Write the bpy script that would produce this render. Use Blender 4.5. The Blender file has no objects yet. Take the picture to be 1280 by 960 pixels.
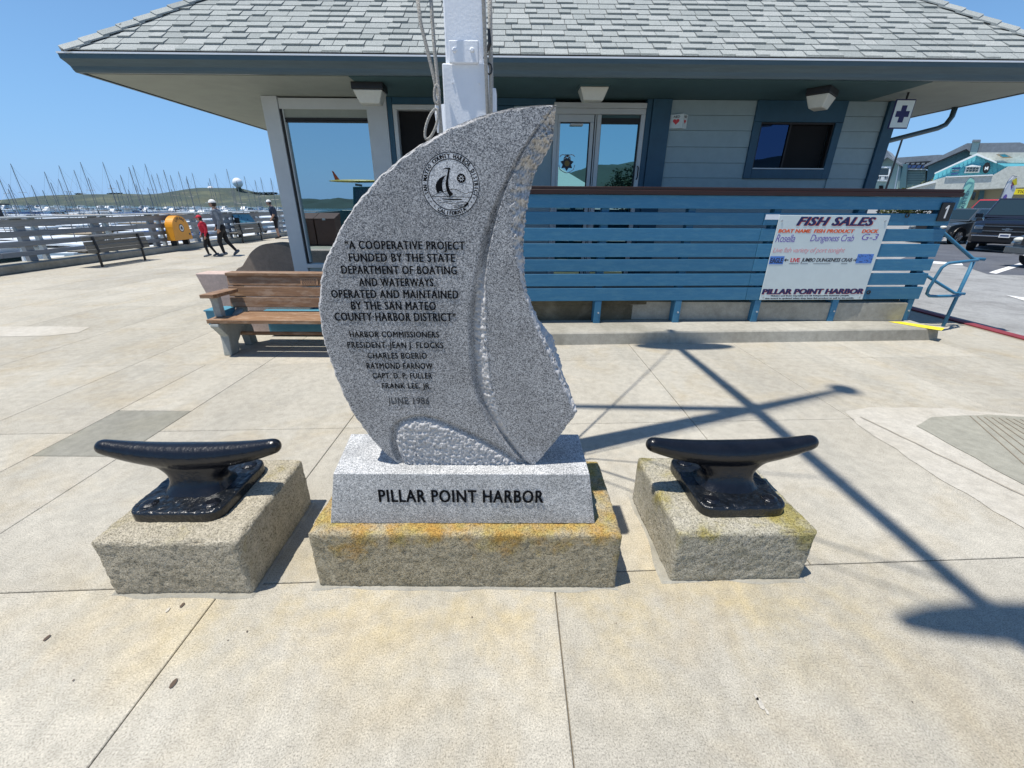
import bpy, bmesh, math, random
import numpy as np
from mathutils import Vector, Matrix, noise
random.seed(7)
SC = bpy.context.scene
COL = SC.collection
PI = math.pi

# ---------------------------------------------------------------- camera
FPX, HORIZ, EYE, ROLL = 520.0, 255.5, 1.6, 0.006
TH = math.atan((480 - HORIZ) / FPX)
_r0 = np.array([1, 0, 0.]); _f = np.array([0, math.cos(TH), -math.sin(TH)]); _u0 = np.cross(_r0, _f)
_r = _r0 * math.cos(ROLL) + _u0 * math.sin(ROLL); _u = -_r0 * math.sin(ROLL) + _u0 * math.cos(ROLL)
cam_d = bpy.data.cameras.new('camera'); cam = bpy.data.objects.new('camera', cam_d); COL.objects.link(cam)
M = Matrix(((_r[0], _u[0], -_f[0], 0), (_r[1], _u[1], -_f[1], 0), (_r[2], _u[2], -_f[2], EYE), (0, 0, 0, 1)))
cam.matrix_world = M
cam_d.sensor_width = 36; cam_d.lens = FPX / 1280 * 36
cam_d.clip_start = 0.05; cam_d.clip_end = 6000
SC.camera = cam

def at(px, py, Y):
    "measured point: photo pixel on the vertical plane at distance Y"
    d = _r * ((px - 640) / FPX) - _u * ((py - 480) / FPX) + _f
    p = np.array([0, 0, EYE]) + d * (Y / d[1])
    return (float(p[0]), float(p[1]), float(p[2]))
def onz(px, py, z=0.0):
    d = _r * ((px - 640) / FPX) - _u * ((py - 480) / FPX) + _f
    p = np.array([0, 0, EYE]) + d * ((z - EYE) / d[2])
    return (float(p[0]), float(p[1]), float(p[2]))

# ---------------------------------------------------------------- light
SUN_TO = Vector((-0.265, -0.103, 1.0)).normalized()
SUN_EL = math.asin(SUN_TO.z); SUN_AZ = math.atan2(SUN_TO.x, SUN_TO.y)
W = bpy.data.worlds.new("World"); SC.world = W; W.use_nodes = True
nt = W.node_tree; nt.nodes.clear()
sky = nt.nodes.new('ShaderNodeTexSky'); sky.sky_type = 'NISHITA'; sky.sun_disc = False
sky.sun_elevation = SUN_EL; sky.sun_rotation = SUN_AZ
sky.altitude = 0; sky.air_density = 1.0; sky.dust_density = 0.1; sky.ozone_density = 3.0
hs = nt.nodes.new('ShaderNodeHueSaturation'); hs.inputs['Saturation'].default_value = 1.12; hs.inputs['Hue'].default_value=0.5
bg = nt.nodes.new('ShaderNodeBackground'); bg.inputs['Strength'].default_value = 0.115
wo = nt.nodes.new('ShaderNodeOutputWorld')
nt.links.new(sky.outputs[0], hs.inputs['Color'])
# marine haze: the lower sky stays blue grey all round the horizon
tc = nt.nodes.new('ShaderNodeTexCoord'); sx_ = nt.nodes.new('ShaderNodeSeparateXYZ'); nt.links.new(tc.outputs['Generated'], sx_.inputs[0])
hr_ = nt.nodes.new('ShaderNodeValToRGB'); hr_.color_ramp.elements[0].position = 0.0; hr_.color_ramp.elements[0].color = (0.85, 0.85, 0.85, 1); hr_.color_ramp.elements[1].position = 0.45; hr_.color_ramp.elements[1].color = (0, 0, 0, 1)
nt.links.new(sx_.outputs[2], hr_.inputs[0]); hm_ = nt.nodes.new('ShaderNodeMix'); hm_.data_type = 'RGBA'
nt.links.new(hr_.outputs[0], hm_.inputs[0]); nt.links.new(hs.outputs[0], hm_.inputs[6]); hm_.inputs[7].default_value = (1.55, 3.65, 7.1, 1)
nt.links.new(hm_.outputs[2], bg.inputs['Color']); nt.links.new(bg.outputs[0], wo.inputs['Surface'])
sd = bpy.data.lights.new('sun', 'SUN'); sd.energy = 4.7; sd.angle = math.radians(0.5); sd.color = (1.0, 0.955, 0.88)
sun = bpy.data.objects.new('sun', sd); COL.objects.link(sun)
sun.rotation_euler = SUN_TO.to_track_quat('Z', 'Y').to_euler()
SC.view_settings.view_transform = 'Standard'; SC.view_settings.look = 'None'
SC.view_settings.gamma = 1.0; SC.view_settings.exposure = 0.2; SC.view_settings.use_curve_mapping = False
SC.render.engine = 'CYCLES'

# ---------------------------------------------------------------- materials
MATS = {}
def N(t, kind, **kw):
    n = t.nodes.new(kind)
    for k, v in kw.items():
        if k in n.inputs: n.inputs[k].default_value = v
        else: setattr(n, k, v)
    return n
def ramp(t, stops, interp='LINEAR'):
    r = t.nodes.new('ShaderNodeValToRGB'); e = r.color_ramp.elements; r.color_ramp.interpolation = interp
    while len(e) > 1: e.remove(e[-1])
    e[0].position = stops[0][0]; e[0].color = (*stops[0][1], 1) if len(stops[0][1]) == 3 else stops[0][1]
    for p, c in stops[1:]:
        x = e.new(p); x.color = (*c, 1)
    return r
def g3(v): return (v, v, v)
def mixc(t, fac, a, b, mode='MIX'):
    m = t.nodes.new('ShaderNodeMix'); m.data_type = 'RGBA'; m.blend_type = mode
    for idx, v in ((0, fac), (6, a), (7, b)):
        if hasattr(v, 'is_linked') or hasattr(v, 'links'): t.links.new(v, m.inputs[idx])
        else: m.inputs[idx].default_value = v if idx == 0 else (*v, 1)
    return m.outputs[2]
def new_mat(name):
    m = bpy.data.materials.new(name); m.use_nodes = True; t = m.node_tree
    b = t.nodes['Principled BSDF']; MATS[name] = m
    return m, t, b
def paint(name, col, rough=0.5, var=0.12, scale=6, bump=0.15, bscale=60, metallic=0.0, rnd=0.0, streak=None, space='pos', dirt=None, coat=0, spec=None):
    "general worn surface: base colour with noise variation, fine bump; rnd = variation per object"
    m, t, b = new_mat(name)
    if space == 'pos': v = N(t, 'ShaderNodeNewGeometry').outputs['Position']
    else: v = N(t, 'ShaderNodeTexCoord').outputs['Object']
    if streak:
        mp = N(t, 'ShaderNodeMapping'); mp.inputs['Scale'].default_value = streak; t.links.new(v, mp.inputs[0]); v2 = mp.outputs[0]
    else: v2 = v
    n1 = N(t, 'ShaderNodeTexNoise', Scale=scale, Detail=6.0, Roughness=0.65); t.links.new(v2, n1.inputs['Vector'])
    lo = tuple(c * (1 - var) for c in col); hi = tuple(min(1, c * (1 + var)) for c in col)
    r = ramp(t, [(0.3, lo), (0.7, hi)]); t.links.new(n1.outputs[0], r.inputs[0]); out = r.outputs[0]
    if dirt:
        n3 = N(t, 'ShaderNodeTexNoise', Scale=dirt[1], Detail=8.0, Roughness=0.7); t.links.new(v, n3.inputs['Vector'])
        r3 = ramp(t, [(dirt[2], g3(0)), (dirt[2] + 0.12, g3(1))]); t.links.new(n3.outputs[0], r3.inputs[0])
        out = mixc(t, r3.outputs[0], out, dirt[0])
    if rnd:
        oi = N(t, 'ShaderNodeObjectInfo'); mr = N(t, 'ShaderNodeMapRange'); mr.inputs[3].default_value = 1 - rnd; mr.inputs[4].default_value = 1 + rnd
        t.links.new(oi.outputs['Random'], mr.inputs[0]); cb = N(t, 'ShaderNodeCombineXYZ')
        for k in range(3): t.links.new(mr.outputs[0], cb.inputs[k])
        out = mixc(t, 1.0, out, cb.outputs[0], 'MULTIPLY')
    t.links.new(out, b.inputs['Base Color'])
    b.inputs['Roughness'].default_value = rough; b.inputs['Metallic'].default_value = metallic
    if coat: b.inputs['Coat Weight'].default_value = coat
    if spec is not None: b.inputs['Specular IOR Level'].default_value = spec
    if bump:
        n2 = N(t, 'ShaderNodeTexNoise', Scale=bscale, Detail=4.0); t.links.new(v2, n2.inputs['Vector'])
        bp = N(t, 'ShaderNodeBump', Strength=bump, Distance=0.01); t.links.new(n2.outputs[0], bp.inputs['Height']); t.links.new(bp.outputs[0], b.inputs['Normal'])
    return m
def flat(name, col, rough=0.6, metallic=0.0):
    m, t, b = new_mat(name); b.inputs['Base Color'].default_value = (*col, 1); b.inputs['Roughness'].default_value = rough; b.inputs['Metallic'].default_value = metallic
    return m

def concrete_mat(name, col, tone2, speck=0.5, stain=(0.36, 0.27, 0.13), stain_amt=0.5, rnd=0.05, bump=0.35, seam=False):
    m, t, b = new_mat(name)
    v = N(t, 'ShaderNodeNewGeometry').outputs['Position']
    big = N(t, 'ShaderNodeTexNoise', Scale=0.9, Detail=7.0, Roughness=0.62); t.links.new(v, big.inputs['Vector'])
    r = ramp(t, [(0.32, tone2), (0.62, col)]); t.links.new(big.outputs[0], r.inputs[0]); out = r.outputs[0]
    st = N(t, 'ShaderNodeTexNoise', Scale=1.7, Detail=5.0, Roughness=0.6, Distortion=0.6); 
    mp = N(t, 'ShaderNodeMapping'); mp.inputs['Location'].default_value = (4, 2, 9); t.links.new(v, mp.inputs[0]); t.links.new(mp.outputs[0], st.inputs['Vector'])
    rs = ramp(t, [(0.5, g3(0)), (0.78, g3(stain_amt))]); t.links.new(st.outputs[0], rs.inputs[0])
    out = mixc(t, rs.outputs[0], out, stain)
    if seam:   # yellow run-off stain on the paving just in front of the blocks, and long grey tracks
        sy = N(t, 'ShaderNodeSeparateXYZ'); t.links.new(v, sy.inputs[0])
        a1 = N(t, 'ShaderNodeMapRange'); a1.inputs[1].default_value = 0.75; a1.inputs[2].default_value = 1.25; t.links.new(sy.outputs[1], a1.inputs[0])
        a2 = N(t, 'ShaderNodeMapRange'); a2.inputs[1].default_value = 1.9; a2.inputs[2].default_value = 1.3; t.links.new(sy.outputs[1], a2.inputs[0])
        a3 = N(t, 'ShaderNodeMath', operation='ABSOLUTE'); t.links.new(sy.outputs[0], a3.inputs[0])
        a4 = N(t, 'ShaderNodeMapRange'); a4.inputs[1].default_value = 2.2; a4.inputs[2].default_value = 1.3; t.links.new(a3.outputs[0], a4.inputs[0])
        n5 = N(t, 'ShaderNodeTexNoise', Scale=3.2, Detail=7.0, Roughness=0.65); t.links.new(v, n5.inputs['Vector']); r5 = ramp(t, [(0.42, g3(0.05)), (0.68, g3(0.85))]); t.links.new(n5.outputs[0], r5.inputs[0])
        m1 = N(t, 'ShaderNodeMath', operation='MULTIPLY'); t.links.new(a1.outputs[0], m1.inputs[0]); t.links.new(a2.outputs[0], m1.inputs[1])
        m2 = N(t, 'ShaderNodeMath', operation='MULTIPLY'); t.links.new(m1.outputs[0], m2.inputs[0]); t.links.new(a4.outputs[0], m2.inputs[1])
        m3 = N(t, 'ShaderNodeMath', operation='MULTIPLY'); t.links.new(m2.outputs[0], m3.inputs[0]); t.links.new(r5.outputs[0], m3.inputs[1])
        out = mixc(t, m3.outputs[0], out, (0.50, 0.41, 0.235))
        mp6 = N(t, 'ShaderNodeMapping'); mp6.inputs['Scale'].default_value = (1.6, 0.35, 1); mp6.inputs['Rotation'].default_value = (0, 0, 0.5); t.links.new(v, mp6.inputs[0])
        n6 = N(t, 'ShaderNodeTexNoise', Scale=1.3, Detail=8.0, Roughness=0.7); t.links.new(mp6.outputs[0], n6.inputs['Vector']); r6 = ramp(t, [(0.5, g3(0)), (0.72, g3(0.55))]); t.links.new(n6.outputs[0], r6.inputs[0])
        out = mixc(t, r6.outputs[0], out, (0.33, 0.32, 0.28))
    # exposed aggregate: fine dark and light grains
    gr = N(t, 'ShaderNodeTexNoise', Scale=170.0, Detail=2.0, Roughness=0.8); t.links.new(v, gr.inputs['Vector'])
    rg = ramp(t, [(0.30, g3(1 - 0.55 * speck)), (0.46, g3(1 - 0.08 * speck)), (0.54, g3(1 + 0.03 * speck)), (0.70, g3(1 + 0.32 * speck))]); t.links.new(gr.outputs[0], rg.inputs[0])
    out = mixc(t, 1.0, out, rg.outputs[0], 'MULTIPLY')
    md = N(t, 'ShaderNodeTexNoise', Scale=14.0, Detail=5.0, Roughness=0.7); t.links.new(v, md.inputs['Vector'])
    rm = ramp(t, [(0.35, g3(0.86)), (0.65, g3(1.07))]); t.links.new(md.outputs[0], rm.inputs[0])
    out = mixc(t, 1.0, out, rm.outputs[0], 'MULTIPLY')
    if rnd:
        oi = N(t, 'ShaderNodeObjectInfo'); mr = N(t, 'ShaderNodeMapRange'); mr.inputs[3].default_value = 1 - rnd; mr.inputs[4].default_value = 1 + rnd
        t.links.new(oi.outputs['Random'], mr.inputs[0]); cb = N(t, 'ShaderNodeCombineXYZ')
        for k in range(3): t.links.new(mr.outputs[0], cb.inputs[k])
        out = mixc(t, 1.0, out, cb.outputs[0], 'MULTIPLY')
    t.links.new(out, b.inputs['Base Color']); b.inputs['Roughness'].default_value = 0.9; b.inputs['Specular IOR Level'].default_value = 0.25
    bp = N(t, 'ShaderNodeBump', Strength=bump, Distance=0.004); t.links.new(gr.outputs[0], bp.inputs['Height']); t.links.new(bp.outputs[0], b.inputs['Normal'])
    return m
def lichen_concrete(name, base, dark, lich, amt, zlo, zhi, loc, bump=0.9):
    m, t, b = new_mat(name)
    v = N(t, 'ShaderNodeNewGeometry').outputs['Position']
    mp = N(t, 'ShaderNodeMapping'); mp.inputs['Location'].default_value = loc; t.links.new(v, mp.inputs[0]); v = mp.outputs[0]
    a = N(t, 'ShaderNodeTexNoise', Scale=20.0, Detail=7.0, Roughness=0.8); t.links.new(v, a.inputs['Vector'])
    r = ramp(t, [(0.3, dark), (0.62, base)]); t.links.new(a.outputs[0], r.inputs[0]); out = r.outputs[0]
    g = N(t, 'ShaderNodeTexNoise', Scale=110.0, Detail=3.0, Roughness=0.8); t.links.new(v, g.inputs['Vector'])
    rg = ramp(t, [(0.36, g3(0.42)), (0.48, g3(1.0)), (0.62, g3(1.15))]); t.links.new(g.outputs[0], rg.inputs[0])
    out = mixc(t, 1.0, out, rg.outputs[0], 'MULTIPLY')
    # lichen patches, denser towards the top edge where it grows
    l = N(t, 'ShaderNodeTexNoise', Scale=5.0, Detail=8.0, Roughness=0.72); t.links.new(v, l.inputs['Vector'])
    sx = N(t, 'ShaderNodeSeparateXYZ'); t.links.new(N(t, 'ShaderNodeNewGeometry').outputs['Position'], sx.inputs[0])
    mz = N(t, 'ShaderNodeMapRange'); mz.inputs[1].default_value = zlo; mz.inputs[2].default_value = zhi; mz.inputs[3].default_value = -0.1; mz.inputs[4].default_value = amt
    t.links.new(sx.outputs[2], mz.inputs[0])
    ad = N(t, 'ShaderNodeMath', operation='ADD'); t.links.new(l.outputs[0], ad.inputs[0]); t.links.new(mz.outputs[0], ad.inputs[1])
    rl = ramp(t, [(0.56, g3(0)), (0.7, g3(0.85))]); t.links.new(ad.outputs[0], rl.inputs[0])
    lc = N(t, 'ShaderNodeTexNoise', Scale=14.0, Detail=4.0); t.links.new(v, lc.inputs['Vector'])
    rc = ramp(t, [(0.35, lich[0]), (0.65, lich[1])]); t.links.new(lc.outputs[0], rc.inputs[0])
    lc2 = mixc(t, 1.0, rc.outputs[0], rg.outputs[0], 'MULTIPLY')
    out = mixc(t, rl.outputs[0], out, lc2)
    t.links.new(out, b.inputs['Base Color']); b.inputs['Roughness'].default_value = 0.95; b.inputs['Specular IOR Level'].default_value = 0.2
    pv = N(t, 'ShaderNodeTexVoronoi', Scale=210.0); t.links.new(v, pv.inputs['Vector']); rp = ramp(t, [(0.12, g3(0)), (0.4, g3(1))]); t.links.new(pv.outputs['Distance'], rp.inputs[0])
    out = mixc(t, 0.4, out, mixc(t, 1.0, out, rp.outputs[0], 'MULTIPLY')); t.links.new(out, b.inputs['Base Color'])
    hm = N(t, 'ShaderNodeMath', operation='MULTIPLY'); t.links.new(g.outputs[0], hm.inputs[0]); t.links.new(rp.outputs[0], hm.inputs[1])
    bp = N(t, 'ShaderNodeBump', Strength=bump, Distance=0.010); t.links.new(hm.outputs[0], bp.inputs['Height']); t.links.new(bp.outputs[0], b.inputs['Normal'])
    return m
def granite_mat(name, lo, mid, hi, rough, attr=False, scale=150.0):
    m, t, b = new_mat(name)
    v = N(t, 'ShaderNodeNewGeometry').outputs['Position']
    vo = N(t, 'ShaderNodeTexVoronoi', Scale=scale); t.links.new(v, vo.inputs['Vector'])
    sp = N(t, 'ShaderNodeSeparateXYZ'); t.links.new(vo.outputs['Color'], sp.inputs[0])
    r = ramp(t, [(0.0, lo), (0.22, lo), (0.36, mid), (0.68, mid), (0.85, hi)]); t.links.new(sp.outputs[0], r.inputs[0])
    f = N(t, 'ShaderNodeTexNoise', Scale=scale * 1.9, Detail=2.0); t.links.new(v, f.inputs['Vector'])
    rf = ramp(t, [(0.38, g3(0.55)), (0.6, g3(1.2))]); t.links.new(f.outputs[0], rf.inputs[0])
    out = mixc(t, 1.0, r.outputs[0], rf.outputs[0], 'MULTIPLY')
    big = N(t, 'ShaderNodeTexNoise', Scale=7.0, Detail=4.0); t.links.new(v, big.inputs['Vector'])
    rb = ramp(t, [(0.35, g3(0.88)), (0.65, g3(1.1))]); t.links.new(big.outputs[0], rb.inputs[0])
    out = mixc(t, 1.0, out, rb.outputs[0], 'MULTIPLY')
    if attr:   # finish: 0 polished, 1 rough hewn (lighter), read from the vertex attribute of the cut
        at_ = N(t, 'ShaderNodeAttribute', attribute_name='finish')
        out = mixc(t, at_.outputs['Fac'], out, mixc(t, 0.62, out, (0.72, 0.70, 0.68)))
        mr = N(t, 'ShaderNodeMapRange'); mr.inputs[3].default_value = rough; mr.inputs[4].default_value = 0.9
        t.links.new(at_.outputs['Fac'], mr.inputs[0]); t.links.new(mr.outputs[0], b.inputs['Roughness'])
        bn = N(t, 'ShaderNodeTexNoise', Scale=70.0, Detail=5.0, Roughness=0.7); t.links.new(v, bn.inputs['Vector'])
        ms = N(t, 'ShaderNodeMath', operation='MULTIPLY_ADD'); t.links.new(at_.outputs['Fac'], ms.inputs[0]); ms.inputs[1].default_value = 0.8; ms.inputs[2].default_value = 0.04
        bp = N(t, 'ShaderNodeBump', Distance=0.006); t.links.new(ms.outputs[0], bp.inputs['Strength']); t.links.new(bn.outputs[0], bp.inputs['Height']); t.links.new(bp.outputs[0], b.inputs['Normal'])
    else:
        b.inputs['Roughness'].default_value = rough
        bp = N(t, 'ShaderNodeBump', Strength=0.1, Distance=0.003); t.links.new(f.outputs[0], bp.inputs['Height']); t.links.new(bp.outputs[0], b.inputs['Normal'])
    t.links.new(out, b.inputs['Base Color'])
    return m
def window_glass(name, tint, refl=0.62):
    m, t, b = new_mat(name); t.nodes.remove(b)
    g = N(t, 'ShaderNodeBsdfGlossy', Roughness=0.0); g.inputs['Color'].default_value = (*tint, 1)
    tr = N(t, 'ShaderNodeBsdfTransparent'); tr.inputs['Color'].default_value = (0.35, 0.4, 0.42, 1)
    mx = N(t, 'ShaderNodeMixShader'); mx.inputs[0].default_value = refl
    t.links.new(tr.outputs[0], mx.inputs[1]); t.links.new(g.outputs[0], mx.inputs[2]); t.links.new(mx.outputs[0], t.nodes['Material Output'].inputs['Surface'])
    return m
def wood_mat(name, c1, c2, grain=(2, 60, 60), rough=0.6, rnd=0.12, space='Object', wear=None):
    m, t, b = new_mat(name)
    v = N(t, 'ShaderNodeTexCoord').outputs['Object']
    oi = N(t, 'ShaderNodeObjectInfo')
    ad = N(t, 'ShaderNodeVectorMath', operation='ADD'); sc = N(t, 'ShaderNodeVectorMath', operation='SCALE'); sc.inputs[0].default_value = (7, 3, 5); t.links.new(oi.outputs['Random'], sc.inputs['Scale'])
    t.links.new(v, ad.inputs[0]); t.links.new(sc.outputs[0], ad.inputs[1])
    mp = N(t, 'ShaderNodeMapping'); mp.inputs['Scale'].default_value = grain; t.links.new(ad.outputs[0], mp.inputs[0])
    n = N(t, 'ShaderNodeTexNoise', Scale=1.0, Detail=6.0, Roughness=0.7); t.links.new(mp.outputs[0], n.inputs['Vector'])
    r = ramp(t, [(0.3, c1), (0.7, c2)]); t.links.new(n.outputs[0], r.inputs[0]); out = r.outputs[0]
    if wear:
        w = N(t, 'ShaderNodeTexNoise', Scale=5.0, Detail=6.0, Roughness=0.7); mp2 = N(t, 'ShaderNodeMapping'); mp2.inputs['Scale'].default_value = (1, 4, 4); t.links.new(ad.outputs[0], mp2.inputs[0]); t.links.new(mp2.outputs[0], w.inputs['Vector'])
        rw = ramp(t, [(0.48, g3(0)), (0.62, g3(0.8))]); t.links.new(w.outputs[0], rw.inputs[0]); out = mixc(t, rw.outputs[0], out, wear)
    mr = N(t, 'ShaderNodeMapRange'); mr.inputs[3].default_value = 1 - rnd; mr.inputs[4].default_value = 1 + rnd
    t.links.new(oi.outputs['Random'], mr.inputs[0]); cb = N(t, 'ShaderNodeCombineXYZ')
    for k in range(3): t.links.new(mr.outputs[0], cb.inputs[k])
    out = mixc(t, 1.0, out, cb.outputs[0], 'MULTIPLY')
    t.links.new(out, b.inputs['Base Color']); b.inputs['Roughness'].default_value = rough
    bp = N(t, 'ShaderNodeBump', Strength=0.25, Distance=0.004); t.links.new(n.outputs[0], bp.inputs['Height']); t.links.new(bp.outputs[0], b.inputs['Normal'])
    return m
def shingle_mat(name):
    m, t, b = new_mat(name)
    v = N(t, 'ShaderNodeNewGeometry').outputs['Position']
    at_ = N(t, 'ShaderNodeAttribute', attribute_name='tone'); oi = N(t, 'ShaderNodeObjectInfo')
    ad = N(t, 'ShaderNodeMath', operation='ADD'); t.links.new(at_.outputs['Fac'], ad.inputs[0]); t.links.new(oi.outputs['Random'], ad.inputs[1])
    fr = N(t, 'ShaderNodeMath', operation='FRACT'); t.links.new(ad.outputs[0], fr.inputs[0])
    r = ramp(t, [(0, (0.275, 0.30, 0.29)), (0.15, (0.32, 0.345, 0.335)), (0.7, (0.36, 0.385, 0.37)), (1, (0.40, 0.42, 0.405))]); t.links.new(fr.outputs[0], r.inputs[0])
    n = N(t, 'ShaderNodeTexNoise', Scale=160.0, Detail=2.0); t.links.new(v, n.inputs['Vector'])
    rn = ramp(t, [(0.35, g3(0.6)), (0.65, g3(1.25))]); t.links.new(n.outputs[0], rn.inputs[0])
    out = mixc(t, 1.0, r.outputs[0], rn.outputs[0], 'MULTIPLY')
    t.links.new(out, b.inputs['Base Color']); b.inputs['Roughness'].default_value = 0.95
    bp = N(t, 'ShaderNodeBump', Strength=0.4, Distance=0.003); t.links.new(n.outputs[0], bp.inputs['Height']); t.links.new(bp.outputs[0], b.inputs['Normal'])
    return m

m_slab = concrete_mat('plaza_concrete', (0.475, 0.445, 0.375), (0.40, 0.37, 0.305), speck=0.95, rnd=0.07, seam=True, stain=(0.40, 0.31, 0.17), stain_amt=0.45)
m_slabdark = concrete_mat('dark_concrete', (0.29, 0.28, 0.235), (0.20, 0.195, 0.165), speck=0.4, stain=(0.30, 0.28, 0.2))
m_ramp = concrete_mat('ramp_concrete', (0.36, 0.35, 0.29), (0.30, 0.29, 0.24), speck=0.35, stain_amt=0.15)
m_pale = concrete_mat('pale_mortar', (0.545, 0.515, 0.45), (0.46, 0.425, 0.355), speck=0.4, stain_amt=0.1)
m_kerbc = concrete_mat('kerb_concrete', (0.44, 0.42, 0.36), (0.30, 0.28, 0.23), speck=0.4, stain=(0.2, 0.19, 0.15), stain_amt=0.6, bump=0.6)
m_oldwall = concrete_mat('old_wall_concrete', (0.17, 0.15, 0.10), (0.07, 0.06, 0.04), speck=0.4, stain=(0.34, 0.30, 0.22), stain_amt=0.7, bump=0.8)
m_joint = flat('joint_dirt', (0.25, 0.21, 0.155), 0.95)
m_asph = concrete_mat('asphalt', (0.33, 0.335, 0.33), (0.25, 0.25, 0.245), speck=0.7, stain=(0.12, 0.12, 0.12), stain_amt=0.6)
m_asph2 = concrete_mat('new_asphalt', (0.12, 0.13, 0.15), (0.085, 0.092, 0.11), speck=0.8, stain=(0.14, 0.14, 0.15), stain_amt=0.5)
m_plinth = lichen_concrete('lichen_plinth', (0.55, 0.49, 0.36), (0.34, 0.29, 0.19), ((0.44, 0.35, 0.10), (0.50, 0.27, 0.04)), 0.13, 0.0, 0.31, (3, 1, 0))
m_blockl = lichen_concrete('rough_block_left', (0.60, 0.54, 0.42), (0.37, 0.33, 0.24), ((0.36, 0.31, 0.16), (0.33, 0.27, 0.1)), 0.02, 0.0, 0.31, (1, 5, 2))
m_blockr = lichen_concrete('rough_block_right', (0.60, 0.56, 0.46), (0.37, 0.34, 0.24), ((0.34, 0.30, 0.10), (0.36, 0.29, 0.05)), 0.11, 0.0, 0.31, (7, 2, 4))
m_gran = granite_mat('sail_granite', (0.115, 0.12, 0.13), (0.33, 0.333, 0.338), (0.56, 0.56, 0.56), 0.5, attr=True, scale=330)
m_granb = granite_mat('base_granite', (0.26, 0.27, 0.275), (0.49, 0.495, 0.495), (0.70, 0.70, 0.69), 0.6, scale=260)
m_seal = granite_mat('seal_granite', (0.36, 0.37, 0.39), (0.60, 0.61, 0.62), (0.74, 0.75, 0.76), 0.6, scale=260)
m_ink = flat('letter_black', (0.006, 0.007, 0.009), 0.9); m_ink.node_tree.nodes['Principled BSDF'].inputs['Specular IOR Level'].default_value = 0.1
m_ink2 = flat('thin_line_grey', (0.05, 0.055, 0.06), 0.9)
m_cleat = paint('cleat_black_paint', (0.005, 0.006, 0.009), 0.27, 0.3, 18, 0.22, 55, coat=0.1)
m_plate = paint('plate_black_paint', (0.006, 0.008, 0.011), 0.30, 0.5, 25, 0.7, 45, coat=0.2)
m_white = paint('mast_white_paint', (0.80, 0.83, 0.87), 0.5, 0.04, 8, 0.12, 90)
m_rope = paint('rope_grey', (0.42, 0.40, 0.36), 0.9, 0.3, 140, 0.8, 200)
m_siding = paint('siding_blue_grey', (0.27, 0.36, 0.385), 0.65, 0.06, 10, 0.12, 90, rnd=0.035)
m_trim = paint('trim_blue', (0.018, 0.075, 0.125), 0.5, 0.12, 8, 0.1, 70)
m_fence = wood_mat('fence_blue', (0.026, 0.150, 0.275), (0.038, 0.185, 0.325), (1.5, 40, 60), 0.6, 0.09, wear=(0.055, 0.20, 0.32))
m_gutter = paint('gutter_slate', (0.060, 0.10, 0.12), 0.38, 0.12, 3, 0.1, 50, metallic=0.2, streak=(1, 6, 12))
m_gutline = paint('gutter_edge_metal', (0.85, 0.87, 0.88), 0.45, 0.03, 5, 0.0, 50)
m_soffit = paint('soffit_grey', (0.27, 0.30, 0.27), 0.8, 0.07, 4, 0.1, 60)
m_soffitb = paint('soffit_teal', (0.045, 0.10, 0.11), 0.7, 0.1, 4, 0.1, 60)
m_shingle = shingle_mat('roof_shingle')
m_roofdeck = flat('roof_underlay', (0.05, 0.05, 0.05), 0.95)
m_alu = paint('window_frame_grey', (0.50, 0.54, 0.55), 0.45, 0.04, 5, 0.05, 60)
m_framew = paint('wall_post_pale', (0.50, 0.54, 0.56), 0.6, 0.05, 5, 0.1, 60)
m_gasket = flat('gasket_black', (0.012, 0.012, 0.013), 0.6)
m_glass = window_glass('window_glass', (0.58, 0.72, 0.76), 0.72)
m_glassd = window_glass('door_glass', (0.42, 0.64, 0.68), 0.78)
m_glassk = window_glass('dark_glass', (0.035, 0.06, 0.13), 0.8)
m_black = flat('interior_black', (0.006, 0.006, 0.007), 0.9)
m_cap = wood_mat('cap_rail_brown', (0.014, 0.004, 0.003), (0.040, 0.009, 0.005), (2, 50, 50), 0.45)
m_board = paint('board_white', (0.62, 0.70, 0.70), 0.4, 0.03, 8, 0.03, 50)
m_navy = flat('print_navy', (0.012, 0.012, 0.09), 0.5)
m_orange = flat('print_orange', (0.75, 0.13, 0.04), 0.5)
m_pen = flat('pen_violet', (0.16, 0.10, 0.42), 0.5)
m_penred = flat('pen_pink', (0.72, 0.30, 0.32), 0.5)
m_red = flat('marker_red', (0.62, 0.05, 0.06), 0.5)
m_marker = flat('marker_black', (0.02, 0.02, 0.03), 0.5)
m_bluetag = flat('tag_blue', (0.08, 0.22, 0.62), 0.5)
m_yellow = paint('yellow_paint', (0.80, 0.66, 0.02), 0.6, 0.1, 20, 0.3, 60)
m_redpaint = paint('red_kerb_paint', (0.22, 0.03, 0.04), 0.7, 0.25, 8, 0.3, 60)
m_wline = paint('road_paint_white', (0.72, 0.72, 0.70), 0.7, 0.15, 9, 0.3, 60, dirt=((0.25, 0.25, 0.24), 6, 0.62))
m_bwood = wood_mat('bench_wood', (0.14, 0.075, 0.04), (0.31, 0.175, 0.088), (3, 70, 70), 0.6, 0.12, wear=(0.36, 0.25, 0.17))
m_bconc = concrete_mat('bench_concrete', (0.38, 0.40, 0.38), (0.26, 0.28, 0.26), speck=0.5, stain_amt=0.2)
m_pink = concrete_mat('pink_concrete', (0.62, 0.49, 0.43), (0.54, 0.42, 0.37), speck=0.5, stain_amt=0.1)
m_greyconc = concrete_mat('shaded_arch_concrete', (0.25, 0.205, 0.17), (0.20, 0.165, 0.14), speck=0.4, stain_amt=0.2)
m_plaque = flat('plaque_bronze', (0.42, 0.24, 0.13), 0.5, 0.3)
m_plaqued = flat('plaque_dark', (0.05, 0.025, 0.015), 0.5)
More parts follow.
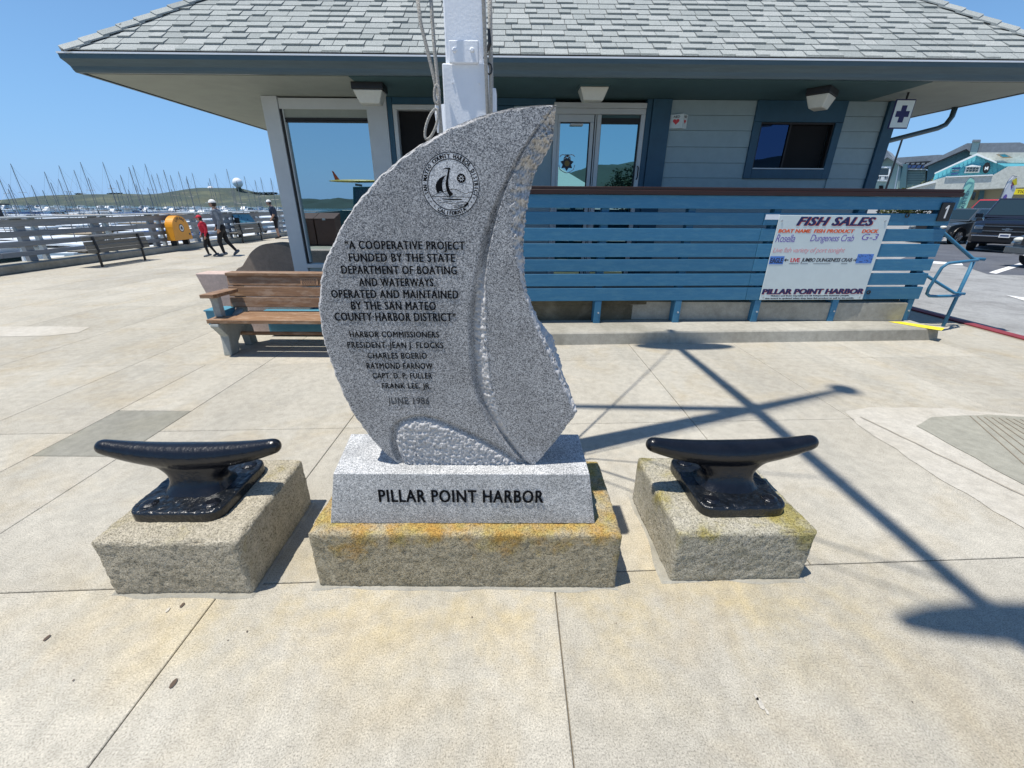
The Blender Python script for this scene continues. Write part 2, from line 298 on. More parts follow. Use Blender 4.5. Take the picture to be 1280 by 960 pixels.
m_tealblk = paint('teal_painted_wood', (0.08, 0.26, 0.36), 0.55, 0.08, 10, 0.1, 60)
m_rail = wood_mat('weathered_rail_wood', (0.20, 0.215, 0.23), (0.34, 0.355, 0.37), (60, 2, 60), 0.8, 0.12)
m_railtop = wood_mat('pale_rail_top', (0.42, 0.46, 0.47), (0.58, 0.61, 0.61), (60, 2, 60), 0.7, 0.08)
m_fbench = wood_mat('far_bench_slat', (0.12, 0.115, 0.10), (0.20, 0.19, 0.165), (60, 2, 60), 0.6, 0.1)
m_bmetal = flat('black_metal', (0.012, 0.012, 0.013), 0.4)
m_ring = paint('life_ring_yellow', (0.72, 0.30, 0.012), 0.4, 0.06, 5, 0.05, 60)
m_tyre = flat('tyre_rubber', (0.012, 0.012, 0.012), 0.85)
m_rim = flat('alloy_rim', (0.35, 0.36, 0.37), 0.3, 0.9)
m_chrome = flat('chrome', (0.75, 0.77, 0.8), 0.12, 1.0)
m_carblack = flat('black_car_paint', (0.006, 0.008, 0.014), 0.12); m_carblack.node_tree.nodes['Principled BSDF'].inputs['Coat Weight'].default_value = 1
m_cargrey = flat('grey_car_paint', (0.05, 0.065, 0.075), 0.2); m_cargrey.node_tree.nodes['Principled BSDF'].inputs['Coat Weight'].default_value = 1
m_carred = flat('red_car_paint', (0.42, 0.015, 0.02), 0.2); m_carred.node_tree.nodes['Principled BSDF'].inputs['Coat Weight'].default_value = 1
m_carteal = flat('teal_car_paint', (0.01, 0.06, 0.07), 0.3)
m_carglass = flat('car_glass', (0.015, 0.03, 0.035), 0.05); m_carglass.node_tree.nodes['Principled BSDF'].inputs['Specular IOR Level'].default_value = 1
m_lamp = flat('headlight_lens', (0.7, 0.7, 0.62), 0.15)
m_water = paint('harbour_water', (0.02, 0.11, 0.14), 0.12, 0.3, 0.5, 0.4, 2.5)
m_hull = paint('hull_white', (0.84, 0.85, 0.85), 0.3, 0.04, 3, 0, 10)
m_hullb = flat('hull_navy', (0.03, 0.06, 0.16), 0.3)
m_hullt = flat('hull_teal', (0.03, 0.22, 0.30), 0.3)
m_canvas = flat('canvas_blue', (0.03, 0.08, 0.22), 0.8)
m_canvast = flat('canvas_tan', (0.30, 0.24, 0.16), 0.8)
m_mast = flat('mast_metal', (0.22, 0.21, 0.20), 0.4, 0.3)
m_hill = paint('hill_grass', (0.095, 0.108, 0.07), 0.95, 0.35, 0.03, 0, 10, dirt=((0.045, 0.066, 0.055), 0.014, 0.40))
m_hillfar = paint('far_hills', (0.022, 0.05, 0.045), 0.95, 0.3, 0.02, 0, 10)
m_foliage = paint('foliage_green', (0.10, 0.115, 0.035), 0.85, 0.5, 3.5, 0, 10)
m_foliaged = paint('pine_green', (0.02, 0.05, 0.03), 0.85, 0.4, 3.5, 0, 10)
m_trunk = paint('trunk_bark', (0.12, 0.09, 0.06), 0.9, 0.3, 10, 0.5, 30)
m_hotel = paint('hotel_pale_teal', (0.36, 0.50, 0.47), 0.8, 0.05, 2, 0, 10, streak=(0.1, 0.1, 8))
m_hoteld = paint('hotel_slate_teal', (0.075, 0.17, 0.21), 0.8, 0.08, 2, 0, 10, streak=(0.1, 0.1, 8))
m_hotelroof = paint('hotel_roof_slate', (0.20, 0.235, 0.27), 0.9, 0.18, 3, 0, 10)
m_turq = paint('shop_turquoise', (0.14, 0.52, 0.62), 0.7, 0.06, 2, 0, 10)
m_shoproof = paint('shop_roof_shingle', (0.52, 0.54, 0.49), 0.95, 0.18, 5, 0.2, 20)
m_trimw = flat('trim_white', (0.78, 0.82, 0.82), 0.6)
m_tan = flat('shop_tan_wall', (0.42, 0.38, 0.25), 0.8)
m_skin = flat('skin', (0.45, 0.27, 0.19), 0.6)
m_jacket = paint('jacket_grey', (0.15, 0.175, 0.21), 0.85, 0.15, 12, 0.2, 40)
m_blackcloth = flat('black_cloth', (0.012, 0.012, 0.014), 0.85)
m_redcloth = paint('red_cloth', (0.55, 0.02, 0.045), 0.8, 0.15, 12, 0.2, 40)
m_navycloth = paint('navy_cloth', (0.03, 0.045, 0.075), 0.85, 0.2, 12, 0.2, 40)
m_whitecloth = flat('white_cloth', (0.8, 0.8, 0.78), 0.8)
m_hair = flat('dark_hair', (0.02, 0.015, 0.012), 0.6)
m_shoe = flat('shoe_grey', (0.12, 0.14, 0.17), 0.7)
m_bin = paint('brown_bin', (0.11, 0.055, 0.04), 0.6, 0.1, 8, 0.1, 40)
m_surf = flat('surfboard_yellow', (0.62, 0.50, 0.12), 0.3)
m_fin = flat('fin_orange', (0.5, 0.10, 0.03), 0.3)
m_steel = flat('galvanised_steel', (0.5, 0.52, 0.54), 0.4, 0.6)
m_diff = paint('lamp_diffuser', (0.55, 0.56, 0.50), 0.4, 0.04, 30, 0.3, 60)
m_decal = flat('decal_gold', (0.22, 0.14, 0.03), 0.5)
m_fog = flat('leaf_brown', (0.10, 0.07, 0.05), 0.9)

# ---------------------------------------------------------------- helpers
class MB:
    def __init__(s): s.v = []; s.f = []; s.m = []; s.k = 0
    def mat(s, k): s.k = k; return s
    def add(s, vs, fs):
        o = len(s.v); s.v += [tuple(p) for p in vs]
        for f in fs: s.f.append(tuple(i + o for i in f)); s.m.append(s.k)
        return s
    def box(s, x0, x1, y0, y1, z0, z1, R=None, T=(0, 0, 0)):
        vs = [(x, y, z) for z in (z0, z1) for y in (y0, y1) for x in (x0, x1)]
        if R is not None: vs = [tuple(R @ Vector(p) + Vector(T)) for p in vs]
        elif T != (0, 0, 0): vs = [(p[0] + T[0], p[1] + T[1], p[2] + T[2]) for p in vs]
        return s.add(vs, [(0, 2, 3, 1), (4, 5, 7, 6), (0, 1, 5, 4), (2, 6, 7, 3), (0, 4, 6, 2), (1, 3, 7, 5)])
    def hexa(s, b, t):
        return s.add(list(b) + list(t), [(3, 2, 1, 0), (4, 5, 6, 7), (0, 1, 5, 4), (1, 2, 6, 5), (2, 3, 7, 6), (3, 0, 4, 7)])
    def prism(s, poly, axis, a, b):
        "extrude a 2d polygon along an axis ('x','y','z') from a to b"
        def P(q, c): return {'x': (c, q[0], q[1]), 'y': (q[0], c, q[1]), 'z': (q[0], q[1], c)}[axis]
        n = len(poly); vs = [P(q, a) for q in poly] + [P(q, b) for q in poly]
        return s.add(vs, [tuple(range(n))[::-1], tuple(range(n, 2 * n))] + [(i, (i + 1) % n, n + (i + 1) % n, n + i) for i in range(n)])
    def tube(s, pts, r, n=8, cap=True):
        pts = [Vector(p) for p in pts]; rs = r if isinstance(r, (list, tuple)) else [r] * len(pts)
        vs = []; up = None
        for i, p in enumerate(pts):
            d = (pts[min(i + 1, len(pts) - 1)] - pts[max(i - 1, 0)]).normalized()
            if up is None: up = Vector((0, 0, 1)) if abs(d.z) < 0.9 else Vector((1, 0, 0))
            a = d.cross(up).normalized(); b = a.cross(d).normalized(); up = b
            for k in range(n):
                t = 2 * PI * k / n; vs.append(p + (a * math.cos(t) + b * math.sin(t)) * rs[i])
        fs = []
        for i in range(len(pts) - 1):
            for k in range(n): fs.append((i * n + k, i * n + (k + 1) % n, (i + 1) * n + (k + 1) % n, (i + 1) * n + k))
        if cap: fs += [tuple(range(n))[::-1], tuple(range((len(pts) - 1) * n, len(pts) * n))]
        return s.add(vs, fs)
    def ball(s, c, r, n=10, m=7):
        if not isinstance(r, (tuple, list)): r = (r, r, r)
        vs = [(c[0], c[1], c[2] - r[2])]
        for j in range(1, m):
            a = PI * j / m - PI / 2
            for k in range(n):
                t = 2 * PI * k / n; vs.append((c[0] + r[0] * math.cos(a) * math.cos(t), c[1] + r[1] * math.cos(a) * math.sin(t), c[2] + r[2] * math.sin(a)))
        vs.append((c[0], c[1], c[2] + r[2])); fs = []
        for k in range(n): fs.append((0, 1 + (k + 1) % n, 1 + k))
        for j in range(m - 2):
            for k in range(n): fs.append((1 + j * n + k, 1 + j * n + (k + 1) % n, 1 + (j + 1) * n + (k + 1) % n, 1 + (j + 1) * n + k))
        l = len(vs) - 1; o = 1 + (m - 2) * n
        for k in range(n): fs.append((o + k, o + (k + 1) % n, l))
        return s.add(vs, fs)
    def quad(s, a, b, c, d): return s.add([a, b, c, d], [(0, 1, 2, 3)])
    def mesh(s, name, mats, smooth=False):
        me = bpy.data.meshes.new(name); me.from_pydata(s.v, [], s.f)
        for m in (mats if isinstance(mats, (list, tuple)) else [mats]): me.materials.append(m)
        me.polygons.foreach_set('material_index', s.m)
        if smooth: me.polygons.foreach_set('use_smooth', [True] * len(s.f))
        me.update(); return me
    def build(s, name, mats, parent=None, smooth=False, bevel=0, seg=2, loc=None, rotz=None, fixn=True):
        me = s.mesh(name, mats, smooth)
        if bevel or fixn:
            bm = bmesh.new(); bm.from_mesh(me)
            if fixn: bmesh.ops.recalc_face_normals(bm, faces=bm.faces)
            if bevel:
                ed = [e for e in bm.edges if len(e.link_faces) == 2 and e.calc_face_angle(0) > 0.6]
                bmesh.ops.bevel(bm, geom=ed, offset=bevel, segments=seg, profile=0.5, affect='EDGES')
            bm.to_mesh(me); bm.free()
        return link(name, me, parent, loc, rotz)
def link(name, me, parent=None, loc=None, rotz=None):
    o = bpy.data.objects.new(name, me); COL.objects.link(o)
    if loc is not None: o.location = loc
    if rotz is not None: o.rotation_euler = (0, 0, rotz)
    if parent is not None: o.parent = parent
    return o
def tag(o, label, cat, group=None):
    o['label'] = label; o['category'] = cat
    if group: o['group'] = group
    return o
def thing(name, label, cat, loc=(0, 0, 0), rotz=0, group=None):
    o = bpy.data.objects.new(name, None); COL.objects.link(o); o.location = loc; o.rotation_euler = (0, 0, rotz)
    o.empty_display_size = 0.2
    return tag(o, label, cat, group)
def kind(o, k='structure'): o['kind'] = k; return o
def copy_tree(o, parent=None):
    c = o.copy(); COL.objects.link(c)
    if parent is not None: c.parent = parent
    for ch in list(o.children): copy_tree(ch, c)
    return c
def local(o, parent):
    "give a mesh made in world coordinates to a parent without moving it"
    if parent is None: return o
    o.parent = parent; o.matrix_parent_inverse = parent.matrix_world.inverted(); return o

def text_mesh(body, bold=0.0, extrude=0.0, spacing=1.0, shear=0.0, res=3):
    cu = bpy.data.curves.new('lettering', 'FONT'); cu.body = body; cu.offset = bold; cu.extrude = extrude
    cu.space_character = spacing; cu.shear = shear; cu.resolution_u = res
    ob = bpy.data.objects.new('lettering', cu); COL.objects.link(ob)
    dg = bpy.context.evaluated_depsgraph_get(); me = bpy.data.meshes.new_from_object(ob.evaluated_get(dg))
    bpy.data.objects.remove(ob); bpy.data.curves.remove(cu)
    return me
def fit_text(name, body, x0, x1, z0, z1, y, m, parent, depth=0.0012, bold=0.0, spacing=1.0, shear=0.0, slant=None, fat=0.0):
    "lettering standing on a plane facing -Y, fitted to a box; z0 is the baseline, z1 the capital height"
    me = text_mesh(body, bold, 0.5, spacing, shear)
    n = len(me.vertices)
    if n == 0: return None
    co = np.empty(n * 3); me.vertices.foreach_get('co', co); co = co.reshape(-1, 3)
    base = text_mesh('H', bold, 0.5); nb = len(base.vertices); cb = np.empty(nb * 3); base.vertices.foreach_get('co', cb); cb = cb.reshape(-1, 3); bpy.data.meshes.remove(base)
    h0, h1 = cb[:, 1].min(), cb[:, 1].max()
    X = x0 + (co[:, 0] - co[:, 0].min()) / (np.ptp(co[:, 0])) * (x1 - x0)
    Z = z0 + (co[:, 1] - h0) / (h1 - h0) * (z1 - z0)
    yy = y(Z) if callable(y) else y
    Y = yy - (co[:, 2] > 0) * depth
    if slant: X = X + slant * (Z - z0)
    me.vertices.foreach_set('co', np.stack([X, np.broadcast_to(Y, X.shape), Z], 1).ravel())
    if fat:   # heavy verticals, thin horizontals: the strokes widened sideways
        bmf = bmesh.new()
        for q_, dx_ in enumerate((-fat, 0.0, fat)):
            c_ = me.copy(); c_.transform(Matrix.Translation((dx_, -.00012 * q_, 0))); bmf.from_mesh(c_); bpy.data.meshes.remove(c_)
        bmf.to_mesh(me); bmf.free()
    me.materials.clear(); me.materials.append(m); me.update(); me.name = name
    return link(name, me, parent)

def rough_box(name, x0, x1, y0, y1, z0, z1, m, parent=None, res=0.014, amp=0.006, rad=0.015, seed=0, taper=0.0, chips=0.0):
    bm = bmesh.new(); ext = Vector((x1 - x0, y1 - y0, z1 - z0)); cnt = [max(2, int(e / res)) for e in ext]
    C0 = Vector((x0, y0, z0)); vmap = {}
    def vert(i, j, k):
        key = (i, j, k)
        if key not in vmap:
            p = C0 + Vector((ext[0] * i / cnt[0], ext[1] * j / cnt[1], ext[2] * k / cnt[2]))
            lo = C0 + Vector((rad,) * 3); hi = C0 + ext - Vector((rad,) * 3)
            q = Vector((min(max(p.x, lo.x), hi.x), min(max(p.y, lo.y), hi.y), min(max(p.z, lo.z), hi.z)))
            d = p - q; nn = d.normalized() if d.length > 1e-9 else Vector((0, 0, 0)); p = q + nn * rad
            s = Vector((seed * 3.1, seed * 1.7, seed))
            a = noise.fractal(p * 60 + s, 0.7, 2.1, 3) * amp * .75 + noise.noise(p * 7 + s) * amp * .8
            edge = sum(1 for c in range(3) if abs(d[c]) > rad * 0.6)
            if chips and edge >= 2:
                w = noise.noise(p * 14 + s * 2); a -= max(0, w) * chips
            if p.z > z0 + 0.01: p = p + nn * a
            if taper: 
                f = (p.z - z0) / ext[2]; cx, cy = (x0 + x1) / 2, (y0 + y1) / 2
                p.x = cx + (p.x - cx) * (1 + taper * f); p.y = cy + (p.y - cy) * (1 + taper * f)
            vmap[key] = bm.verts.new(p)
        return vmap[key]
    a, b, c = cnt
    for j in range(b):
        for k in range(c):
            for i in (0, a): bm.faces.new([vert(i, j, k), vert(i, j + 1, k), vert(i, j + 1, k + 1), vert(i, j, k + 1)])
    for i in range(a):
        for k in range(c):
            for j in (0, b): bm.faces.new([vert(i, j, k), vert(i + 1, j, k), vert(i + 1, j, k + 1), vert(i, j, k + 1)])
        for j in range(b):
            for k in (0, c): bm.faces.new([vert(i, j, k), vert(i + 1, j, k), vert(i + 1, j + 1, k), vert(i, j + 1, k)])
    bmesh.ops.recalc_face_normals(bm, faces=bm.faces)
    for f in bm.faces: f.smooth = True
    me = bpy.data.meshes.new(name); bm.to_mesh(me); bm.free(); me.materials.append(m)
    return link(name, me, parent)
def remeshed(mb, voxel, smooth=6, factor=0.5):
    me = mb.mesh('tmp', m_black); ob = bpy.data.objects.new('tmp', me); COL.objects.link(ob)
    r = ob.modifiers.new('r', 'REMESH'); r.mode = 'VOXEL'; r.voxel_size = voxel; r.use_smooth_shade = True
    s = ob.modifiers.new('s', 'SMOOTH'); s.iterations = smooth; s.factor = factor
    dg = bpy.context.evaluated_depsgraph_get(); out = bpy.data.meshes.new_from_object(ob.evaluated_get(dg))
    bpy.data.objects.remove(ob); bpy.data.meshes.remove(me); out.materials.clear()
    return out

# ================================================================ SETTING
def sheet(name, x0, x1, y0, y1, z, m, k='structure'):
    return kind(MB().quad((x0, y0, z), (x1, y0, z), (x1, y1, z), (x0, y1, z)).build(name, m, fixn=False), k)
sheet('water', -3000, -12.7, -1500, 3500, -3.0, m_water)
def asphalt_sheet():
    b = MB(); z = -0.12
    b.quad((6.9, -300, z), (3000, -300, z), (3000, 3500, z), (6.9, 3500, z))
    b.quad((-12.7, 60, z), (6.9, 60, z), (6.9, 3500, z), (-12.7, 3500, z))
    b.quad((-12.7, -300, z), (6.9, -300, z), (6.9, -40, z), (-12.7, -40, z))
    return kind(b.build('ground', m_asph, fixn=False))
asphalt_sheet()
# plaza: a concrete deck (pier on the left) carrying separate slabs, joints recessed
XL = [-12.0, -10.85, -9.5, -8.15, -6.8, -5.42, -4.06, -2.68, -1.30, 0.20, 1.46, 2.79, 4.15, 5.5, 6.66]
def rowy(k, x): return 1.44 + 1.45 * (k) + 0.05 * x
deck = MB()
deck.box(-12.7, 6.78, -40, 60, -3.4, -0.016)
plaza = kind(deck.build('plaza', m_joint))
g = 0.0024
def slab_poly(x0, x1, ya, yb):
    "ya, yb: functions of x"
    return [(x0 + g, ya(x0) + g), (x1 - g, ya(x1) + g), (x1 - g, yb(x1) - g), (x0 + g, yb(x0) - g)]
def slab(poly, m=m_slab, z0=-0.0155, z1=0.0, name='paving_slab', extra=0.0, parent=None):
    b = MB(); n = len(poly)
    cx = sum(p[0] for p in poly) / n; cy = sum(p[1] for p in poly) / n
    e = 0.003
    top = [(p[0] - e * (1 if p[0] > cx else -1), p[1] - e * (1 if p[1] > cy else -1), z1 + extra) for p in poly]
    rim = [(p[0], p[1], z1 - 0.003 + extra) for p in poly]; low = [(p[0], p[1], z0) for p in poly]
    vs = top + rim + low; fs = [tuple(range(n))]
    for i in range(n):
        j = (i + 1) % n
        fs += [(n + i, n + j, j, i), (2 * n + i, 2 * n + j, n + j, n + i)]
    b.add(vs, fs); return b.build(name, m, parent or plaza)
cutouts = []
NC = len(XL) - 1
for k in range(-1, 8):
    for c in range(NC):
        x0, x1 = XL[c], XL[c + 1]
        if k >= 3 and x1 > -2.68 and x1 < 5.6: continue          # under the kerb and the harbour office
        if c == 7 - 1 + 0 and k == 1:                            # this slab carries the dark repair patch, split in two
            xm = -3.29
            slab([(x0 + g, rowy(1 - 0, x0) - 1.45 + 1.45 + g), (xm - g, rowy(1, xm) + g), (xm - g, rowy(2, xm) - g), (x0 + g, rowy(2, x0) - g)][:4])
            ym = 2.415; yt = 3.10
            continue_y = [((xm + g, rowy(1, xm) + g) if False else None)]
            # the cell is row 1 (2.89..) ; patch spans 2.41 to 3.10 across two rows, handled below
            slab([(xm + g, yt + g), (x1 - g, yt + g), (x1 - g, rowy(2, x1) - g), (xm + g, rowy(2, xm) - g)])
            continue
        if c == 6 and k == 0:
            xm = -3.29; ym = 2.415
            slab([(x0 + g, rowy(0, x0) + g), (xm - g, rowy(0, xm) + g), (xm - g, rowy(1, xm) - g), (x0 + g, rowy(1, x0) - g)])
            slab([(xm + g, rowy(0, xm) + g), (x1 - g, rowy(0, x1) + g), (x1 - g, ym - g), (xm + g, ym - g)])
            slab([(xm + g, ym + g), (x1 - g, ym + g), (x1 - g, 3.10 - g), (xm + g, 3.10 - g)], m_slabdark)
            continue
        if c == NC - 3 and k == 0:   # beside the kerb ramp
            pass
        if k == -1 and c == 9: x1 = XL[11]
        if k == -1 and c == 10: continue
        slab(slab_poly(x0, x1, lambda x, k=k: rowy(k, x), lambda x, k=k: rowy(k + 1, x)))
far = MB()
far.add([(-12.0, rowy(8, -12.0) + g, -0.001), (-2.68, rowy(8, -2.68) + g, -0.001), (-2.68, 60, -0.001), (-12.0, 60, -0.001)], [(0, 1, 2, 3)])
far.add([(-12.0, -40, -0.001), (6.66, -40, -0.001), (6.66, rowy(-1, 6.66) - g, -0.001), (-12.0, rowy(-1, -12.0) - g, -0.001)], [(0, 1, 2, 3)])
far.add([(5.5, rowy(8, 5.5), -0.001), (6.66, rowy(8, 6.66), -0.001), (6.66, 60, -0.001), (5.5, 60, -0.001)], [(0, 1, 2, 3)])
kind(far.build('concrete_pavement', m_slab, fixn=False))
# expansion strips on the pier (pale bands)
for px0, py0, px1, py1 in ((165, 316, 262, 312), (100, 352, 300, 331)):
    a = onz(px0, py0); c = onz(px1, py1)
    kind(MB().quad((a[0], a[1], .003), (c[0], c[1], .003), (c[0], c[1] + .12, .003), (a[0], a[1] + .12, .003)).build('pale_strip', m_pale, fixn=False))
# pale worn patch at left
wp = [onz(*p) for p in ((-30, 409), (60, 408), (113, 409), (98, 416), (60, 420), (0, 421), (-40, 420))]
kind(MB().add([(p[0], p[1], 0.003) for p in wp], [tuple(range(len(wp)))]).build('worn_patch', m_pale, fixn=False))
# kerb ramp on the right: pale mortar border, ramp panel with tactile grooves
def poly_sheet(name, pix, z, m, wob=0.0):
    P = [onz(*p) for p in pix]; out = []
    for i in range(len(P)):
        a = Vector(P[i]); c = Vector(P[(i + 1) % len(P)]); n = max(1, int((c - a).length / 0.06))
        for q in range(n):
            v = a.lerp(c, q / n); w = Vector((noise.noise(v * 7), noise.noise(v * 7 + Vector((9, 9, 9))), 0)) * wob
            out.append((v.x + w.x, v.y + w.y, z))
    return kind(MB().add(out, [tuple(range(len(out)))]).build(name, m, fixn=True))
poly_sheet('ramp_border', [(1056, 513), (1085, 509), (1150, 509), (1200, 512), (1330, 524), (1420, 700), (1290, 668), (1180, 602), (1070, 530)], 0.003, m_pale, 0.035)
poly_sheet('ramp_panel', [(1146, 533), (1165, 522), (1235, 519), (1345, 527), (1420, 672), (1340, 640), (1230, 580)], 0.0065, m_ramp, 0.01)
gr = MB()
for i in range(9):
    a = onz(1212 + i * 9, 521 + i * 0.6); c = onz(1300 + i * 14, 600 - i * 2)
    d = Vector(c) - Vector(a); nrm = Vector((-d.y, d.x, 0)).normalized() * 0.004
    gr.quad((a[0] - nrm.x, a[1] - nrm.y, .0095), (a[0] + nrm.x, a[1] + nrm.y, .0095), (c[0] + nrm.x, c[1] + nrm.y, .0095), (c[0] - nrm.x, c[1] - nrm.y, .0095))
kind(gr.build('tactile_grooves', m_joint, fixn=False))
# hairline crack from the border towards the ramp edge
cr = MB(); pts = []
for i in range(26):
    f = i / 25; p = Vector(onz(1075 + 215 * f, 522 + 104 * f)); w = noise.noise(p * 9) * 0.012
    pts.append((p.x + w, p.y, 0.0096))
for a, c in zip(pts, pts[1:]): cr.quad((a[0] - .004, a[1], a[2]), (a[0] + .004, a[1], a[2]), (c[0] + .004, c[1], c[2]), (c[0] - .004, c[1], c[2]))
kind(cr.build('pavement_crack', m_joint, fixn=False))
# dark gum and tar spots
sp = MB()
for px, py, r in ((228, 757, .011), (59, 798, .012), (217, 855, .015), (309, 790, .004), (285, 801, .003), (92, 851, .004), (1140, 878, .003), (590, 772, .004), (361, 488, .006), (770, 780, .003)):
    c = onz(px, py); a0 = random.random() * 3
    vs = [(c[0] + r * (1 + .45 * noise.noise(Vector((px, k, 0)))) * math.cos(a0 + k * PI / 4.5) * 0.6, c[1] + r * (1 + .45 * noise.noise(Vector((k, py, 3)))) * math.sin(a0 + k * PI / 4.5) * 1.2, 0.004) for k in range(9)]
    sp.add(vs, [tuple(range(9))])
kind(sp.build('gum_spots', m_fog, fixn=True), 'stuff')
ws = MB()
for px, py, r in ((950, 880, .02), (945, 872, .012), (958, 890, .01), (210, 763, .012)):
    c = onz(px, py); vs = [(c[0] + r * .5 * math.cos(k * PI / 4) * (1 + .3 * math.sin(k * 3)), c[1] + r * math.sin(k * PI / 4), 0.0042) for k in range(8)]; ws.add(vs, [tuple(range(8))])
kind(ws.build('pale_spatter', m_pale, fixn=True), 'stuff')
# red painted kerb along the parking lot
kb = kind(MB().box(6.785, 6.94, -40, 60, -0.2, 0.004).build('red_kerb', m_redpaint, bevel=0.01))
# parking: newer dark asphalt and paint
def asph(name, pix, z, m): 
    P = [onz(px, py, -0.12) for px, py in pix]
    return kind(MB().add([(p[0], p[1], z) for p in P], [tuple(range(len(P)))]).build(name, m))
asph('asphalt_patch', [(1120, 326), (1200, 331), (1235, 343), (1300, 345), (1420, 350), (1420, 298), (1280, 303), (1180, 304)], -0.116, m_asph2)
for p in ([(1160, 303.5), (1205, 301.5), (1205, 303), (1160, 305)], [(1155, 326), (1202, 329), (1204, 332), (1155, 329)], [(1236, 341), (1240, 339.5), (1284, 326), (1290, 328), (1245, 342.5)],
          [(1216, 310), (1285, 317), (1285, 319), (1216, 311.5)], [(1256, 369), (1300, 375), (1300, 382)], [(1228, 296), (1290, 297), (1290, 298.3), (1228, 297.3)]):
    asph('parking_line', p, -0.112, m_wline)

# hill across the harbour, with trees line and radome
def hill(name, prof, Y, depth, m, base=-3.5, jag=0.6, tree=None):
    b = MB(); P = []
    for (x0, z0), (x1, z1) in zip(prof, prof[1:]):
        n = max(2, int(abs(x1 - x0) / 8))
        for i in range(n): f = i / n; P.append((x0 + (x1 - x0) * f, z0 + (z1 - z0) * f))
    P.append(prof[-1]); R = 7; n = len(P)
    vs = []
    for j in range(R):
        t = j / (R - 1)
        for (x, z) in P:
            h = base + (z - base) * math.sin(t * PI / 2) + noise.noise(Vector((x * .03, t * 4, 1))) * jag * 3 * math.sin(t * PI) + noise.noise(Vector((x * .2, t * 9, 1))) * jag
            vs.append((x, Y - depth * (1 - t), h))
    fs = [(j * n + i, j * n + i + 1, (j + 1) * n + i + 1, (j + 1) * n + i) for j in range(R - 1) for i in range(n - 1)]
    vs2 = [(x, Y + depth, base) for x, z in P]; o = len(vs); vs += vs2
    fs += [((R - 1) * n + i, (R - 1) * n + i + 1, o + i + 1, o + i) for i in range(n - 1)]
    b.add(vs, fs); return kind(b.build(name, m, smooth=True))
HY = 700
prof = [at(px, py, HY) for px, py in ((60, 262), (70, 254), (85, 247), (100, 244), (125, 243), (190, 243), (235, 242), (248, 238), (262, 235), (300, 235), (315, 239), (330, 243), (352, 244), (420, 243), (470, 246))]
hill('headland_hill', [(p[0], p[2]) for p in prof], HY, 160, m_hill)
scr = MB()
def clumps(b, pts, size, n, per=5, seed=1):
    rr = random.Random(seed)
    for (x, y, z, sx, sz) in pts:
        for i in range(n):
            c = Vector((x + rr.gauss(0, sx), y + rr.uniform(-sx, sx) * 0.5, z + rr.uniform(0, sz)))
            a, e = rr.uniform(0, 6.28), rr.uniform(-1, 1); s = size * rr.uniform(.6, 1.3)
            u_ = Vector((math.cos(a), math.sin(a), e * .5)).normalized(); w = u_.cross(Vector((e, .3, 1))).normalized()
            b.add([c - u_ * s - w * s * .6, c + u_ * s - w * s * .7, c + u_ * s * .8 + w * s, c - u_ * s * .7 + w * s * .8], [(0, 1, 2, 3)])
pts = []
for px in range(262, 346, 4):
    p = at(px, 241 if px < 300 else 246, HY - 20); pts.append((p[0], p[1], p[2] - 2, 4, 7 if px < 318 else 8))
for px in (100, 141, 143, 150): p = at(px, 246, HY - 20); pts.append((p[0], p[1], p[2], 3, 5))
clumps(scr, pts, .95, 210)
kind(scr.build('headland_scrub', m_foliaged, fixn=False), 'stuff')
c = at(297, 228.5, HY - 30); rd = thing('radome', 'white radar dome on a dark tower on the headland hill', 'radar dome', (c[0], c[1], 12))
rb = MB(); rb.ball((0, 0, c[2] - 12), 6.6, 20, 14); rb.build('dome', m_hull, rd, smooth=True)
MB().tube([(0, 0, 0), (0, 0, c[2] - 12 - 6)], [4, 3.2], 10).build('tower', m_foliaged, rd)
c = at(263, 234.5, HY - 30); r2 = thing('dish_antenna', 'small white dish building on the left shoulder of the headland hill', 'antenna', (c[0], c[1], c[2] - 6))
MB().ball((0, 0, 5), (4, 4, 3), 12, 8).build('dish', m_hull, r2, smooth=True); MB().box(-3, 3, -3, 3, -2, 3.5).build('hut', m_hull, r2)

# hills and skyline behind the photographer (seen only mirrored in the panes)
def bprof(L): return [(x, z) for x, z in L]
hb = hill('back_hills', bprof([(-900, 10), (-600, 16), (-420, 12), (-250, 7), (-100, 5), (0, 12), (40, 26), (80, 38), (120, 48), (160, 52), (200, 54), (260, 46), (350, 60), (500, 40), (900, 30)]), 600, 200, m_hillfar, base=-4, jag=2.5)
hb.rotation_euler = (0, 0, PI); hb.scale = (-1, 1, 1)

# ================================================================ HARBOUR OFFICE
BR = 0.012
office = thing('harbor_office', 'blue grey harbour office with a wide overhanging hip roof of light grey shingles', 'building', (0, 6.85, 0), math.atan(BR))
WL, WR, SZ = -3.47, 5.40, 2.95       # wall corners, soffit height (local x, z); local y = 0 is the front wall
EL, ER, EF, EB = -4.96, 6.57, -1.02, 7.4
DECK = 0.40
def op(name, b, m, parent=office, **k): return b.build(name, m, parent, **k)
# closed shell: side and back walls, interior floor and ceiling
op('side_wall', MB().box(WL, WL + .14, 0.14, 6.2, 0, SZ), m_siding)
op('side_wall', MB().box(WR - .14, WR, 0.03, 6.2, 0, SZ), m_siding)
op('back_wall', MB().box(WL, WR, 6.2, 6.34, 0, SZ), m_siding)
op('interior_lining', MB().box(WL + .142, WR - .142, 6.0, 6.19, 0.02, SZ - .01).box(WL + .142, WR - .142, .16, 6.0, .02, .04).box(WL + .142, WR - .142, .16, 6.0, SZ - .03, SZ - .01).box(WL + .142, WL + .16, .16, 6.0, .04, SZ - .03).box(WR - .16, WR - .142, .16, 6.0, .04, SZ - .03), m_black)
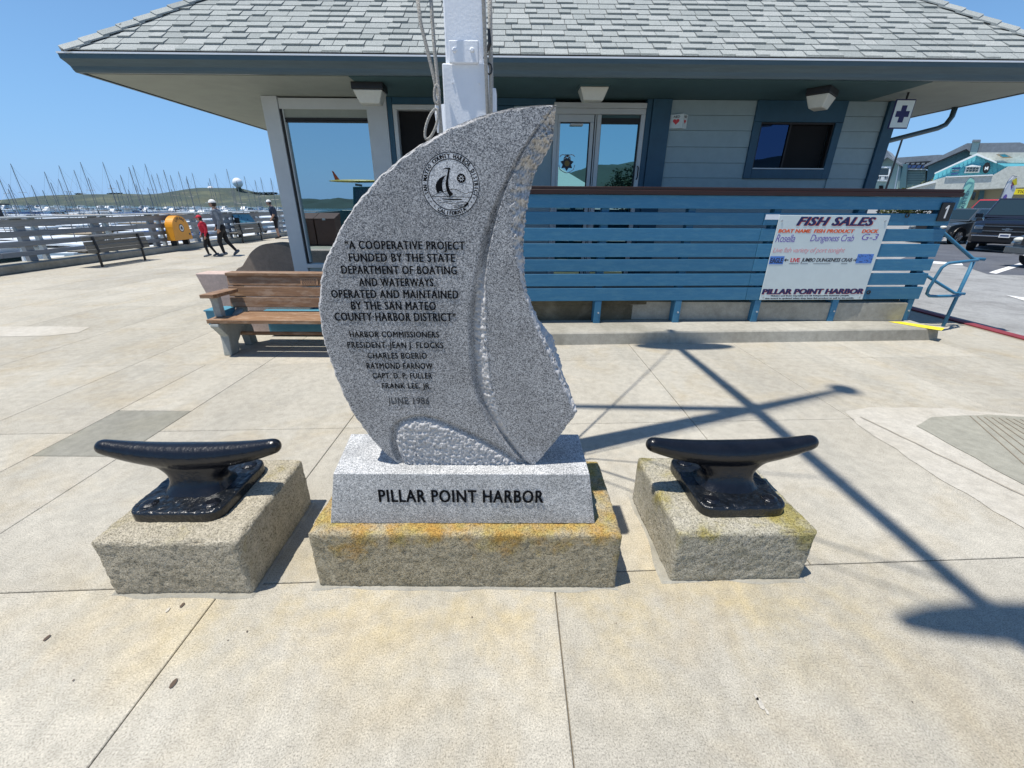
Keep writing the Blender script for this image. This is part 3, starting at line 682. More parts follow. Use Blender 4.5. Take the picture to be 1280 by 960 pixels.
# front: corner post, left window, post, doorway
def bx(name, x0, x1, z0, z1, m, y0=-0.02, y1=0.12, parent=office, bevel=0.004): return MB().box(x0, x1, y0, y1, z0, z1).build(name, m, parent, bevel=bevel, seg=1)
bx('corner_post', WL, -3.255, 0, SZ - .002, m_framew, -0.03, 0.14)
win = bx('window_frame', -3.252, -2.022, 2.80, 2.93, m_alu, -0.012, 0.08)
win['label'] = 'large left window with a pale frame'
bx('frame_side', -3.252, -3.222, .72, 2.80, m_gasket, -0.008, 0.06, win, 0); bx('frame_side', -3.200, -3.212, .74, 2.80, m_alu, -0.016, 0.05, win, 0)
bx('frame_side', -2.045, -2.022, .72, 2.80, m_alu, -0.012, 0.06, win, 0)
bx('sill', -3.252, -2.022, .66, .72, m_alu, -0.05, 0.1, win)
bx('pane', -3.2, -2.045, .72, 2.80, m_glass, 0.03, 0.036, win, 0)
bx('soffit_reflection', -3.2, -2.045, 2.70, 2.80, m_soffit, 0.005, 0.028, win, 0); bx('dark_head_bar', -3.2, -2.045, 2.672, 2.697, m_gasket, -.004, 0.028, win, 0); bx('dark_head_bar', -3.2, -2.045, 2.645, 2.664, m_gasket, -.002, 0.028, win, 0)  # added panel: soffit's reflection put into its colour, dark bars below
bx('lower_wall', -3.252, -2.022, 0.0, .658, m_siding, 0.0, 0.12)
bx('wall_post', -2.02, -1.76, 0, SZ - .002, m_framew, -0.03, 0.14)
bx('door_trim', -1.755, -1.685, 0, SZ - .002, m_trim, -0.025, 0.14)
dr = bx('door_frame', -1.68, -1.625, DECK, 2.86, m_alu, -0.03, 0.1); dr['label'] = 'open dark doorway with a grey frame'
bx('door_head', -1.68, -0.62, 2.80, 2.86, m_alu, -0.034, 0.1, dr); bx('jamb', -.68, -.62, DECK, 2.798, m_alu, -0.03, 0.1, dr)
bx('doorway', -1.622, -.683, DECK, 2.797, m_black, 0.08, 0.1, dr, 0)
bx('header_trim', -1.682, .58, 2.862, SZ - .002, m_trim, -0.02, 0.14)
bx('wall_panel', -.615, -.0, 0, 2.86, m_trim, 0.0, 0.12)
bx('wall_panel', .004, .56, 0, 2.86, m_siding, 0.004, 0.12)
sp_ = bx('wall_speaker', -.18, -.02, 2.60, 2.78, m_alu, -0.06, -0.002); sp_['label'] = 'small pale vented box high on the wall'
vb = MB(); 
for i in range(5): vb.box(-.155, -.045, -0.064, -0.0605, 2.625 + i * .03, 2.637 + i * .03)
vb.build('vent_slot', m_gasket, sp_)
# sliding glass doors
sl = bx('sliding_door_frame', .563, 1.85, 2.835, 2.90, m_alu, -0.045, 0.1); sl['label'] = 'pair of glazed sliding doors'
bx('frame_head', .563, 1.85, 2.765, 2.833, m_alu, -0.03, 0.1, sl); bx('frame_side', .563, .62, DECK, 2.764, m_alu, -0.03, 0.1, sl); bx('frame_side', 1.79, 1.85, DECK, 2.764, m_alu, -0.03, 0.1, sl)
lf = bx('door_leaf', .622, 1.135, 2.67, 2.762, m_alu, -0.018, 0.05, sl); bx('stile', 1.085, 1.135, DECK + .05, 2.668, m_alu, -0.018, 0.05, sl); bx('stile', .622, .66, DECK + .05, 2.668, m_alu, -0.018, 0.05, sl)
bx('pane', .66, 1.085, DECK + .05, 2.668, m_glassd, 0.01, 0.016, sl, 0)
bx('gasket', .66, 1.085, 2.655, 2.668, m_gasket, -0.003, 0.005, sl, 0); bx('gasket', 1.07, 1.085, DECK + .05, 2.654, m_gasket, -0.003, 0.005, sl, 0)
bx('track', 1.138, 1.148, DECK, 2.762, m_gasket, -0.012, 0.05, sl, 0); bx('track', 1.165, 1.172, DECK, 2.762, m_gasket, -0.008, 0.05, sl, 0)
bx('stile', 1.175, 1.235, DECK, 2.762, m_alu, -0.026, 0.06, sl); bx('stile', 1.150, 1.164, DECK, 2.762, m_alu, -0.022, 0.05, sl, 0)
bx('pane', 1.235, 1.79, DECK, 2.762, m_glassd, 0.03, 0.036, sl, 0)
bx('gasket', 1.776, 1.79, DECK, 2.76, m_gasket, 0.004, 0.025, sl, 0); bx('gasket', 1.235, 1.243, DECK, 2.76, m_gasket, 0.004, 0.025, sl, 0)
bx('door_soffit_reflection', 1.235, 1.775, 2.725, 2.76, m_soffitb, 0.004, 0.028, sl, 0); bx('dark_head_bar', 1.235, 1.775, 2.655, 2.723, m_gasket, 0.002, 0.028, sl, 0)  # added dark band over the glass, painting in the mirrored soffit
bx('door_closer', .80, .98, 2.625, 2.65, m_alu, -0.05, 0.002, sl); 
hd = MB().tube([(1.815, -.03, 1.95), (1.815, -.075, 1.97), (1.815, -.075, 2.10), (1.815, -.03, 2.12)], .009).build('handle', m_gasket, sl)
# decal: seven point badge on the left leaf
dc = MB()
cx, cz = .665 + .12, 2.155
def star(b, cx, cz, R, r, n, y, rot=PI / 2):
    vs = [(cx + (R if i % 2 == 0 else r) * math.cos(rot + i * PI / n), y, cz + (R if i % 2 == 0 else r) * math.sin(rot + i * PI / n)) for i in range(2 * n)]
    b.add([(cx, y, cz)] + vs, [(0, 1 + i, 1 + (i + 1) % (2 * n)) for i in range(2 * n)])
def disc(b, cx, cz, r, y, n=20, rx=None): b.add([(cx + (rx or r) * math.cos(2 * PI * i / n), y, cz + r * math.sin(2 * PI * i / n)) for i in range(n)], [tuple(range(n))])
dc.mat(0); star(dc, cx, cz, .10, .065, 7, 0.007, -PI / 2); dc.box(cx - .03, cx + .03, 0.0062, 0.0068, cz + .08, cz + .115)
dc.mat(1); disc(dc, cx, cz, .038, 0.0055); dc.mat(2)
for s in (-1, 1):
    pts = [(cx + s * (.06 + .045 * math.cos(a)), 0.006, cz + .085 + .028 * math.sin(a)) for a in np.linspace(0, 4.6, 9)]
    dc.tube(pts, .006, 5)
    dc.tube([(cx + s * .115, .006, cz - .02), (cx + s * .10, .006, cz - .08), (cx + s * .05, .006, cz - .11), (cx, .006, cz - .125)], .005, 5)
dc.build('badge_decal', [m_marker, m_decal, m_alu], sl, fixn=False)
# blue pilaster and siding boards
bx('pilaster', 1.853, 1.93, 0, SZ - .002, m_trim, -0.03, 0.12); bx('pilaster', 1.933, 2.195, 0, SZ - .002, m_trim, -0.055, 0.12)
rows = [0.02, .20, .40, .60, .795, .99, 1.19, 1.385, 1.58, 1.775, 1.975, 2.172, 2.375, 2.58, 2.765, 2.948]
for a_, c_, z0_, z1_ in ((2.197, 3.50, 0, SZ - .004), (4.565, 5.238, 0, SZ - .004), (3.502, 4.563, 0, 2.10), (3.502, 4.563, 2.68, SZ - .004)): bx('wall_sheathing', a_, c_, z0_, z1_, m_siding, 0.014, 0.11, bevel=0)
def board(x0, x1, z0, z1, i):
    b = MB(); e = .0025   # board lies on the wall, lower edge a little proud
    b.hexa([(x0, -.009, z0 + e), (x1, -.009, z0 + e), (x1, .013, z0 + e), (x0, .013, z0 + e)], [(x0, -.003, z1 - e), (x1, -.003, z1 - e), (x1, .013, z1 - e), (x0, .013, z1 - e)])
    return b.build('siding_board', m_siding, office)
for i in range(len(rows) - 1):
    z0, z1 = rows[i], rows[i + 1]
    if z1 < 1.97: 
        xs = [(2.198, 3.1 + (i % 3) * .3), (3.1 + (i % 3) * .3, 4.67), (4.67, 5.238)]
    else: xs = [(2.198, 3.395), (4.672, 5.238)]
    for a, c in xs: board(a + .001, c - .001, z0, z1, i)
bx('corner_trim', 5.24, WR, 0, SZ - .002, m_trim, -0.045, 0.12)
# service window
w2 = bx('window_surround', 3.395, 4.668, 2.69, SZ - .002, m_trim, -0.03, 0.1); w2['label'] = 'blue trimmed service window, left pane glazed and right half open'
bx('surround_side', 3.395, 3.505, 1.972, 2.688, m_trim, -0.03, 0.1, w2); bx('surround_side', 4.562, 4.668, 1.972, 2.688, m_trim, -0.03, 0.1, w2); bx('surround_sill', 3.506, 4.561, 1.972, 2.095, m_trim, -0.03, 0.1, w2)
bx('frame', 3.507, 4.560, 2.665, 2.687, m_gasket, -0.01, 0.06, w2, 0); bx('frame', 3.507, 4.56, 2.097, 2.112, m_alu, -0.034, 0.06, w2, 0)
bx('frame', 3.507, 3.524, 2.113, 2.664, m_gasket, -0.01, 0.06, w2, 0); bx('frame', 4.543, 4.560, 2.113, 2.664, m_gasket, -0.01, 0.06, w2, 0); bx('mullion', 3.935, 3.957, 2.113, 2.664, m_gasket, 0.0, 0.05, w2, 0)
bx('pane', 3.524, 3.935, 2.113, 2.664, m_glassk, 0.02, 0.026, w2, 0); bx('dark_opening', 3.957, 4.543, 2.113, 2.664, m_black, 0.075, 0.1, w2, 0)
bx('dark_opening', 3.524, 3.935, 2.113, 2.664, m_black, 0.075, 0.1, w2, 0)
# soffit panels, fascia / gutter
def soff(name, x0, x1, m): 
    return op(name, MB().box(x0, x1, EF + .03, EB - .03, SZ, SZ + .02), m)
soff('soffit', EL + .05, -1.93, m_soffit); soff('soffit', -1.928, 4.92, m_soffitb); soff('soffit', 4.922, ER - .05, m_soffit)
def gutter(p0, p1, n, nm='gutter'):
    "ogee gutter run; p0,p1 2d eave line ends, n outward normal"
    prof_ = [(0.0, 0.0), (.035, 0.0), (.045, .02), (.055, .055), (.075, .085), (.10, .115), (.105, .165), (0.0, .165)]
    b = MB(); d = (Vector(p1) - Vector(p0)).normalized(); n = Vector(n)
    vs = []
    for (p, s) in ((p0, -1), (p1, 1)):
        for q, z in prof_:
            v = Vector(p) + n * q + d * s * q     # mitred corner
            vs.append((v.x, v.y, SZ + z))
    k = len(prof_); fs = [(i, (i + 1) % k, k + (i + 1) % k, k + i) for i in range(k)] + [tuple(range(k))[::-1], tuple(range(k, 2 * k))]
    b.add(vs, fs); o = op(nm, b, m_gutter)
    b = MB(); vs = []
    for (p, s) in ((p0, -1), (p1, 1)):
        for q, z in ((.0, .166), (.108, .166), (.112, .158), (.112, .175), (0.0, .180)):
            v = Vector(p) + n * q + d * s * q; vs.append((v.x, v.y, SZ + z))
    k = 5; fs = [(i, (i + 1) % k, k + (i + 1) % k, k + i) for i in range(k)] + [tuple(range(k))[::-1], tuple(range(k, 2 * k))]
    b.add(vs, fs); b.build('drip_edge', m_gutline, o)
    return o
gutter((EL, EF), (ER, EF), (0, -1)); gutter((EL, EB), (EL, EF), (-1, 0)); gutter((ER, EF), (ER, EB), (1, 0)); gutter((ER, EB), (EL, EB), (0, 1))
# downspout on the right side
MB().tube([(ER - .06, .33, SZ - .0), (ER - .06, .33, SZ - .12), (ER - .11, .33, SZ - .22), (ER - .22, .32, SZ - .27), (5.56, .24, SZ - .46), (5.46, .22, SZ - .52), (5.45, .22, SZ - .65), (5.45, .22, .1)], .035, 10).build('downspout', m_gutter, office, smooth=True)
# hip roof
PT = 0.79; ZE = SZ + .205
OX = 0.06
roof = MB()
e0x, e1x, e0y, e1y = EL - OX, ER + OX, EF - OX, EB + OX
hy = (e1y - e0y) / 2; zr = ZE + hy * PT; zb = ZE - .03
A, B_, C_, D_ = (e0x, e0y, ZE), (e1x, e0y, ZE), (e1x, e1y, ZE), (e0x, e1y, ZE); R0, R1 = (e0x + hy, e0y + hy, zr), (e1x - hy, e0y + hy, zr)
dn = .02
roof.add([A, B_, C_, D_, R0, R1], [(0, 1, 5, 4), (1, 2, 5), (2, 3, 4, 5), (3, 0, 4), (3, 2, 1, 0)])
rf = op('roof', roof, m_roofdeck)
MB().box(e0x + .02, e1x - .02, e0y + .02, e0y + .05, SZ + .1805, ZE - .001).build('dark_eave_gap', m_roofdeck, rf)
sl_n = math.sqrt(1 + PT * PT)
def shingle_face(front_y, full, nidx):
    pass
EXPO = 0.142; TH_S = 0.010
# shingles: rows of tabs laid on the front slope; local frame s = up slope, x = along eave
def tabmesh(name, w, th):
    b = MB(); h = EXPO + .012
    # lies flat: x 0..w, y (up slope) 0..h, thickness tapering to nothing at the top
    b.add([(0, 0, 0), (w, 0, 0), (w, 0, th), (0, 0, th), (0, h, 0), (w, h, 0), (w, h, .0015), (0, h, .0015)], [(0, 1, 2, 3), (3, 2, 6, 7), (0, 3, 7, 4), (1, 5, 6, 2)])
    me = b.mesh(name, m_shingle); at_ = me.attributes.new('tone', 'FLOAT', 'POINT'); return me
tabs = {}
def tab(w, t): 
    k = (w, t)
    if k not in tabs: tabs[k] = tabmesh('shingle', w, t)
    return tabs[k]
rr = random.Random(3)
stuff_v = MB(); tones = []
ang = math.atan(PT)
count = 0
def slope_pt(x, s, h=0.0): return (x, e0y + s * math.cos(ang) - h * math.sin(ang), ZE + s * math.sin(ang) + h * math.cos(ang))
nrows = int(hy * sl_n / EXPO); th = .010
for r_ in range(nrows):
    s0 = r_ * EXPO - .01; yin = s0 * math.cos(ang)
    xa, xb = e0x + max(0, yin), e1x - max(0, yin)
    x = xa + (rr.uniform(-.1, 0) if True else 0); first = True
    while x < xb - .02:
        w = rr.choice([.15, .18, .21, .24, .27]); th = (.010 if th > .015 else .022) if rr.random() < .72 else th; 
        xs, xe = max(x, xa), min(x + w, xb)
        if xe - xs > 0.02:
            whole = xs == x and xe == x + w
            if count < 290 and r_ < 8 and whole:
                o = link('shingle', tab(w - .007, th), rf, slope_pt(x, s0, .001)); o.rotation_euler = (ang, 0, 0); count += 1
            else:
                a_ = xs; c_ = xe - .007; h = EXPO + .012; 
                ta, tc = a_, c_
                yt_ = (s0 + h) * math.cos(ang)
                ta = max(ta, e0x + yt_); tc = min(tc, e1x - yt_)
                if tc < ta: ta = tc = (a_ + c_) / 2
                ta = min(ta, c_); 
                stuff_v.add([slope_pt(a_, s0, 0.001), slope_pt(c_, s0, 0.001), slope_pt(c_, s0, th), slope_pt(a_, s0, th), slope_pt(ta, s0 + h, .0005), slope_pt(tc, s0 + h, .0005), slope_pt(tc, s0 + h, .002), slope_pt(ta, s0 + h, .002)], [(0, 1, 2, 3), (3, 2, 6, 7), (0, 3, 7, 4), (1, 5, 6, 2)])
                tones += [rr.random()] * 8
        x += w
# the other three slopes, joined
def side_slope(o0, dx, up, L):
    global tones
    for r_ in range(nrows):
        s0 = r_ * EXPO - .01; inn = max(0, s0 * math.cos(ang)); x = inn
        while x < L - inn - .03:
            w = min(rr.choice([.19, .25, .31]), L - inn - x); th = rr.choice([.006, .012]); h = EXPO + .012
            def P(xx, s, hh): 
                v = Vector((o0[0], o0[1], ZE)) + Vector((dx[0], dx[1], 0)) * xx + Vector((up[0], up[1], 0)) * (s * math.cos(ang) - hh * math.sin(ang)) + Vector((0, 0, s * math.sin(ang) + hh * math.cos(ang)))
                return tuple(v)
            it = (s0 + h) * math.cos(ang); ta, tc = max(x, it), min(x + w - .003, L - it)
            if tc < ta: ta = tc = x + w / 2
            stuff_v.add([P(x, s0, .001), P(x + w - .003, s0, .001), P(x + w - .003, s0, th), P(x, s0, th), P(ta, s0 + h, .0005), P(tc, s0 + h, .0005), P(tc, s0 + h, .002), P(ta, s0 + h, .002)], [(0, 1, 2, 3), (3, 2, 6, 7), (0, 3, 7, 4), (1, 5, 6, 2)])
            tones += [rr.random()] * 8; x += w
side_slope((e0x, e1y), (0, -1), (1, 0), e1y - e0y); side_slope((e1x, e0y), (0, 1), (-1, 0), e1y - e0y); side_slope((e1x, e1y), (-1, 0), (0, -1), e1x - e0x)
so = stuff_v.build('shingle_field', m_shingle, rf, fixn=False)
ta_ = so.data.attributes.new('tone', 'FLOAT', 'POINT'); ta_.data.foreach_set('value', tones); kind(so, 'stuff')
# hip caps: folded shingles overlapping up each front hip
def hipcaps(cx, cy, sx, sy, n):
    L = Vector((sx, sy, PT)); Ln = L.normalized(); side1 = Vector((sx, 0, 0)); 
    # directions down the two slopes, perpendicular to the hip, in each roof plane
    n1 = Vector((0, -sy * PT, 1)).normalized(); n2 = Vector((-sx * PT, 0, 1)).normalized()
    d1 = Ln.cross(n1).normalized(); d1 = d1 if d1.z < 0 else -d1; d2 = Ln.cross(n2).normalized(); d2 = d2 if d2.z < 0 else -d2
    up = (n1 + n2).normalized(); me = None
    for i in range(n):
        base = Vector((cx, cy, ZE)) + Ln * (i * .215 - .02) + up * .014; h = .27; wd = .14; t = .014
        b = MB(); vs = []
        for (q, lift) in ((base, .016), (base + Ln * h, 0.0)):
            for (d, k) in ((d1, 1), (None, 0), (d2, 1)):
                p = q + (d * wd if d is not None else Vector((0, 0, 0))) + up * (lift - (.0 if d is not None else 0)); vs += [p, p + up * t]
        b.add(vs, [(0, 2, 3, 1), (2, 4, 5, 3), (1, 3, 9, 7), (3, 5, 11, 9), (0, 1, 7, 6), (4, 10, 11, 5), (0, 6, 8, 2), (2, 8, 10, 4), (6, 7, 9, 8), (8, 9, 11, 10)])
        o = b.build('hip_cap', m_shingle, rf); o.data.attributes.new('tone', 'FLOAT', 'POINT')
hipcaps(e0x, e0y, 1, 1, 20); hipcaps(e1x, e0y, -1, 1, 20)

def toworld(x, y, z): c, s = math.cos(math.atan(BR)), math.sin(math.atan(BR)); return (x * c - y * s, 6.85 + x * s + y * c, z)
# soffit lamps
def soffit_lamp(label, x, y, rz, up=.0, w=.38, base_black=True):
    t = thing('soffit_lamp', label, 'ceiling lamp', toworld(x, y, SZ - up), rz, 'lamps under the eave')
    b = MB(); b.box(-w / 2, w / 2, -.13, .13, -.075, 0); b.build('housing', m_bmetal if base_black else m_soffitb, t, bevel=.006)
    b = MB(); h = w / 2 - .012; b.hexa([(-h * .68, -.075, -.215), (h * .68, -.075, -.215), (h * .68, .08, -.215), (-h * .68, .08, -.215)], [(-h, -.125, -.078), (h, -.125, -.078), (h, .125, -.078), (-h, .125, -.078)])
    b.build('diffuser', m_diff, t, bevel=.012)
soffit_lamp('black based box lamp under the eave above the big left window', -1.79, -.66, 0.03)
soffit_lamp('pale box lamp without black base under the eave above the sliding doors', .985, -.62, 0, up=-.06, base_black=False)
soffit_lamp('lamp turned at an angle under the eave above the blue service window', 3.88, -.62, 0.75)
# cross sign
cs = thing('first_aid_sign', 'white square sign with a navy blue cross under the eave at the building corner', 'sign', (5.07, 6.4, 2.71), 0)
b = MB(); b.box(-.13, .13, -.008, .008, -.165, .165); b.build('sign_plate', m_navy, cs, bevel=.006, seg=1)
MB().box(-.116, .116, -.0105, -.0085, -.151, .151).build('sign_face', m_board, cs, bevel=.001)
MB().box(-.033, .033, -.0135, -.011, -.095, .095).box(-.085, -.0335, -.0135, -.011, -.033, .033).box(.0335, .085, -.0135, -.011, -.033, .033).build('cross', m_navy, cs)
MB().box(-.01, .01, -.006, .006, .166, .24).build('hanger', m_bmetal, cs)
# AED sign: folded plate
ae = thing('aed_sign', 'small folded white AED sign with red heart on the siding', 'sign', toworld(2.315, -.012, 2.68), math.atan(BR))
MB().add([(-.115, 0, -.08), (.045, -.075, -.085), (.045, -.075, .09), (-.115, 0, .085), (.135, 0, -.08), (.135, 0, .085)], [(0, 1, 2, 3), (1, 4, 5, 2), (0, 3, 5, 4), (3, 2, 5), (0, 4, 1)]).build('folded_plate', m_board, ae, fixn=True)
def heart(b, cx, cz, s, y, k=1):
    vs = []
    for i in range(24):
        t = 2 * PI * i / 24; vs.append((cx + k * s * 16 * math.sin(t) ** 3 / 17, s * (13 * math.cos(t) - 5 * math.cos(2 * t) - 2 * math.cos(3 * t) - math.cos(4 * t)) / 17))
    return [(p[0], y, cz + p[1]) for p in vs]
b = MB()
vs = heart(b, -.035, 0.0, .042, 0); b.add([(p[0], -.003 - (p[0] + .115) * .469, p[2]) for p in vs], [tuple(range(24))])
vs = heart(b, .09, 0.0, .03, 0, .7); b.add([(p[0], -.003 - (.135 - p[0]) * .833, p[2]) for p in vs], [tuple(range(24))])
b.build('heart', m_red, ae)
for body, x0, x1, ff in (('AED', -.075, .005, lambda x: -.0035 - (x + .115) * .469), ('AED', .062, .12, lambda x: -.0035 - (.135 - x) * .833)):
    o = fit_text('lettering', body, x0, x1, .045, .072, 0, m_marker, ae, .0002, bold=.02)
    for v in o.data.vertices: v.co.y = ff(v.co.x)

# ================================================================ FENCE, LOW WALL, KERB
FS = 0.055
fence = thing('slat_fence', 'blue slatted fence with brown cap rail in front of the harbour office', 'fence', (0, 5.38, 0), math.atan(FS))
FL, FR = -1.1, 5.56
MB().box(FL, FR, -.05, .10, 1.715, 1.765).box(FL, FR, -.035, -.0055, 1.766, 1.80).build('cap_rail', m_cap, fence, bevel=.004, seg=1)
zrows = [(1.565, 1.712), (1.380, 1.522), (1.192, 1.340), (1.000, 1.160), (.825, .970), (.640, .792), (.450, .612)]
xcut = [FL, 3.04 + .07, 5.30, FR]
for i, (z0, z1) in enumerate(zrows):
    cuts = [FL, FR] if i == 0 else [FL, 3.10, FR - .03 - .02 * i * 0]
    for a, c in zip(cuts, cuts[1:]):
        MB().box(a + .002, c - .002, -.02 - (.004 if a > 3 else 0), .018, z0, z1).build('slat', m_fence, fence, bevel=.003, seg=1)
for x in (-1.04, .04, 1.125, 2.20, 3.285, 4.37, 5.44):
    p = MB().box(x - .045, x + .045, .0195, .115, .155, 1.714).build('post', m_fence, fence, bevel=.004, seg=1)
    MB().box(x - .043, x + .043, -.018, .0185, .14, .448).build('foot_block', m_fence, p, bevel=.004, seg=1)
    MB().tube([(x + .01, -.03, .29), (x + .01, -.015, .29)], .012, 6).build('bolt', m_steel, p)
# retaining wall of the raised deck, the deck and its kerb
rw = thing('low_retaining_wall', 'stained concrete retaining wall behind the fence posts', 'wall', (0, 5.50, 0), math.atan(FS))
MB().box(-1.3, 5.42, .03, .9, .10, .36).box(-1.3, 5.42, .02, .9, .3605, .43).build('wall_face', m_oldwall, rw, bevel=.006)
kb2 = MB(); 
def fz(x): return 4.912 + .062 * (x - .27)
kb2.add([(-2.2, fz(-2.2), 0), (5.56, fz(5.56), 0), (5.60, 6.9, 0), (-2.2, 6.9, 0), (-2.2, fz(-2.2) + .02, .135), (5.54, fz(5.54) + .02, .135), (5.58, 6.9, .135), (-2.2, 6.9, .135),
         (-2.2, fz(-2.2) + .035, .15), (5.525, fz(5.52) + .035, .15), (5.565, 6.9, .15), (-2.2, 6.9, .15)],
        [(3, 2, 1, 0), (0, 1, 5, 4), (1, 2, 6, 5), (2, 3, 7, 6), (3, 0, 4, 7), (4, 5, 9, 8), (5, 6, 10, 9), (6, 7, 11, 10), (7, 4, 8, 11), (8, 9, 10, 11)])
kerb = kind(kb2.build('kerb_step', m_kerbc))
dk = kind(MB().box(-1.3, 5.36, 5.62, 6.86, .155, DECK).build('raised_deck', m_kerbc))
ys = MB().add([(q_[0], q_[1], .154) for q_ in [onz(*p, .154) for p in ((1110, 402), (1126, 402), (1181, 410), (1177, 413.2), (1150, 409))]], [(0, 1, 2, 3, 4)]).build('yellow_edge_paint', m_yellow, kerb)
# board
bd = thing('fish_sales_board', 'white fish sales notice board screwed to the blue fence', 'notice board', (0, 5.38, 0), math.atan(FS))
BX0, BX1, BZ0, BZ1 = 3.283, 4.712, .452, 1.498
MB().box(BX0, BX1, -.038, -.0265, BZ0, BZ1).build('panel', m_board, bd, bevel=.003, seg=1)
MB().box(3.11, 3.285, -.034, -.0265, 1.445, 1.505).build('paper_tag', m_white, bd)
BW, BH = BX1 - BX0, BZ1 - BZ0
def bt(body, u0, u1, v0, v1, m, bold=0, sp=1, shear=0, y=-.0385, sl=None):
    return fit_text('lettering', body, BX0 + BW * u0, BX0 + BW * u1, BZ1 - BH * v1, BZ1 - BH * v0, y, m, bd, .0008, min(bold, .02), sp, shear, sl, fat=(.006 if bold > .045 and (v1 - v0) > .05 else (.0035 if bold > .045 else (.0012 if bold > .005 else 0))))
bt('FISH SALES', .175, .868, .022, .118, m_orange, .055, 1.1, .25, y=-.0383, sl=.1); bt('FISH SALES', .168, .862, .018, .114, m_navy, .05, 1.1, .25, y=-.0395, sl=.1)
bt('BOAT NAME', .022, .315, .155, .195, m_orange, .05, 1.05, .1); bt('FISH PRODUCT', .345, .71, .155, .195, m_orange, .05, 1.05, .1); bt('DOCK', .785, .93, .155, .195, m_orange, .05, 1.05, .1)
bt('Rosella', .015, .19, .215, .30, m_pen, -.004, .9, .2); bt('Dungeness Crab', .33, .73, .215, .29, m_pen, -.004, .9, .2); bt('G-3', .80, .95, .205, .275, m_pen, -.004, 1, .2)
bt('Live fish variety of port tonight', .015, .68, .365, .42, m_penred, -.006, .9, .2)
MB().box(BX0 + .004, BX0 + BW * .135, -.0400, -.0385, BZ1 - BH * .56, BZ1 - BH * .465).build('blue_tag', m_bluetag, bd); bt('EAGLE', .012, .125, .485, .545, m_marker, .01, y=-.0405)
bt('LIVE', .20, .285, .487, .535, m_red, .02, .9); bt('JUMBO DUNGENESS CRAB', .30, .775, .487, .53, m_marker, .008, .95, .15)
ar = MB()
for s, u in ((-1, .165), (1, .80)):
    x = BX0 + BW * u; z = BZ1 - BH * .51; ar.box(x - .02, x + .02, -.0393, -.0385, z - .006, z + .006); ar.add([(x + s * .04, -.0393, z), (x + s * .012, -.0393, z + .022), (x + s * .012, -.0393, z - .022)], [(0, 1, 2)])
for u0, u1 in ((.19, .28), (.30, .37), (.42, .58), (.68, .74)): ar.box(BX0 + BW * u0, BX0 + BW * u1, -.0393, -.0385, BZ1 - BH * .555, BZ1 - BH * .551)
ar.build('arrows', m_marker, bd)
MB().box(BX0 + BW * .815, BX0 + BW * .965, -.0400, -.0385, BZ1 - BH * .55, BZ1 - BH * .44).build('blue_tag', m_bluetag, bd)
sc_ = MB(); rq = random.Random(5)
for i in range(26): 
    x = BX0 + BW * rq.uniform(.82, .955); z = BZ1 - BH * rq.uniform(.445, .54); sc_.box(x, x + rq.uniform(.006, .03), -.0408, -.0402, z, z + rq.uniform(.003, .007))
sc_.build('tag_scribble', m_marker, bd)
bt('PILLAR POINT HARBOR', .012, .985, .865, .93, m_orange, .055, 1.02, .1, y=-.0383); bt('PILLAR POINT HARBOR', .008, .98, .861, .926, m_navy, .055, 1.02, .1, y=-.0395)
bt('Fishers and Boat Captains are all independent business people,', .10, .86, .94, .955, m_marker, .02); bt('this board is updated when they have fish product to sell to the public', .05, .91, .972, .988, m_marker, .02)
scw = MB()
for u, v in ((.03, .06), (.965, .06), (.03, .965), (.965, .965)): scw.tube([(BX0 + BW * u, -.045, BZ1 - BH * v), (BX0 + BW * u, -.038, BZ1 - BH * v)], .012, 8)
scw.build('screws', m_steel, bd)
# number plate 1
n1 = thing('berth_number_sign', 'small black sign with a white 1 at the right end of the fence', 'sign', (0, 5.38, 0), math.atan(FS))
MB().box(5.335, 5.495, -.045, -.026, 1.435, 1.652).build('plate', m_bmetal, n1, bevel=.004)
MB().add([(x, -.0462, z) for x, z in ((5.408, 1.47), (5.430, 1.47), (5.430, 1.62), (5.412, 1.62), (5.388, 1.595), (5.388, 1.575), (5.408, 1.588))], [tuple(range(7))]).build('number_one', m_whitecloth, n1, fixn=False)
# eye bolts on the fence
for x, z in ((4.93, 1.50), (4.77, .545)):
    t = tag(MB().tube([(x + .022 * math.cos(a), 5.38 + x * FS - .03, z + .022 * math.sin(a)) for a in np.linspace(0, 2 * PI, 13)], .006, 6).build('eye_bolt', m_bmetal), 'black eye bolt on the fence, ' + ('near the top right corner of the board' if z > 1 else 'right of the lower board edge'), 'eye bolt')
# ramp handrail
hr = thing('pipe_handrail', 'blue pipe handrail with looped end beside the parking lot', 'handrail', (6.25, 5.9, 0))
def hp(*P): return [(x - 6.25, y - 5.9, z) for x, y, z in P]
MB().tube(hp((6.28, 5.92, 0), (6.30, 5.90, .95)), .022, 10).build('post', m_fence, hr, smooth=True)
MB().tube(hp((5.50, 5.99, 1.46), (5.73, 5.98, 1.33), (6.30, 5.93, .955), (6.42, 5.88, .95)), .021, 10).build('upper_rail', m_fence, hr, smooth=True)
MB().tube(hp((5.50, 5.98, .90), (5.73, 5.97, .75), (6.22, 5.90, .49), (6.33, 5.86, .485)), .019, 10).build('lower_rail', m_fence, hr, smooth=True)
MB().tube(hp((6.30, 5.90, .952), (6.24, 5.80, .95), (5.80, 5.60, .945), (5.66, 5.60, .93), (5.62, 5.62, .87), (5.60, 5.66, .60), (5.61, 5.67, .52), (5.66, 5.67, .49), (5.76, 5.68, .485), (6.10, 5.72, .485), (6.28, 5.86, .485)), .019, 10).build('return_loop', m_fence, hr, smooth=True)

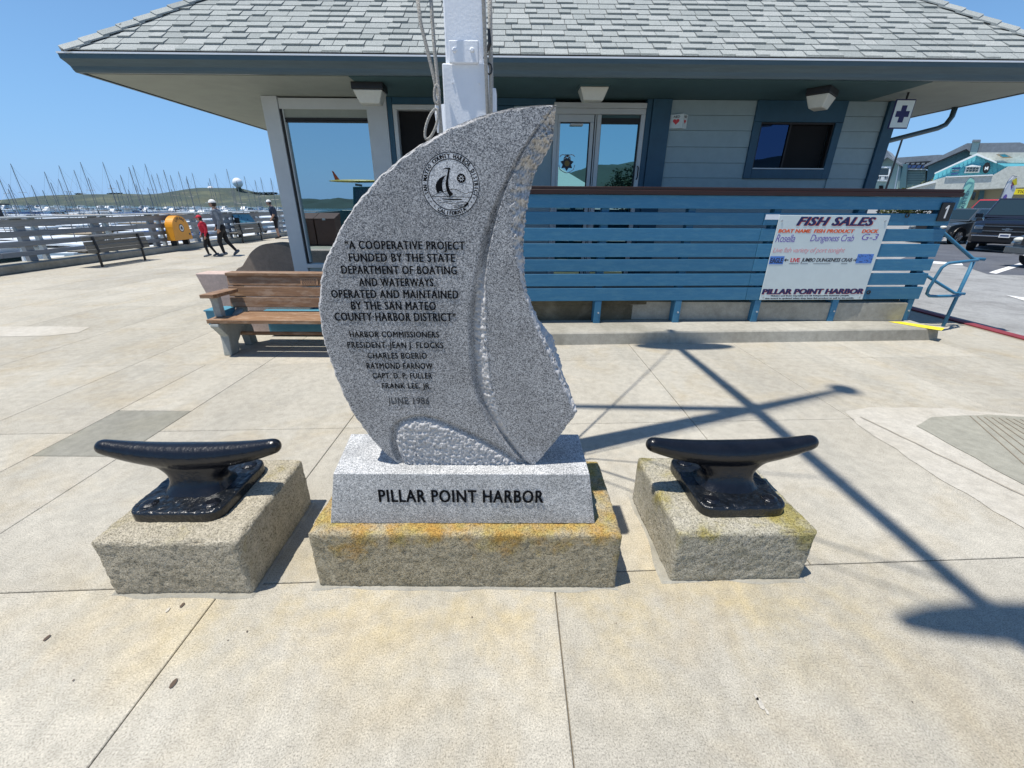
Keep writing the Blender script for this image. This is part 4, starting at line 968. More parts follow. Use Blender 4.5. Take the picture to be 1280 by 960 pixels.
# ================================================================ MONUMENT
mon = thing('granite_monument', 'sail shaped grey granite monument with inscription on a stained concrete plinth', 'monument', (-.2, 1.6, 0))
bpy.context.view_layer.update()
local(rough_box('plinth', -.868, .474, 1.368, 1.93, -.003, .312, m_plinth, amp=.0038, rad=.010, seed=2, chips=.008, res=.012), mon)
def skirt(name, x0, x1, y0, y1, m, parent, seed, h=.006, w=.03):
    b = MB(); P = []
    per = [((x0, y0), (x1, y0)), ((x1, y0), (x1, y1)), ((x1, y1), (x0, y1)), ((x0, y1), (x0, y0))]; cx, cy = (x0 + x1) / 2, (y0 + y1) / 2
    for a, c in per:
        n = 30
        for i in range(n): 
            p = Vector((a[0] + (c[0] - a[0]) * i / n, a[1] + (c[1] - a[1]) * i / n, 0)); d = Vector((p.x - cx, p.y - cy, 0)).normalized()
            P.append(p + Vector((math.copysign(1, d.x) if abs(p.x - cx) > (x1 - x0) / 2 - .01 else 0, math.copysign(1, d.y) if abs(p.y - cy) > (y1 - y0) / 2 - .01 else 0, 0)) * (w * (.55 + .7 * noise.noise(p * 6 + Vector((seed, 0, 0))))))
    b.add([(p.x, p.y, .0005) for p in P] + [(cx + (p.x - cx) * .97, cy + (p.y - cy) * .97, h) for p in P], [tuple(range(len(P), 2 * len(P)))] + [(i, (i + 1) % len(P), len(P) + (i + 1) % len(P), len(P) + i) for i in range(len(P))])
    return local(b.build(name, m), parent)
skirt('mortar_bed', -.87, .475, 1.37, 1.92, m_kerbc, mon, 1)
# smooth granite base with battered front
b = MB(); b.hexa([(-.792, 1.430, .313), (.368, 1.438, .313), (.368, 1.81, .313), (-.792, 1.80, .313)], [(-.745, 1.447, .562), (.328, 1.453, .562), (.328, 1.785, .562), (-.80 + .012, 1.775, .562)])
local(b.build('granite_base', m_granb, bevel=.003, seg=2), mon)
local(fit_text('lettering', 'PILLAR POINT HARBOR', *[at(473.3, 620, 1.437)[0], at(679.4, 620, 1.437)[0]], at(560, 628, 1.437)[2], at(560, 613.6, 1.437)[2], lambda Z: 1.431 + (Z - .313) * .066, m_ink, None, .0012, .006, 1.12, fat=.0015), mon)

# the sail slab
YS = 1.515; TK = 0.23
def pl(L): return [(at(px, py, YS)[0], at(px, py, YS)[2]) for px, py in L]
Lp = pl([(500, 583), (470, 556), (440, 515), (418, 468), (403, 420), (398, 375), (402, 340), (418, 300), (440, 262), (465, 230), (500, 198), (540, 172), (580, 152), (620, 139), (655, 132.5), (680, 130.5), (692, 130)])
Rp = pl([(668, 583), (693, 555), (713, 529), (723, 516), (714, 495), (704, 472), (692, 445), (678, 418), (667, 392), (659, 365), (656, 345), (655, 320), (656, 290), (659, 265), (664, 240), (672, 212), (684, 190), (693, 172), (694.5, 155), (696, 130)])
def smooth_curve(P, n=400):
    P = np.array(P); d = np.r_[0, np.cumsum(np.hypot(*np.diff(P, axis=0).T))]; t = np.linspace(0, d[-1], n)
    # catmull-rom via piecewise cubic hermite
    m_ = np.gradient(P, d, axis=0); i = np.clip(np.searchsorted(d, t) - 1, 0, len(d) - 2); h = (d[i + 1] - d[i])[:, None]; s = ((t - d[i])[:, None]) / h
    return (2 * s**3 - 3 * s**2 + 1) * P[i] + (s**3 - 2 * s**2 + s) * h * m_[i] + (-2 * s**3 + 3 * s**2) * P[i + 1] + (s**3 - s**2) * h * m_[i + 1]
Lc = smooth_curve(Lp)
Rc = np.vstack([smooth_curve(Rp[:4], 80), smooth_curve(Rp[3:], 400)[1:]])
z0s = Lc[0, 1]; zts = Lc[:, 1].max()
NR, NCL = 300, 190
zz = np.concatenate([np.linspace(z0s, zts - .10, 230), np.linspace(zts - .10, zts - .001, 71)[1:]]); NR = len(zz)
xl = np.interp(zz, Lc[:, 1], Lc[:, 0]); xr = np.interp(zz, Rc[:, 1], Rc[:, 0])
uu = 0.5 - 0.5 * np.cos(np.linspace(0, PI, NCL)); uu = 0.35 * uu + 0.65 * np.linspace(0, 1, NCL)
GX = xl[:, None] + (xr - xl)[:, None] * uu[None, :]; GZ = np.repeat(zz[:, None], NCL, 1)
def curve_x(L): 
    P = np.array(pl(L)); o = np.argsort(P[:, 1]); return np.interp(zz, P[o, 1], P[o, 0])
cR = curve_x([(667, 584), (652, 566), (640, 550), (624, 520), (613, 480), (609, 440), (607, 400), (606.5, 350), (610, 320), (615.8, 292.7), (622, 268), (629, 245), (641, 217), (655.6, 189), (672, 164), (693, 134)])
cL = curve_x([(655, 582), (632, 556), (613, 533), (598, 505), (590, 475), (586, 440), (585, 400), (589, 370), (592, 346), (597, 318), (602.5, 293), (611, 268), (621, 245), (632, 222), (645, 197), (662, 170), (680, 146), (690, 134)])
f_ = (GX - cL[:, None]) / np.maximum(cR - cL, .004)[:, None]
wid = (cR - cL)[:, None]
def sst(a, b, x): t = np.clip((x - a) / (b - a), 0, 1); return t * t * (3 - 2 * t)
depth = np.zeros_like(GX); fin = np.zeros_like(GX)
amp = np.clip(wid * .75, 0.004, .032)
ins = (f_ > 0) & (f_ < 1)
zrel = (GZ - z0s) / (zts - z0s)
dipU = np.where(f_ <= 0, 0, np.where(f_ < .86, sst(0, .75, f_), 1 - sst(.86, 1.0, f_)))
dipL = np.where(f_ <= 0, 0, np.where(f_ < .30, sst(0, .30, f_), 1 - .95 * np.clip((f_ - .30) / .70, 0, 1)))
low_ = 1 - sst(.50, .68, zrel); dip = dipU * (1 - low_) + dipL * low_
depth += amp * dip
def nz(X, Z, s, sd=0.0): return np.array([[noise.fractal(Vector((float(x) * s, sd, float(z) * s)), 0.35, 2.3, 4) for x, z in zip(rx, rz)] for rx, rz in zip(X, Z)])
NO = nz(GX, GZ, 85.0, 3.0); NB = nz(GX[:, ::1], GZ[:, ::1], 22.0, 8.0)
# hewn band in the lower half of the groove
rb_ = sst(.26, .36, f_) * (1 - sst(.985, 1.0, f_)) * (f_ > 0) * (f_ < 1) * (1 - sst(.56, .66, zrel)) * sst(0.0, .03, zrel)
depth += rb_ * (-.001 + (NO * .0085))
fin = np.maximum(fin, rb_)
# right face set slightly back, its left edge standing proud of the groove
rf_ = sst(1.0, 1.02, f_)
depth += rf_ * .002
# carved arch at the foot
arch = np.array(pl([(499, 584), (491, 566), (487, 552), (488, 538), (494, 528), (504, 522.5), (517, 519.5), (531, 519), (548, 523), (563, 529), (583, 538), (602.6, 547), (630, 562), (656, 580), (660, 586)]))
def inside_dist(X, Z, P):
    ins = np.zeros(X.shape, bool); D = np.full(X.shape, 9.0); n = len(P)
    for i in range(n):
        a, c = P[i], P[(i + 1) % n]
        cond = ((a[1] > Z) != (c[1] > Z)) & (X < (c[0] - a[0]) * (Z - a[1]) / (c[1] - a[1] + 1e-12) + a[0]); ins ^= cond
        if i < n - 1:
            d = c - a; t = np.clip(((X - a[0]) * d[0] + (Z - a[1]) * d[1]) / (d @ d), 0, 1); D = np.minimum(D, np.hypot(X - a[0] - t * d[0], Z - a[1] - t * d[1]))
    return ins, D
ia, da = inside_dist(GX, GZ, arch)
ar_d = np.where(ia, da, 0)
depth += np.where(ia, .016 * sst(0, .006, ar_d) * (1 - .55 * sst(.006, .05, ar_d)) , 0)
ra = np.where(ia, sst(.022, .030, ar_d), 0)
depth += ra * (-.006 + NO * .008 + NB * .002); fin = np.maximum(fin, ra)
# pitched rough edge along the outline
dl = GX - xl[:, None]; drr = xr[:, None] - GX
# distance to outline roughly, use horizontal distance scaled by local slope
sl_l = np.abs(np.gradient(xl, zz))[:, None]; sl_r = np.abs(np.gradient(xr, zz))[:, None]
dL = dl / np.sqrt(1 + sl_l**2); dR = drr / np.sqrt(1 + sl_r**2)
wR = np.interp(zz, *zip(*sorted([(pl([(640, p)])[0][1], w) for p, w in ((583, .004), (530, .006), (515, .012), (480, .022), (430, .016), (380, .010), (340, .020), (300, .045), (250, .062), (200, .070), (150, .050), (131, .010))])))[:, None] 
wR = wR * (1 + .35 * NB)
eR = 1 - sst(0, 1, dR / np.maximum(wR, .003)); depth += eR * (np.minimum(wR, .07) * .95 + .004) + (eR > .02) * NO * .008 * np.minimum(1, eR * 5); fin = np.maximum(fin, np.minimum(1, eR * 6))
wL = .009 * (1 + 1.0 * NB) ; wL = np.maximum(wL, .002)
eL = 1 - sst(0, 1, dL / wL); depth += eL * .007 + (eL > .02) * NO * .002; fin = np.maximum(fin, np.minimum(1, eL * 3))
GY = YS + depth
# chip the silhouette itself a little
jl = NB[:, 0] * .0035; jr = NB[:, -1] * .005 + NO[:, -1] * .004 - .002
rsel = np.interp(zz, *zip(*sorted([(pl([(640, p)])[0][1], w) for p, w in ((583, 0), (520, 0), (505, 1), (131, 1))]))) 
GX[:, 0] += jl; GX[:, -1] += jr * rsel
# assemble: front grid, side wall strips, back
vs = []; fins = []
for i in range(NR):
    for j in range(NCL): vs.append((GX[i, j], GY[i, j], GZ[i, j])); fins.append(fin[i, j])
def vid(i, j): return i * NCL + j
fs = [(vid(i, j), vid(i, j + 1), vid(i + 1, j + 1), vid(i + 1, j)) for i in range(NR - 1) for j in range(NCL - 1)]
ring = [vid(0, j) for j in range(NCL)] + [vid(i, NCL - 1) for i in range(1, NR)] + [vid(NR - 1, j) for j in range(NCL - 2, -1, -1)] + [vid(i, 0) for i in range(NR - 2, 0, -1)]
# outward direction of each ring vertex in the plane
nr = len(ring); prev = ring; P2 = np.array([vs[k] for k in ring])
tang = np.roll(P2, -3, 0) - np.roll(P2, 3, 0); outw = np.stack([tang[:, 2], -tang[:, 0]], 1); outw /= np.maximum(np.linalg.norm(outw, axis=1), 1e-9)[:, None]
NS = 14
for s in range(1, NS + 1):
    base = len(vs); f = s / NS
    for k in range(nr):
        x, y, z = P2[k]; yb = y + (YS + TK - y) * f; q = Vector((x * 16, yb * 16, z * 16))
        am = .009 * math.sin(min(1, f * 3) * PI / 2) * (1 if s < NS else .3)
        w = noise.fractal(q, .8, 2.1, 4) * am * 1.3 - .003
        if z < z0s + .01: w = 0
        if k > NCL and x > 0 and z < .95: w = w * .4 - .004
        # boss sticking out of the right side behind the face
        if k > NCL and x > 0 and .93 < z < 1.16: w += .016 * math.sin((z - .93) / .23 * PI) * sst(.1, .6, np.float64(f)) * (1 + .6 * noise.noise(q * .7))
        vs.append((x + outw[k, 0] * w, yb, z + outw[k, 1] * w)); fins.append(1.0)
    for k in range(nr): fs.append((prev[k], prev[(k + 1) % nr], base + (k + 1) % nr, base + k)[::-1])
    prev = list(range(base, base + nr))
fs.append(tuple(prev))
me = bpy.data.meshes.new('sail_slab'); me.from_pydata(vs, [], fs); me.materials.append(m_gran)
a_ = me.attributes.new('finish', 'FLOAT', 'POINT'); a_.data.foreach_set('value', [float(x) for x in fins])
bm = bmesh.new(); bm.from_mesh(me); bmesh.ops.recalc_face_normals(bm, faces=bm.faces); bm.to_mesh(me); bm.free()
me.polygons.foreach_set('use_smooth', [True] * len(me.polygons)); me.update()
slab_o = local(link('sail_slab', me), mon)
def st(body, x0, x1, y0, y1, bold=.006, sp=1.0, m=m_ink):
    ym = (y0 + y1) / 2
    return local(fit_text('inscription', body, at(x0, ym, YS)[0], at(x1, ym, YS)[0], at((x0 + x1) / 2, y1, YS)[2], at((x0 + x1) / 2, y0, YS)[2], YS - .0010, m, None, .0008, 0.0, sp, fat=.0009 if bold > .004 else (.0005 if m is m_ink else .0002)), mon)
for body, x0, x1, y0, y1, bd_ in (
    ('\u201cA COOPERATIVE PROJECT', 431.5, 580.7, 301.5, 311.6, .0051), ('FUNDED BY THE STATE', 436.5, 568.5, 317.1, 327.2, .0051), ('DEPARTMENT OF BOATING', 427.2, 570.6, 332.5, 342.5, .0051),
    ('AND WATERWAYS.', 449, 544, 348, 357.8, .0051), ('OPERATED AND MAINTAINED', 414.4, 572.7, 362.8, 372.6, .0051), ('BY THE SAN MATEO', 439.2, 544.6, 377.2, 387.2, .0051), ('COUNTY\u00b7HARBOR DISTRICT\u201d', 418.7, 569.5, 391.2, 401.2, .0051),
    ('HARBOR COMMISSIONERS', 437.3, 548.6, 414.4, 421.6, .0031), ('PRESIDENT\u2013JEAN J. FLOCKS', 434.6, 553.9, 427.7, 434.9, .0031), ('CHARLES BOERIO', 459.6, 533.4, 441, 448.2, .0031), ('RAYMOND FARNOW', 458.5, 540.6, 453.7, 460.9, .0031),
    ('CAPT. D. P. FULLER', 466, 540, 466.2, 473, .0031), ('FRANK LEE, JR.', 477.7, 538.7, 479, 485.5, .0031), ('JUNE 1986', 485, 536.6, 496.8, 505.2, -.008)):
    st(body, x0, x1, y0, y1, bd_, 1.12, m_ink if bd_ > -.001 else m_ink2)
# round seal
sc = at(563.3, 231.3, YS); RR = (at(599.5, 231.3, YS)[0] - at(527, 231.3, YS)[0]) / 2; RZ = (at(563, 190.5, YS)[2] - at(563, 271.5, YS)[2]) / 2
def SP(u, v, y=0.0): return (sc[0] + u * RR, YS - .0006 - y, sc[2] + v * RZ)
def ringmesh(b, r0, r1, n=72, y=0.0):
    vs = [SP(r * math.cos(2 * PI * i / n), r * math.sin(2 * PI * i / n), y) for r in (r0, r1) for i in range(n)]
    b.add(vs, [(i, (i + 1) % n, n + (i + 1) % n, n + i) for i in range(n)])
b = MB(); ringmesh(b, .80, .975); b.add([SP(.77 * math.cos(2 * PI * i / 48), .77 * math.sin(2 * PI * i / 48), -.0002) for i in range(48)], [tuple(range(48))]); local(b.build('seal_ground', m_seal, fixn=False), mon)
b = MB(); ringmesh(b, .972, .995, y=.0003); ringmesh(b, .775, .80, y=.0003)
def poly(b, L, y=.0004): b.add([SP(u, v, y) for u, v in L], [tuple(range(len(L)))])
def stroke(b, L, w, y=.0004):
    for (a, c) in zip(L, L[1:]):
        d = Vector((c[0] - a[0], c[1] - a[1])); 
        if d.length < 1e-6: continue
        n = Vector((-d.y, d.x)).normalized() * w / 2; poly(b, [(a[0] + n.x, a[1] + n.y), (c[0] + n.x, c[1] + n.y), (c[0] - n.x, c[1] - n.y), (a[0] - n.x, a[1] - n.y)], y)
def cc(x, y): return ((x - 460) / 385, (440 - y) / 432)     # measured in the enlarged seal
poly(b, [cc(*p) for p in ((408, 308), (372, 322), (322, 350), (285, 392), (262, 440), (262, 500), (282, 560), (300, 533), (318, 524), (345, 528), (372, 556), (350, 500), (346, 440), (358, 380), (384, 335))])
poly(b, [cc(*p) for p in ((470, 214), (440, 222), (424, 290), (404, 370), (392, 440), (404, 510), (438, 600), (470, 580), (492, 560), (452, 520), (430, 450), (432, 380), (446, 300), (456, 250))])
poly(b, [cc(*p) for p in ((470, 214), (430, 216), (400, 212), (370, 240), (402, 228), (440, 236))])
stroke(b, [cc(*p) for p in ((370, 550), (400, 580), (425, 600))], .02); stroke(b, [cc(*p) for p in ((200, 595), (738, 603))], .018)
stroke(b, [cc(*p) for p in ((205, 590), (250, 568), (290, 548), (330, 536), (360, 530), (400, 524), (440, 505), (490, 492), (530, 500), (580, 524), (640, 548), (675, 552), (700, 532), (725, 535), (752, 545))], .016)
stroke(b, [cc(*p) for p in ((335, 625), (440, 640), (595, 636), (600, 630), (440, 632), (335, 625))], .022); stroke(b, [cc(*p) for p in ((440, 600), (442, 632))], .015)
for y0_, xa_, xb_ in ((645, 260, 320), (662, 380, 470), (672, 540, 690), (678, 300, 420), (690, 420, 560), (702, 580, 680), (712, 470, 610), (726, 500, 600), (742, 490, 640)):
    stroke(b, [cc(xa_ + (xb_ - xa_) * k / 6, y0_ + 5 * math.sin(k * 1.6)) for k in range(7)], .014)
poly(b, [cc(*p) for p in ((690, 672), (662, 690), (625, 738), (600, 752), (650, 735), (690, 700))])
local(b.build('seal_lines', m_ink, fixn=False), mon)
b = MB(); b.mat(0)
b.add([SP(*cc(605 + 58 * math.cos(2 * PI * i / 24), 350 + 62 * math.sin(2 * PI * i / 24)), .0004) for i in range(24)], [tuple(range(24))])
b.mat(1); b.add([SP(*cc(605 + (44 if i % 2 else 20) * math.cos(2 * PI * i / 16), 350 + (48 if i % 2 else 22) * math.sin(2 * PI * i / 16)), .0008) for i in range(16)], [tuple(range(16))])
b.mat(0); b.add([SP(*cc(605 + 14 * math.cos(2 * PI * i / 12), 350 + 14 * math.sin(2 * PI * i / 12)), .0012) for i in range(12)], [tuple(range(12))])
local(b.build('seal_sun', [m_ink, m_seal], fixn=False), mon)
b = MB()
def arc_text(body, a0, a1, flip=False):
    glyphs = [text_mesh(ch, .006 if ch in 'MN' else .012, 0) if ch != ' ' else None for ch in body]; n = len(body)
    for i, (ch, gm) in enumerate(zip(body, glyphs)):
        if gm is None: continue
        a = a0 + (a1 - a0) * i / (n - 1); co = np.array([v.co[:2] for v in gm.vertices]); 
        cx = (co[:, 0].min() + co[:, 0].max()) / 2; sc2 = .125 / .7
        vv = []
        for x, y in co:
            lx, ly = (x - cx) * sc2 * .80, (y - .35) * sc2
            if flip: r = .885 - ly; t = a + lx / .885
            else: r = .885 + ly; t = a - lx / .885
            vv.append(SP(r * math.cos(t), r * math.sin(t), .0006))
        for ddx in (-.008, 0, .008): b.add([(p_[0] + ddx * RR * abs(math.sin(a)), p_[1] - ddx * .01, p_[2] + ddx * RR * abs(math.cos(a))) for p_ in vv], [tuple(p.vertices) for p in gm.polygons])
        bpy.data.meshes.remove(gm)
arc_text('SAN MATEO COUNTY HARBOR DISTRICT', math.radians(197), math.radians(-20)); arc_text('CALIFORNIA', math.radians(240), math.radians(300), True)
for s in (-1, 1):
    for a in (207, 217, 228): star(b, *(lambda q: (q[0], q[2]))(SP(.885 * math.cos(math.radians(a)) * s, .885 * math.sin(math.radians(a)))), .003, .0014, 5, YS - .0012)
local(b.build('seal_lettering', m_ink, fixn=False), mon)

# ================================================================ CLEATS ON THEIR BLOCKS
def block(label, m, seed, T, rz, w, d, h, grp='rough concrete blocks under the mooring cleats', skirtm=None):
    o = rough_box('concrete_block', -w / 2, w / 2, -d / 2, d / 2, -.003, h, m, res=.012, amp=.0048, rad=.014, seed=seed, chips=.03)
    o.location = T; o.rotation_euler = (0, 0, rz); return tag(o, label, 'concrete block', grp)
block('rough grey concrete block under the left cleat', m_blockl, 4, (-1.455, 1.632, 0), .015, .61, .615, .302)
block('green lichened concrete block under the right cleat', m_blockr, 9, (1.035, 1.715, 0), .03, .62, .60, .288)
for (x0, x1, y0, y1, s) in ((-1.765, -1.15, 1.32, 1.94, 3), (.72, 1.35, 1.42, 2.01, 6)): skirt('mortar_bed', x0, x1, y0, y1, m_kerbc, None, s).parent = plaza
def cleat(label, T, rz, L0, L1, tipz, zb=0.0, rake=0.0):
    t = thing('mooring_cleat', label, 'mooring cleat', T, rz, 'black mooring cleats either side of the monument')
    # base plate with clipped corners
    bw, bd_, c = .205, .215, .065; P = []
    for sx, sy in ((1, -1), (1, 1), (-1, 1), (-1, -1)):
        for k in range(5):
            a = {(1, -1): -PI / 2, (1, 1): 0, (-1, 1): PI / 2, (-1, -1): PI}[(sx, sy)] + k * PI / 8
            P.append((sx * (bw - c) + c * math.cos(a), sy * (bd_ - c) + c * math.sin(a)))
    b = MB(); b.prism(P, 'z', 0, .055)
    # low mound and bolt bosses on the plate
    plate = b
    hb_ = MB(); n = 26
    for i in range(n + 1):
        pass
    pts = []; rs = []
    for i in range(41):
        s = -1 + 2 * i / 40; x = s * (L1 if s > 0 else L0)
        z = .212 + tipz * abs(s) ** 2.0; r = .037 + .029 * (1 - abs(s) ** 1.7)
        pts.append((x, 0, z)); rs.append(r)
    hb_.tube(pts, rs, 16); hb_.ball((pts[0][0], 0, pts[0][2]), .0365, 14, 10); hb_.ball((pts[-1][0], 0, pts[-1][2]), .0365, 14, 10)
    # neck: stacked rounded sections widening into the horn and the plate
    prev = None; lay = []
    for k, (z, hx, hyy) in enumerate(((.03, .165, .135), (.06, .140, .105), (.085, .125, .082), (.11, .122, .070), (.135, .135, .062), (.16, .165, .056), (.18, .205, .048), (.195, .25, .04))):
        lay.append([(hx * math.copysign(abs(math.cos(2 * PI * i / 24)) ** .7, math.cos(2 * PI * i / 24)), hyy * math.copysign(abs(math.sin(2 * PI * i / 24)) ** .7, math.sin(2 * PI * i / 24)), z) for i in range(24)])
    vs = [p for l in lay for p in l]; K = len(lay)
    hb_.add(vs, [(k * 24 + i, k * 24 + (i + 1) % 24, (k + 1) * 24 + (i + 1) % 24, (k + 1) * 24 + i) for k in range(K - 1) for i in range(24)] + [tuple(range(24))[::-1], tuple(range((K - 1) * 24, K * 24))])
    me = remeshed(hb_, .007, 8, .5); me.name = 'horn'; me.materials.append(m_cleat); o = link('horn', me, t); o.location = (0, 0, 0)
    # lumpy painted plate
    me = remeshed(plate, .007, 3, .5); me.name = 'base_plate'; me.materials.append(m_plate)
    for v in me.vertices:
        if v.co.z > .03: v.co.z += noise.fractal(v.co * 30 + Vector(T) * 9, .7, 2.2, 4) * .004
    link('base_plate', me, t)
    for sx, sy in ((-1, -1), (1, -1), (1, 1), (-1, 1)):
        b = MB(); b.tube([(sx * .138, sy * .150, .045), (sx * .138, sy * .150, .060), (sx * .138, sy * .150, .0655)], [.040, .035, .020], 12)
        b.build('bolt', m_cleat, t, bevel=.002)
    return t
cleat('black iron mooring cleat left of the monument', (-1.495, 1.655, .298), .02, .39, .385, .050)
cleat('black iron mooring cleat right of the monument', (1.065, 1.725, .286), .04, .39, .38, .054)

# ================================================================ MAST BEHIND THE MONUMENT
MX, MY = -.212, 2.31
mast = thing('signal_mast', 'tall white signal mast behind the monument with a squared timber foot', 'mast', (MX, MY, 0))
b = MB(); b.box(-.10, .10, -.11, .11, 0, 2.16); b.build('mast_foot', m_white, mast, bevel=.006)
b = MB(); b.box(-.065, .062, -.128, -.112, 2.155, 2.235); b.build('cover_plate', m_white, mast, bevel=.004)
bl = MB()
for x, z in ((-.04, 2.20), (.034, 2.20)): bl.tube([(x, -.135, z), (x, -.128, z)], [.006, .011], 8)
for x, z in ((-.055, 2.09), (.06, 2.088)): bl.tube([(x, -.114, z), (x, -.109, z)], [.004, .005], 7)
bl.build('bolts', m_white, mast)
b = MB()   # square to octagon transition then long tapered pole
def octa(r, z, k): 
    vs = []
    for i in range(8):
        pts = [(-1, -k), (-k, -1), (k, -1), (1, -k), (1, k), (k, 1), (-k, 1), (-1, k)]
        vs.append((pts[i][0] * r, pts[i][1] * r, z))
    return vs
lay = [octa(.086, 2.155, .93), octa(.086, 2.40, .93), octa(.086, 2.47, .60), octa(.085, 2.6, .42), octa(.07, 6, .42), octa(.055, 9.5, .42), octa(.035, 12.6, .42)]
b.add([p for l in lay for p in l], [(k * 8 + i, k * 8 + (i + 1) % 8, (k + 1) * 8 + (i + 1) % 8, (k + 1) * 8 + i) for k in range(len(lay) - 1) for i in range(8)] + [tuple(range(8))[::-1], tuple(range(48, 56))])
b.build('pole', m_white, mast)
MB().ball((0, 0, 12.72), (.13, .13, .1), 12, 8).build('truck_ball', m_white, mast, smooth=True)
MB().tube([(-.11, .12, 0), (-.12, .12, 2.05)], .03, 4).build('back_brace', m_white, mast); MB().box(.105, .13, -.02, .1, 0, 2.09).build('side_brace', m_white, mast, bevel=.003)
HZ = 8.6
MB().tube([(0.0, -2.15, HZ), (0.0, 0, HZ + .05), (-.03, 1.95, HZ)], [.05, .065, .05], 10).build('yard', m_white, mast, smooth=True)
MB().tube([(0, 0, HZ - .05), (-2.6, -.05, HZ + .95)], [.05, .035], 10).build('gaff', m_white, mast, smooth=True)
for y, xo, rx_ in ((-1.97, .12, .54), (1.74, .10, .62)):
    b = MB(); b.ball((xo, y, HZ - .12), (rx_, .10 if y < 0 else .15, .09), 16, 8); b.build('yard_lamp', m_white, mast, smooth=True)
for a, c in (((0, 1.8, HZ), (.11, .05, 1.9)), ((0, -1.8, HZ), (.1, -.05, 1.7))): MB().tube([a, c], .008, 5).build('stay', m_rope, mast)
rope1 = [at(518, -30, 2.15), at(526, 30, 2.15), at(534, 62, 2.15), at(542, 95, 2.15), at(549, 130, 2.15), at(552, 165, 2.15), at(553, 200, 2.15)]
rope2 = [at(537, -30, 2.14), at(540, 20, 2.14), at(543, 60, 2.14), at(547, 100, 2.14), at(550, 140, 2.14), at(551, 200, 2.14)]
rope3 = [at(611, -30, 2.17), at(612.5, 40, 2.17), at(613.5, 100, 2.17), at(614, 180, 2.17)]
sh = Vector((-MX, -MY, 0))
def extend(P, T): return [T] + P
for P, T in ((rope1, (MX - .2, MY - 1.9, HZ)), (rope2, (MX, MY - .1, 12.4)), (rope3, (MX + .1, MY - 1.0, HZ))):
    pp = [Vector(p) + sh for p in P]; 
    MB().tube(pp, .0075, 8).build('halyard', m_rope, mast, smooth=True)
    MB().tube([Vector(T) + sh, pp[0]], .006, 5).build('halyard', m_rope, mast)
cl = at(546, 145, 2.13)
b = MB(); P = []
for a in np.linspace(0, 2 * PI, 25): P.append(tuple(Vector(at(545 - 0 + 7 * math.sin(a) * .9 - 3.5 * (1 - math.cos(a)) * 1.6, 136 + 19 * (1 - math.cos(a)), 2.12)) + sh))
b.tube(P, .006, 7)
P = [tuple(Vector(at(546 + 3 * math.sin(a), 118 + 12 * math.cos(a), 2.125)) + sh) for a in np.linspace(0, 2 * PI, 17)]; b.tube(P, .0065, 7)
b.build('rope_coil', m_rope, mast, smooth=True)
c0 = Vector(at(547, 143, 2.14)) + sh; MB().tube([c0 + Vector((0, 0, -.07)), c0, c0 + Vector((0, 0, .07))], [.006, .012, .006], 8).build('belaying_cleat', m_white, mast)
c0 = Vector(at(611, 55, 2.16)) + sh
b = MB(); b.tube([c0 + Vector((0, 0, .05)), c0 + Vector((.004, 0, 0)), c0 + Vector((-.022, 0, -.05))], [.006, .009, .004], 6); b.tube([c0 + Vector((.012 * math.cos(a), 0, -.085 + .02 * math.sin(a))) for a in np.linspace(0, 2 * PI, 9)], .0035, 5); b.build('snap_hook', m_bmetal, mast)

# ================================================================ BENCH, PLANTER, ARCH WALL
bench = thing('wooden_bench', 'weathered brown wooden bench with concrete legs and a small plaque', 'bench', (-2.35, 4.75, 0))
bench.rotation_euler = (0, 0, 0)
BL, BRR = -.96, .96
def plank(name, x0, x1, y0, y1, z0, z1, tilt=0.0, m=m_bwood, par=bench, bev=.006):
    cy, cz = (y0 + y1) / 2, (z0 + z1) / 2
    o = MB().box(x0, x1, y0 - cy, y1 - cy, z0 - cz, z1 - cz).build(name, m, par, bevel=bev, seg=2); o.location = (0, cy, cz); o.rotation_euler = (tilt, 0, 0); return o
plank('seat_plank', BL, BRR, -.36, -.17, .395, .437); plank('seat_plank', BL + .17, BRR, -.155, .02, .390, .432, .05); plank('seat_plank', BL + .17, BRR, .035, .14, .38, .42, .05)
BT = -.16
for z0, z1, y in ((.470, .584, .10), (.592, .704, .122), (.712, .828, .144)): plank('back_plank', BL, BRR, y, y + .04, z0, z1, BT)
plank('back_cap', BL, BRR, .13, .27, .826, .862, .0)
pq = MB().box(.0, .215, .118, .1235, .735, .805); 
pq = MB().box(-.10, .10, -.003, .003, -.037, .037).build('plaque', m_plaque, bench); pq.location = (-.005 + .0, .137, .765); pq.rotation_euler = (BT, 0, 0)
b = MB()
for i in range(4): 
    z = .022 - i * .0155; x = -.085
    while x < .075:
        w = random.uniform(.012, .03); b.box(x, x + w, -.0042, -.0031, z - .004, z + .004); x += w + .006
b.build('plaque_lettering', m_plaqued, pq)
def bleg(x):
    P = [(-.28, 0), (-.13, 0), (-.10, .12), (-.02, .19), (.05, .19), (.10, .12), (.12, 0), (.25, 0), (.22, .20), (.17, .33), (.20, .38), (.27, .82), (.20, .83), (.13, .45), (.0, .385), (-.36, .392), (-.37, .36), (-.33, .32), (-.25, .22)]
    return MB().prism([(p[0], p[1]) for p in P], 'x', x, x + .09).build('leg', m_bconc, bench, bevel=.008)
bleg(BL + .03); bleg(BRR - .12)
plank('arm_rest', BL - .02, BL + .13, -.33, .10, .655, .695, -.03); MB().box(BL + .02, BL + .10, -.24, -.17, .44, .655).build('arm_support', m_bconc, bench, bevel=.006)
plank('arm_rest', BRR - .13, BRR + .02, -.33, .10, .655, .695, -.03)
MB().tube([(BL + .1, -.02, .19), (BRR - .1, -.02, .19)], .022, 8).build('stretcher', m_bwood, bench)
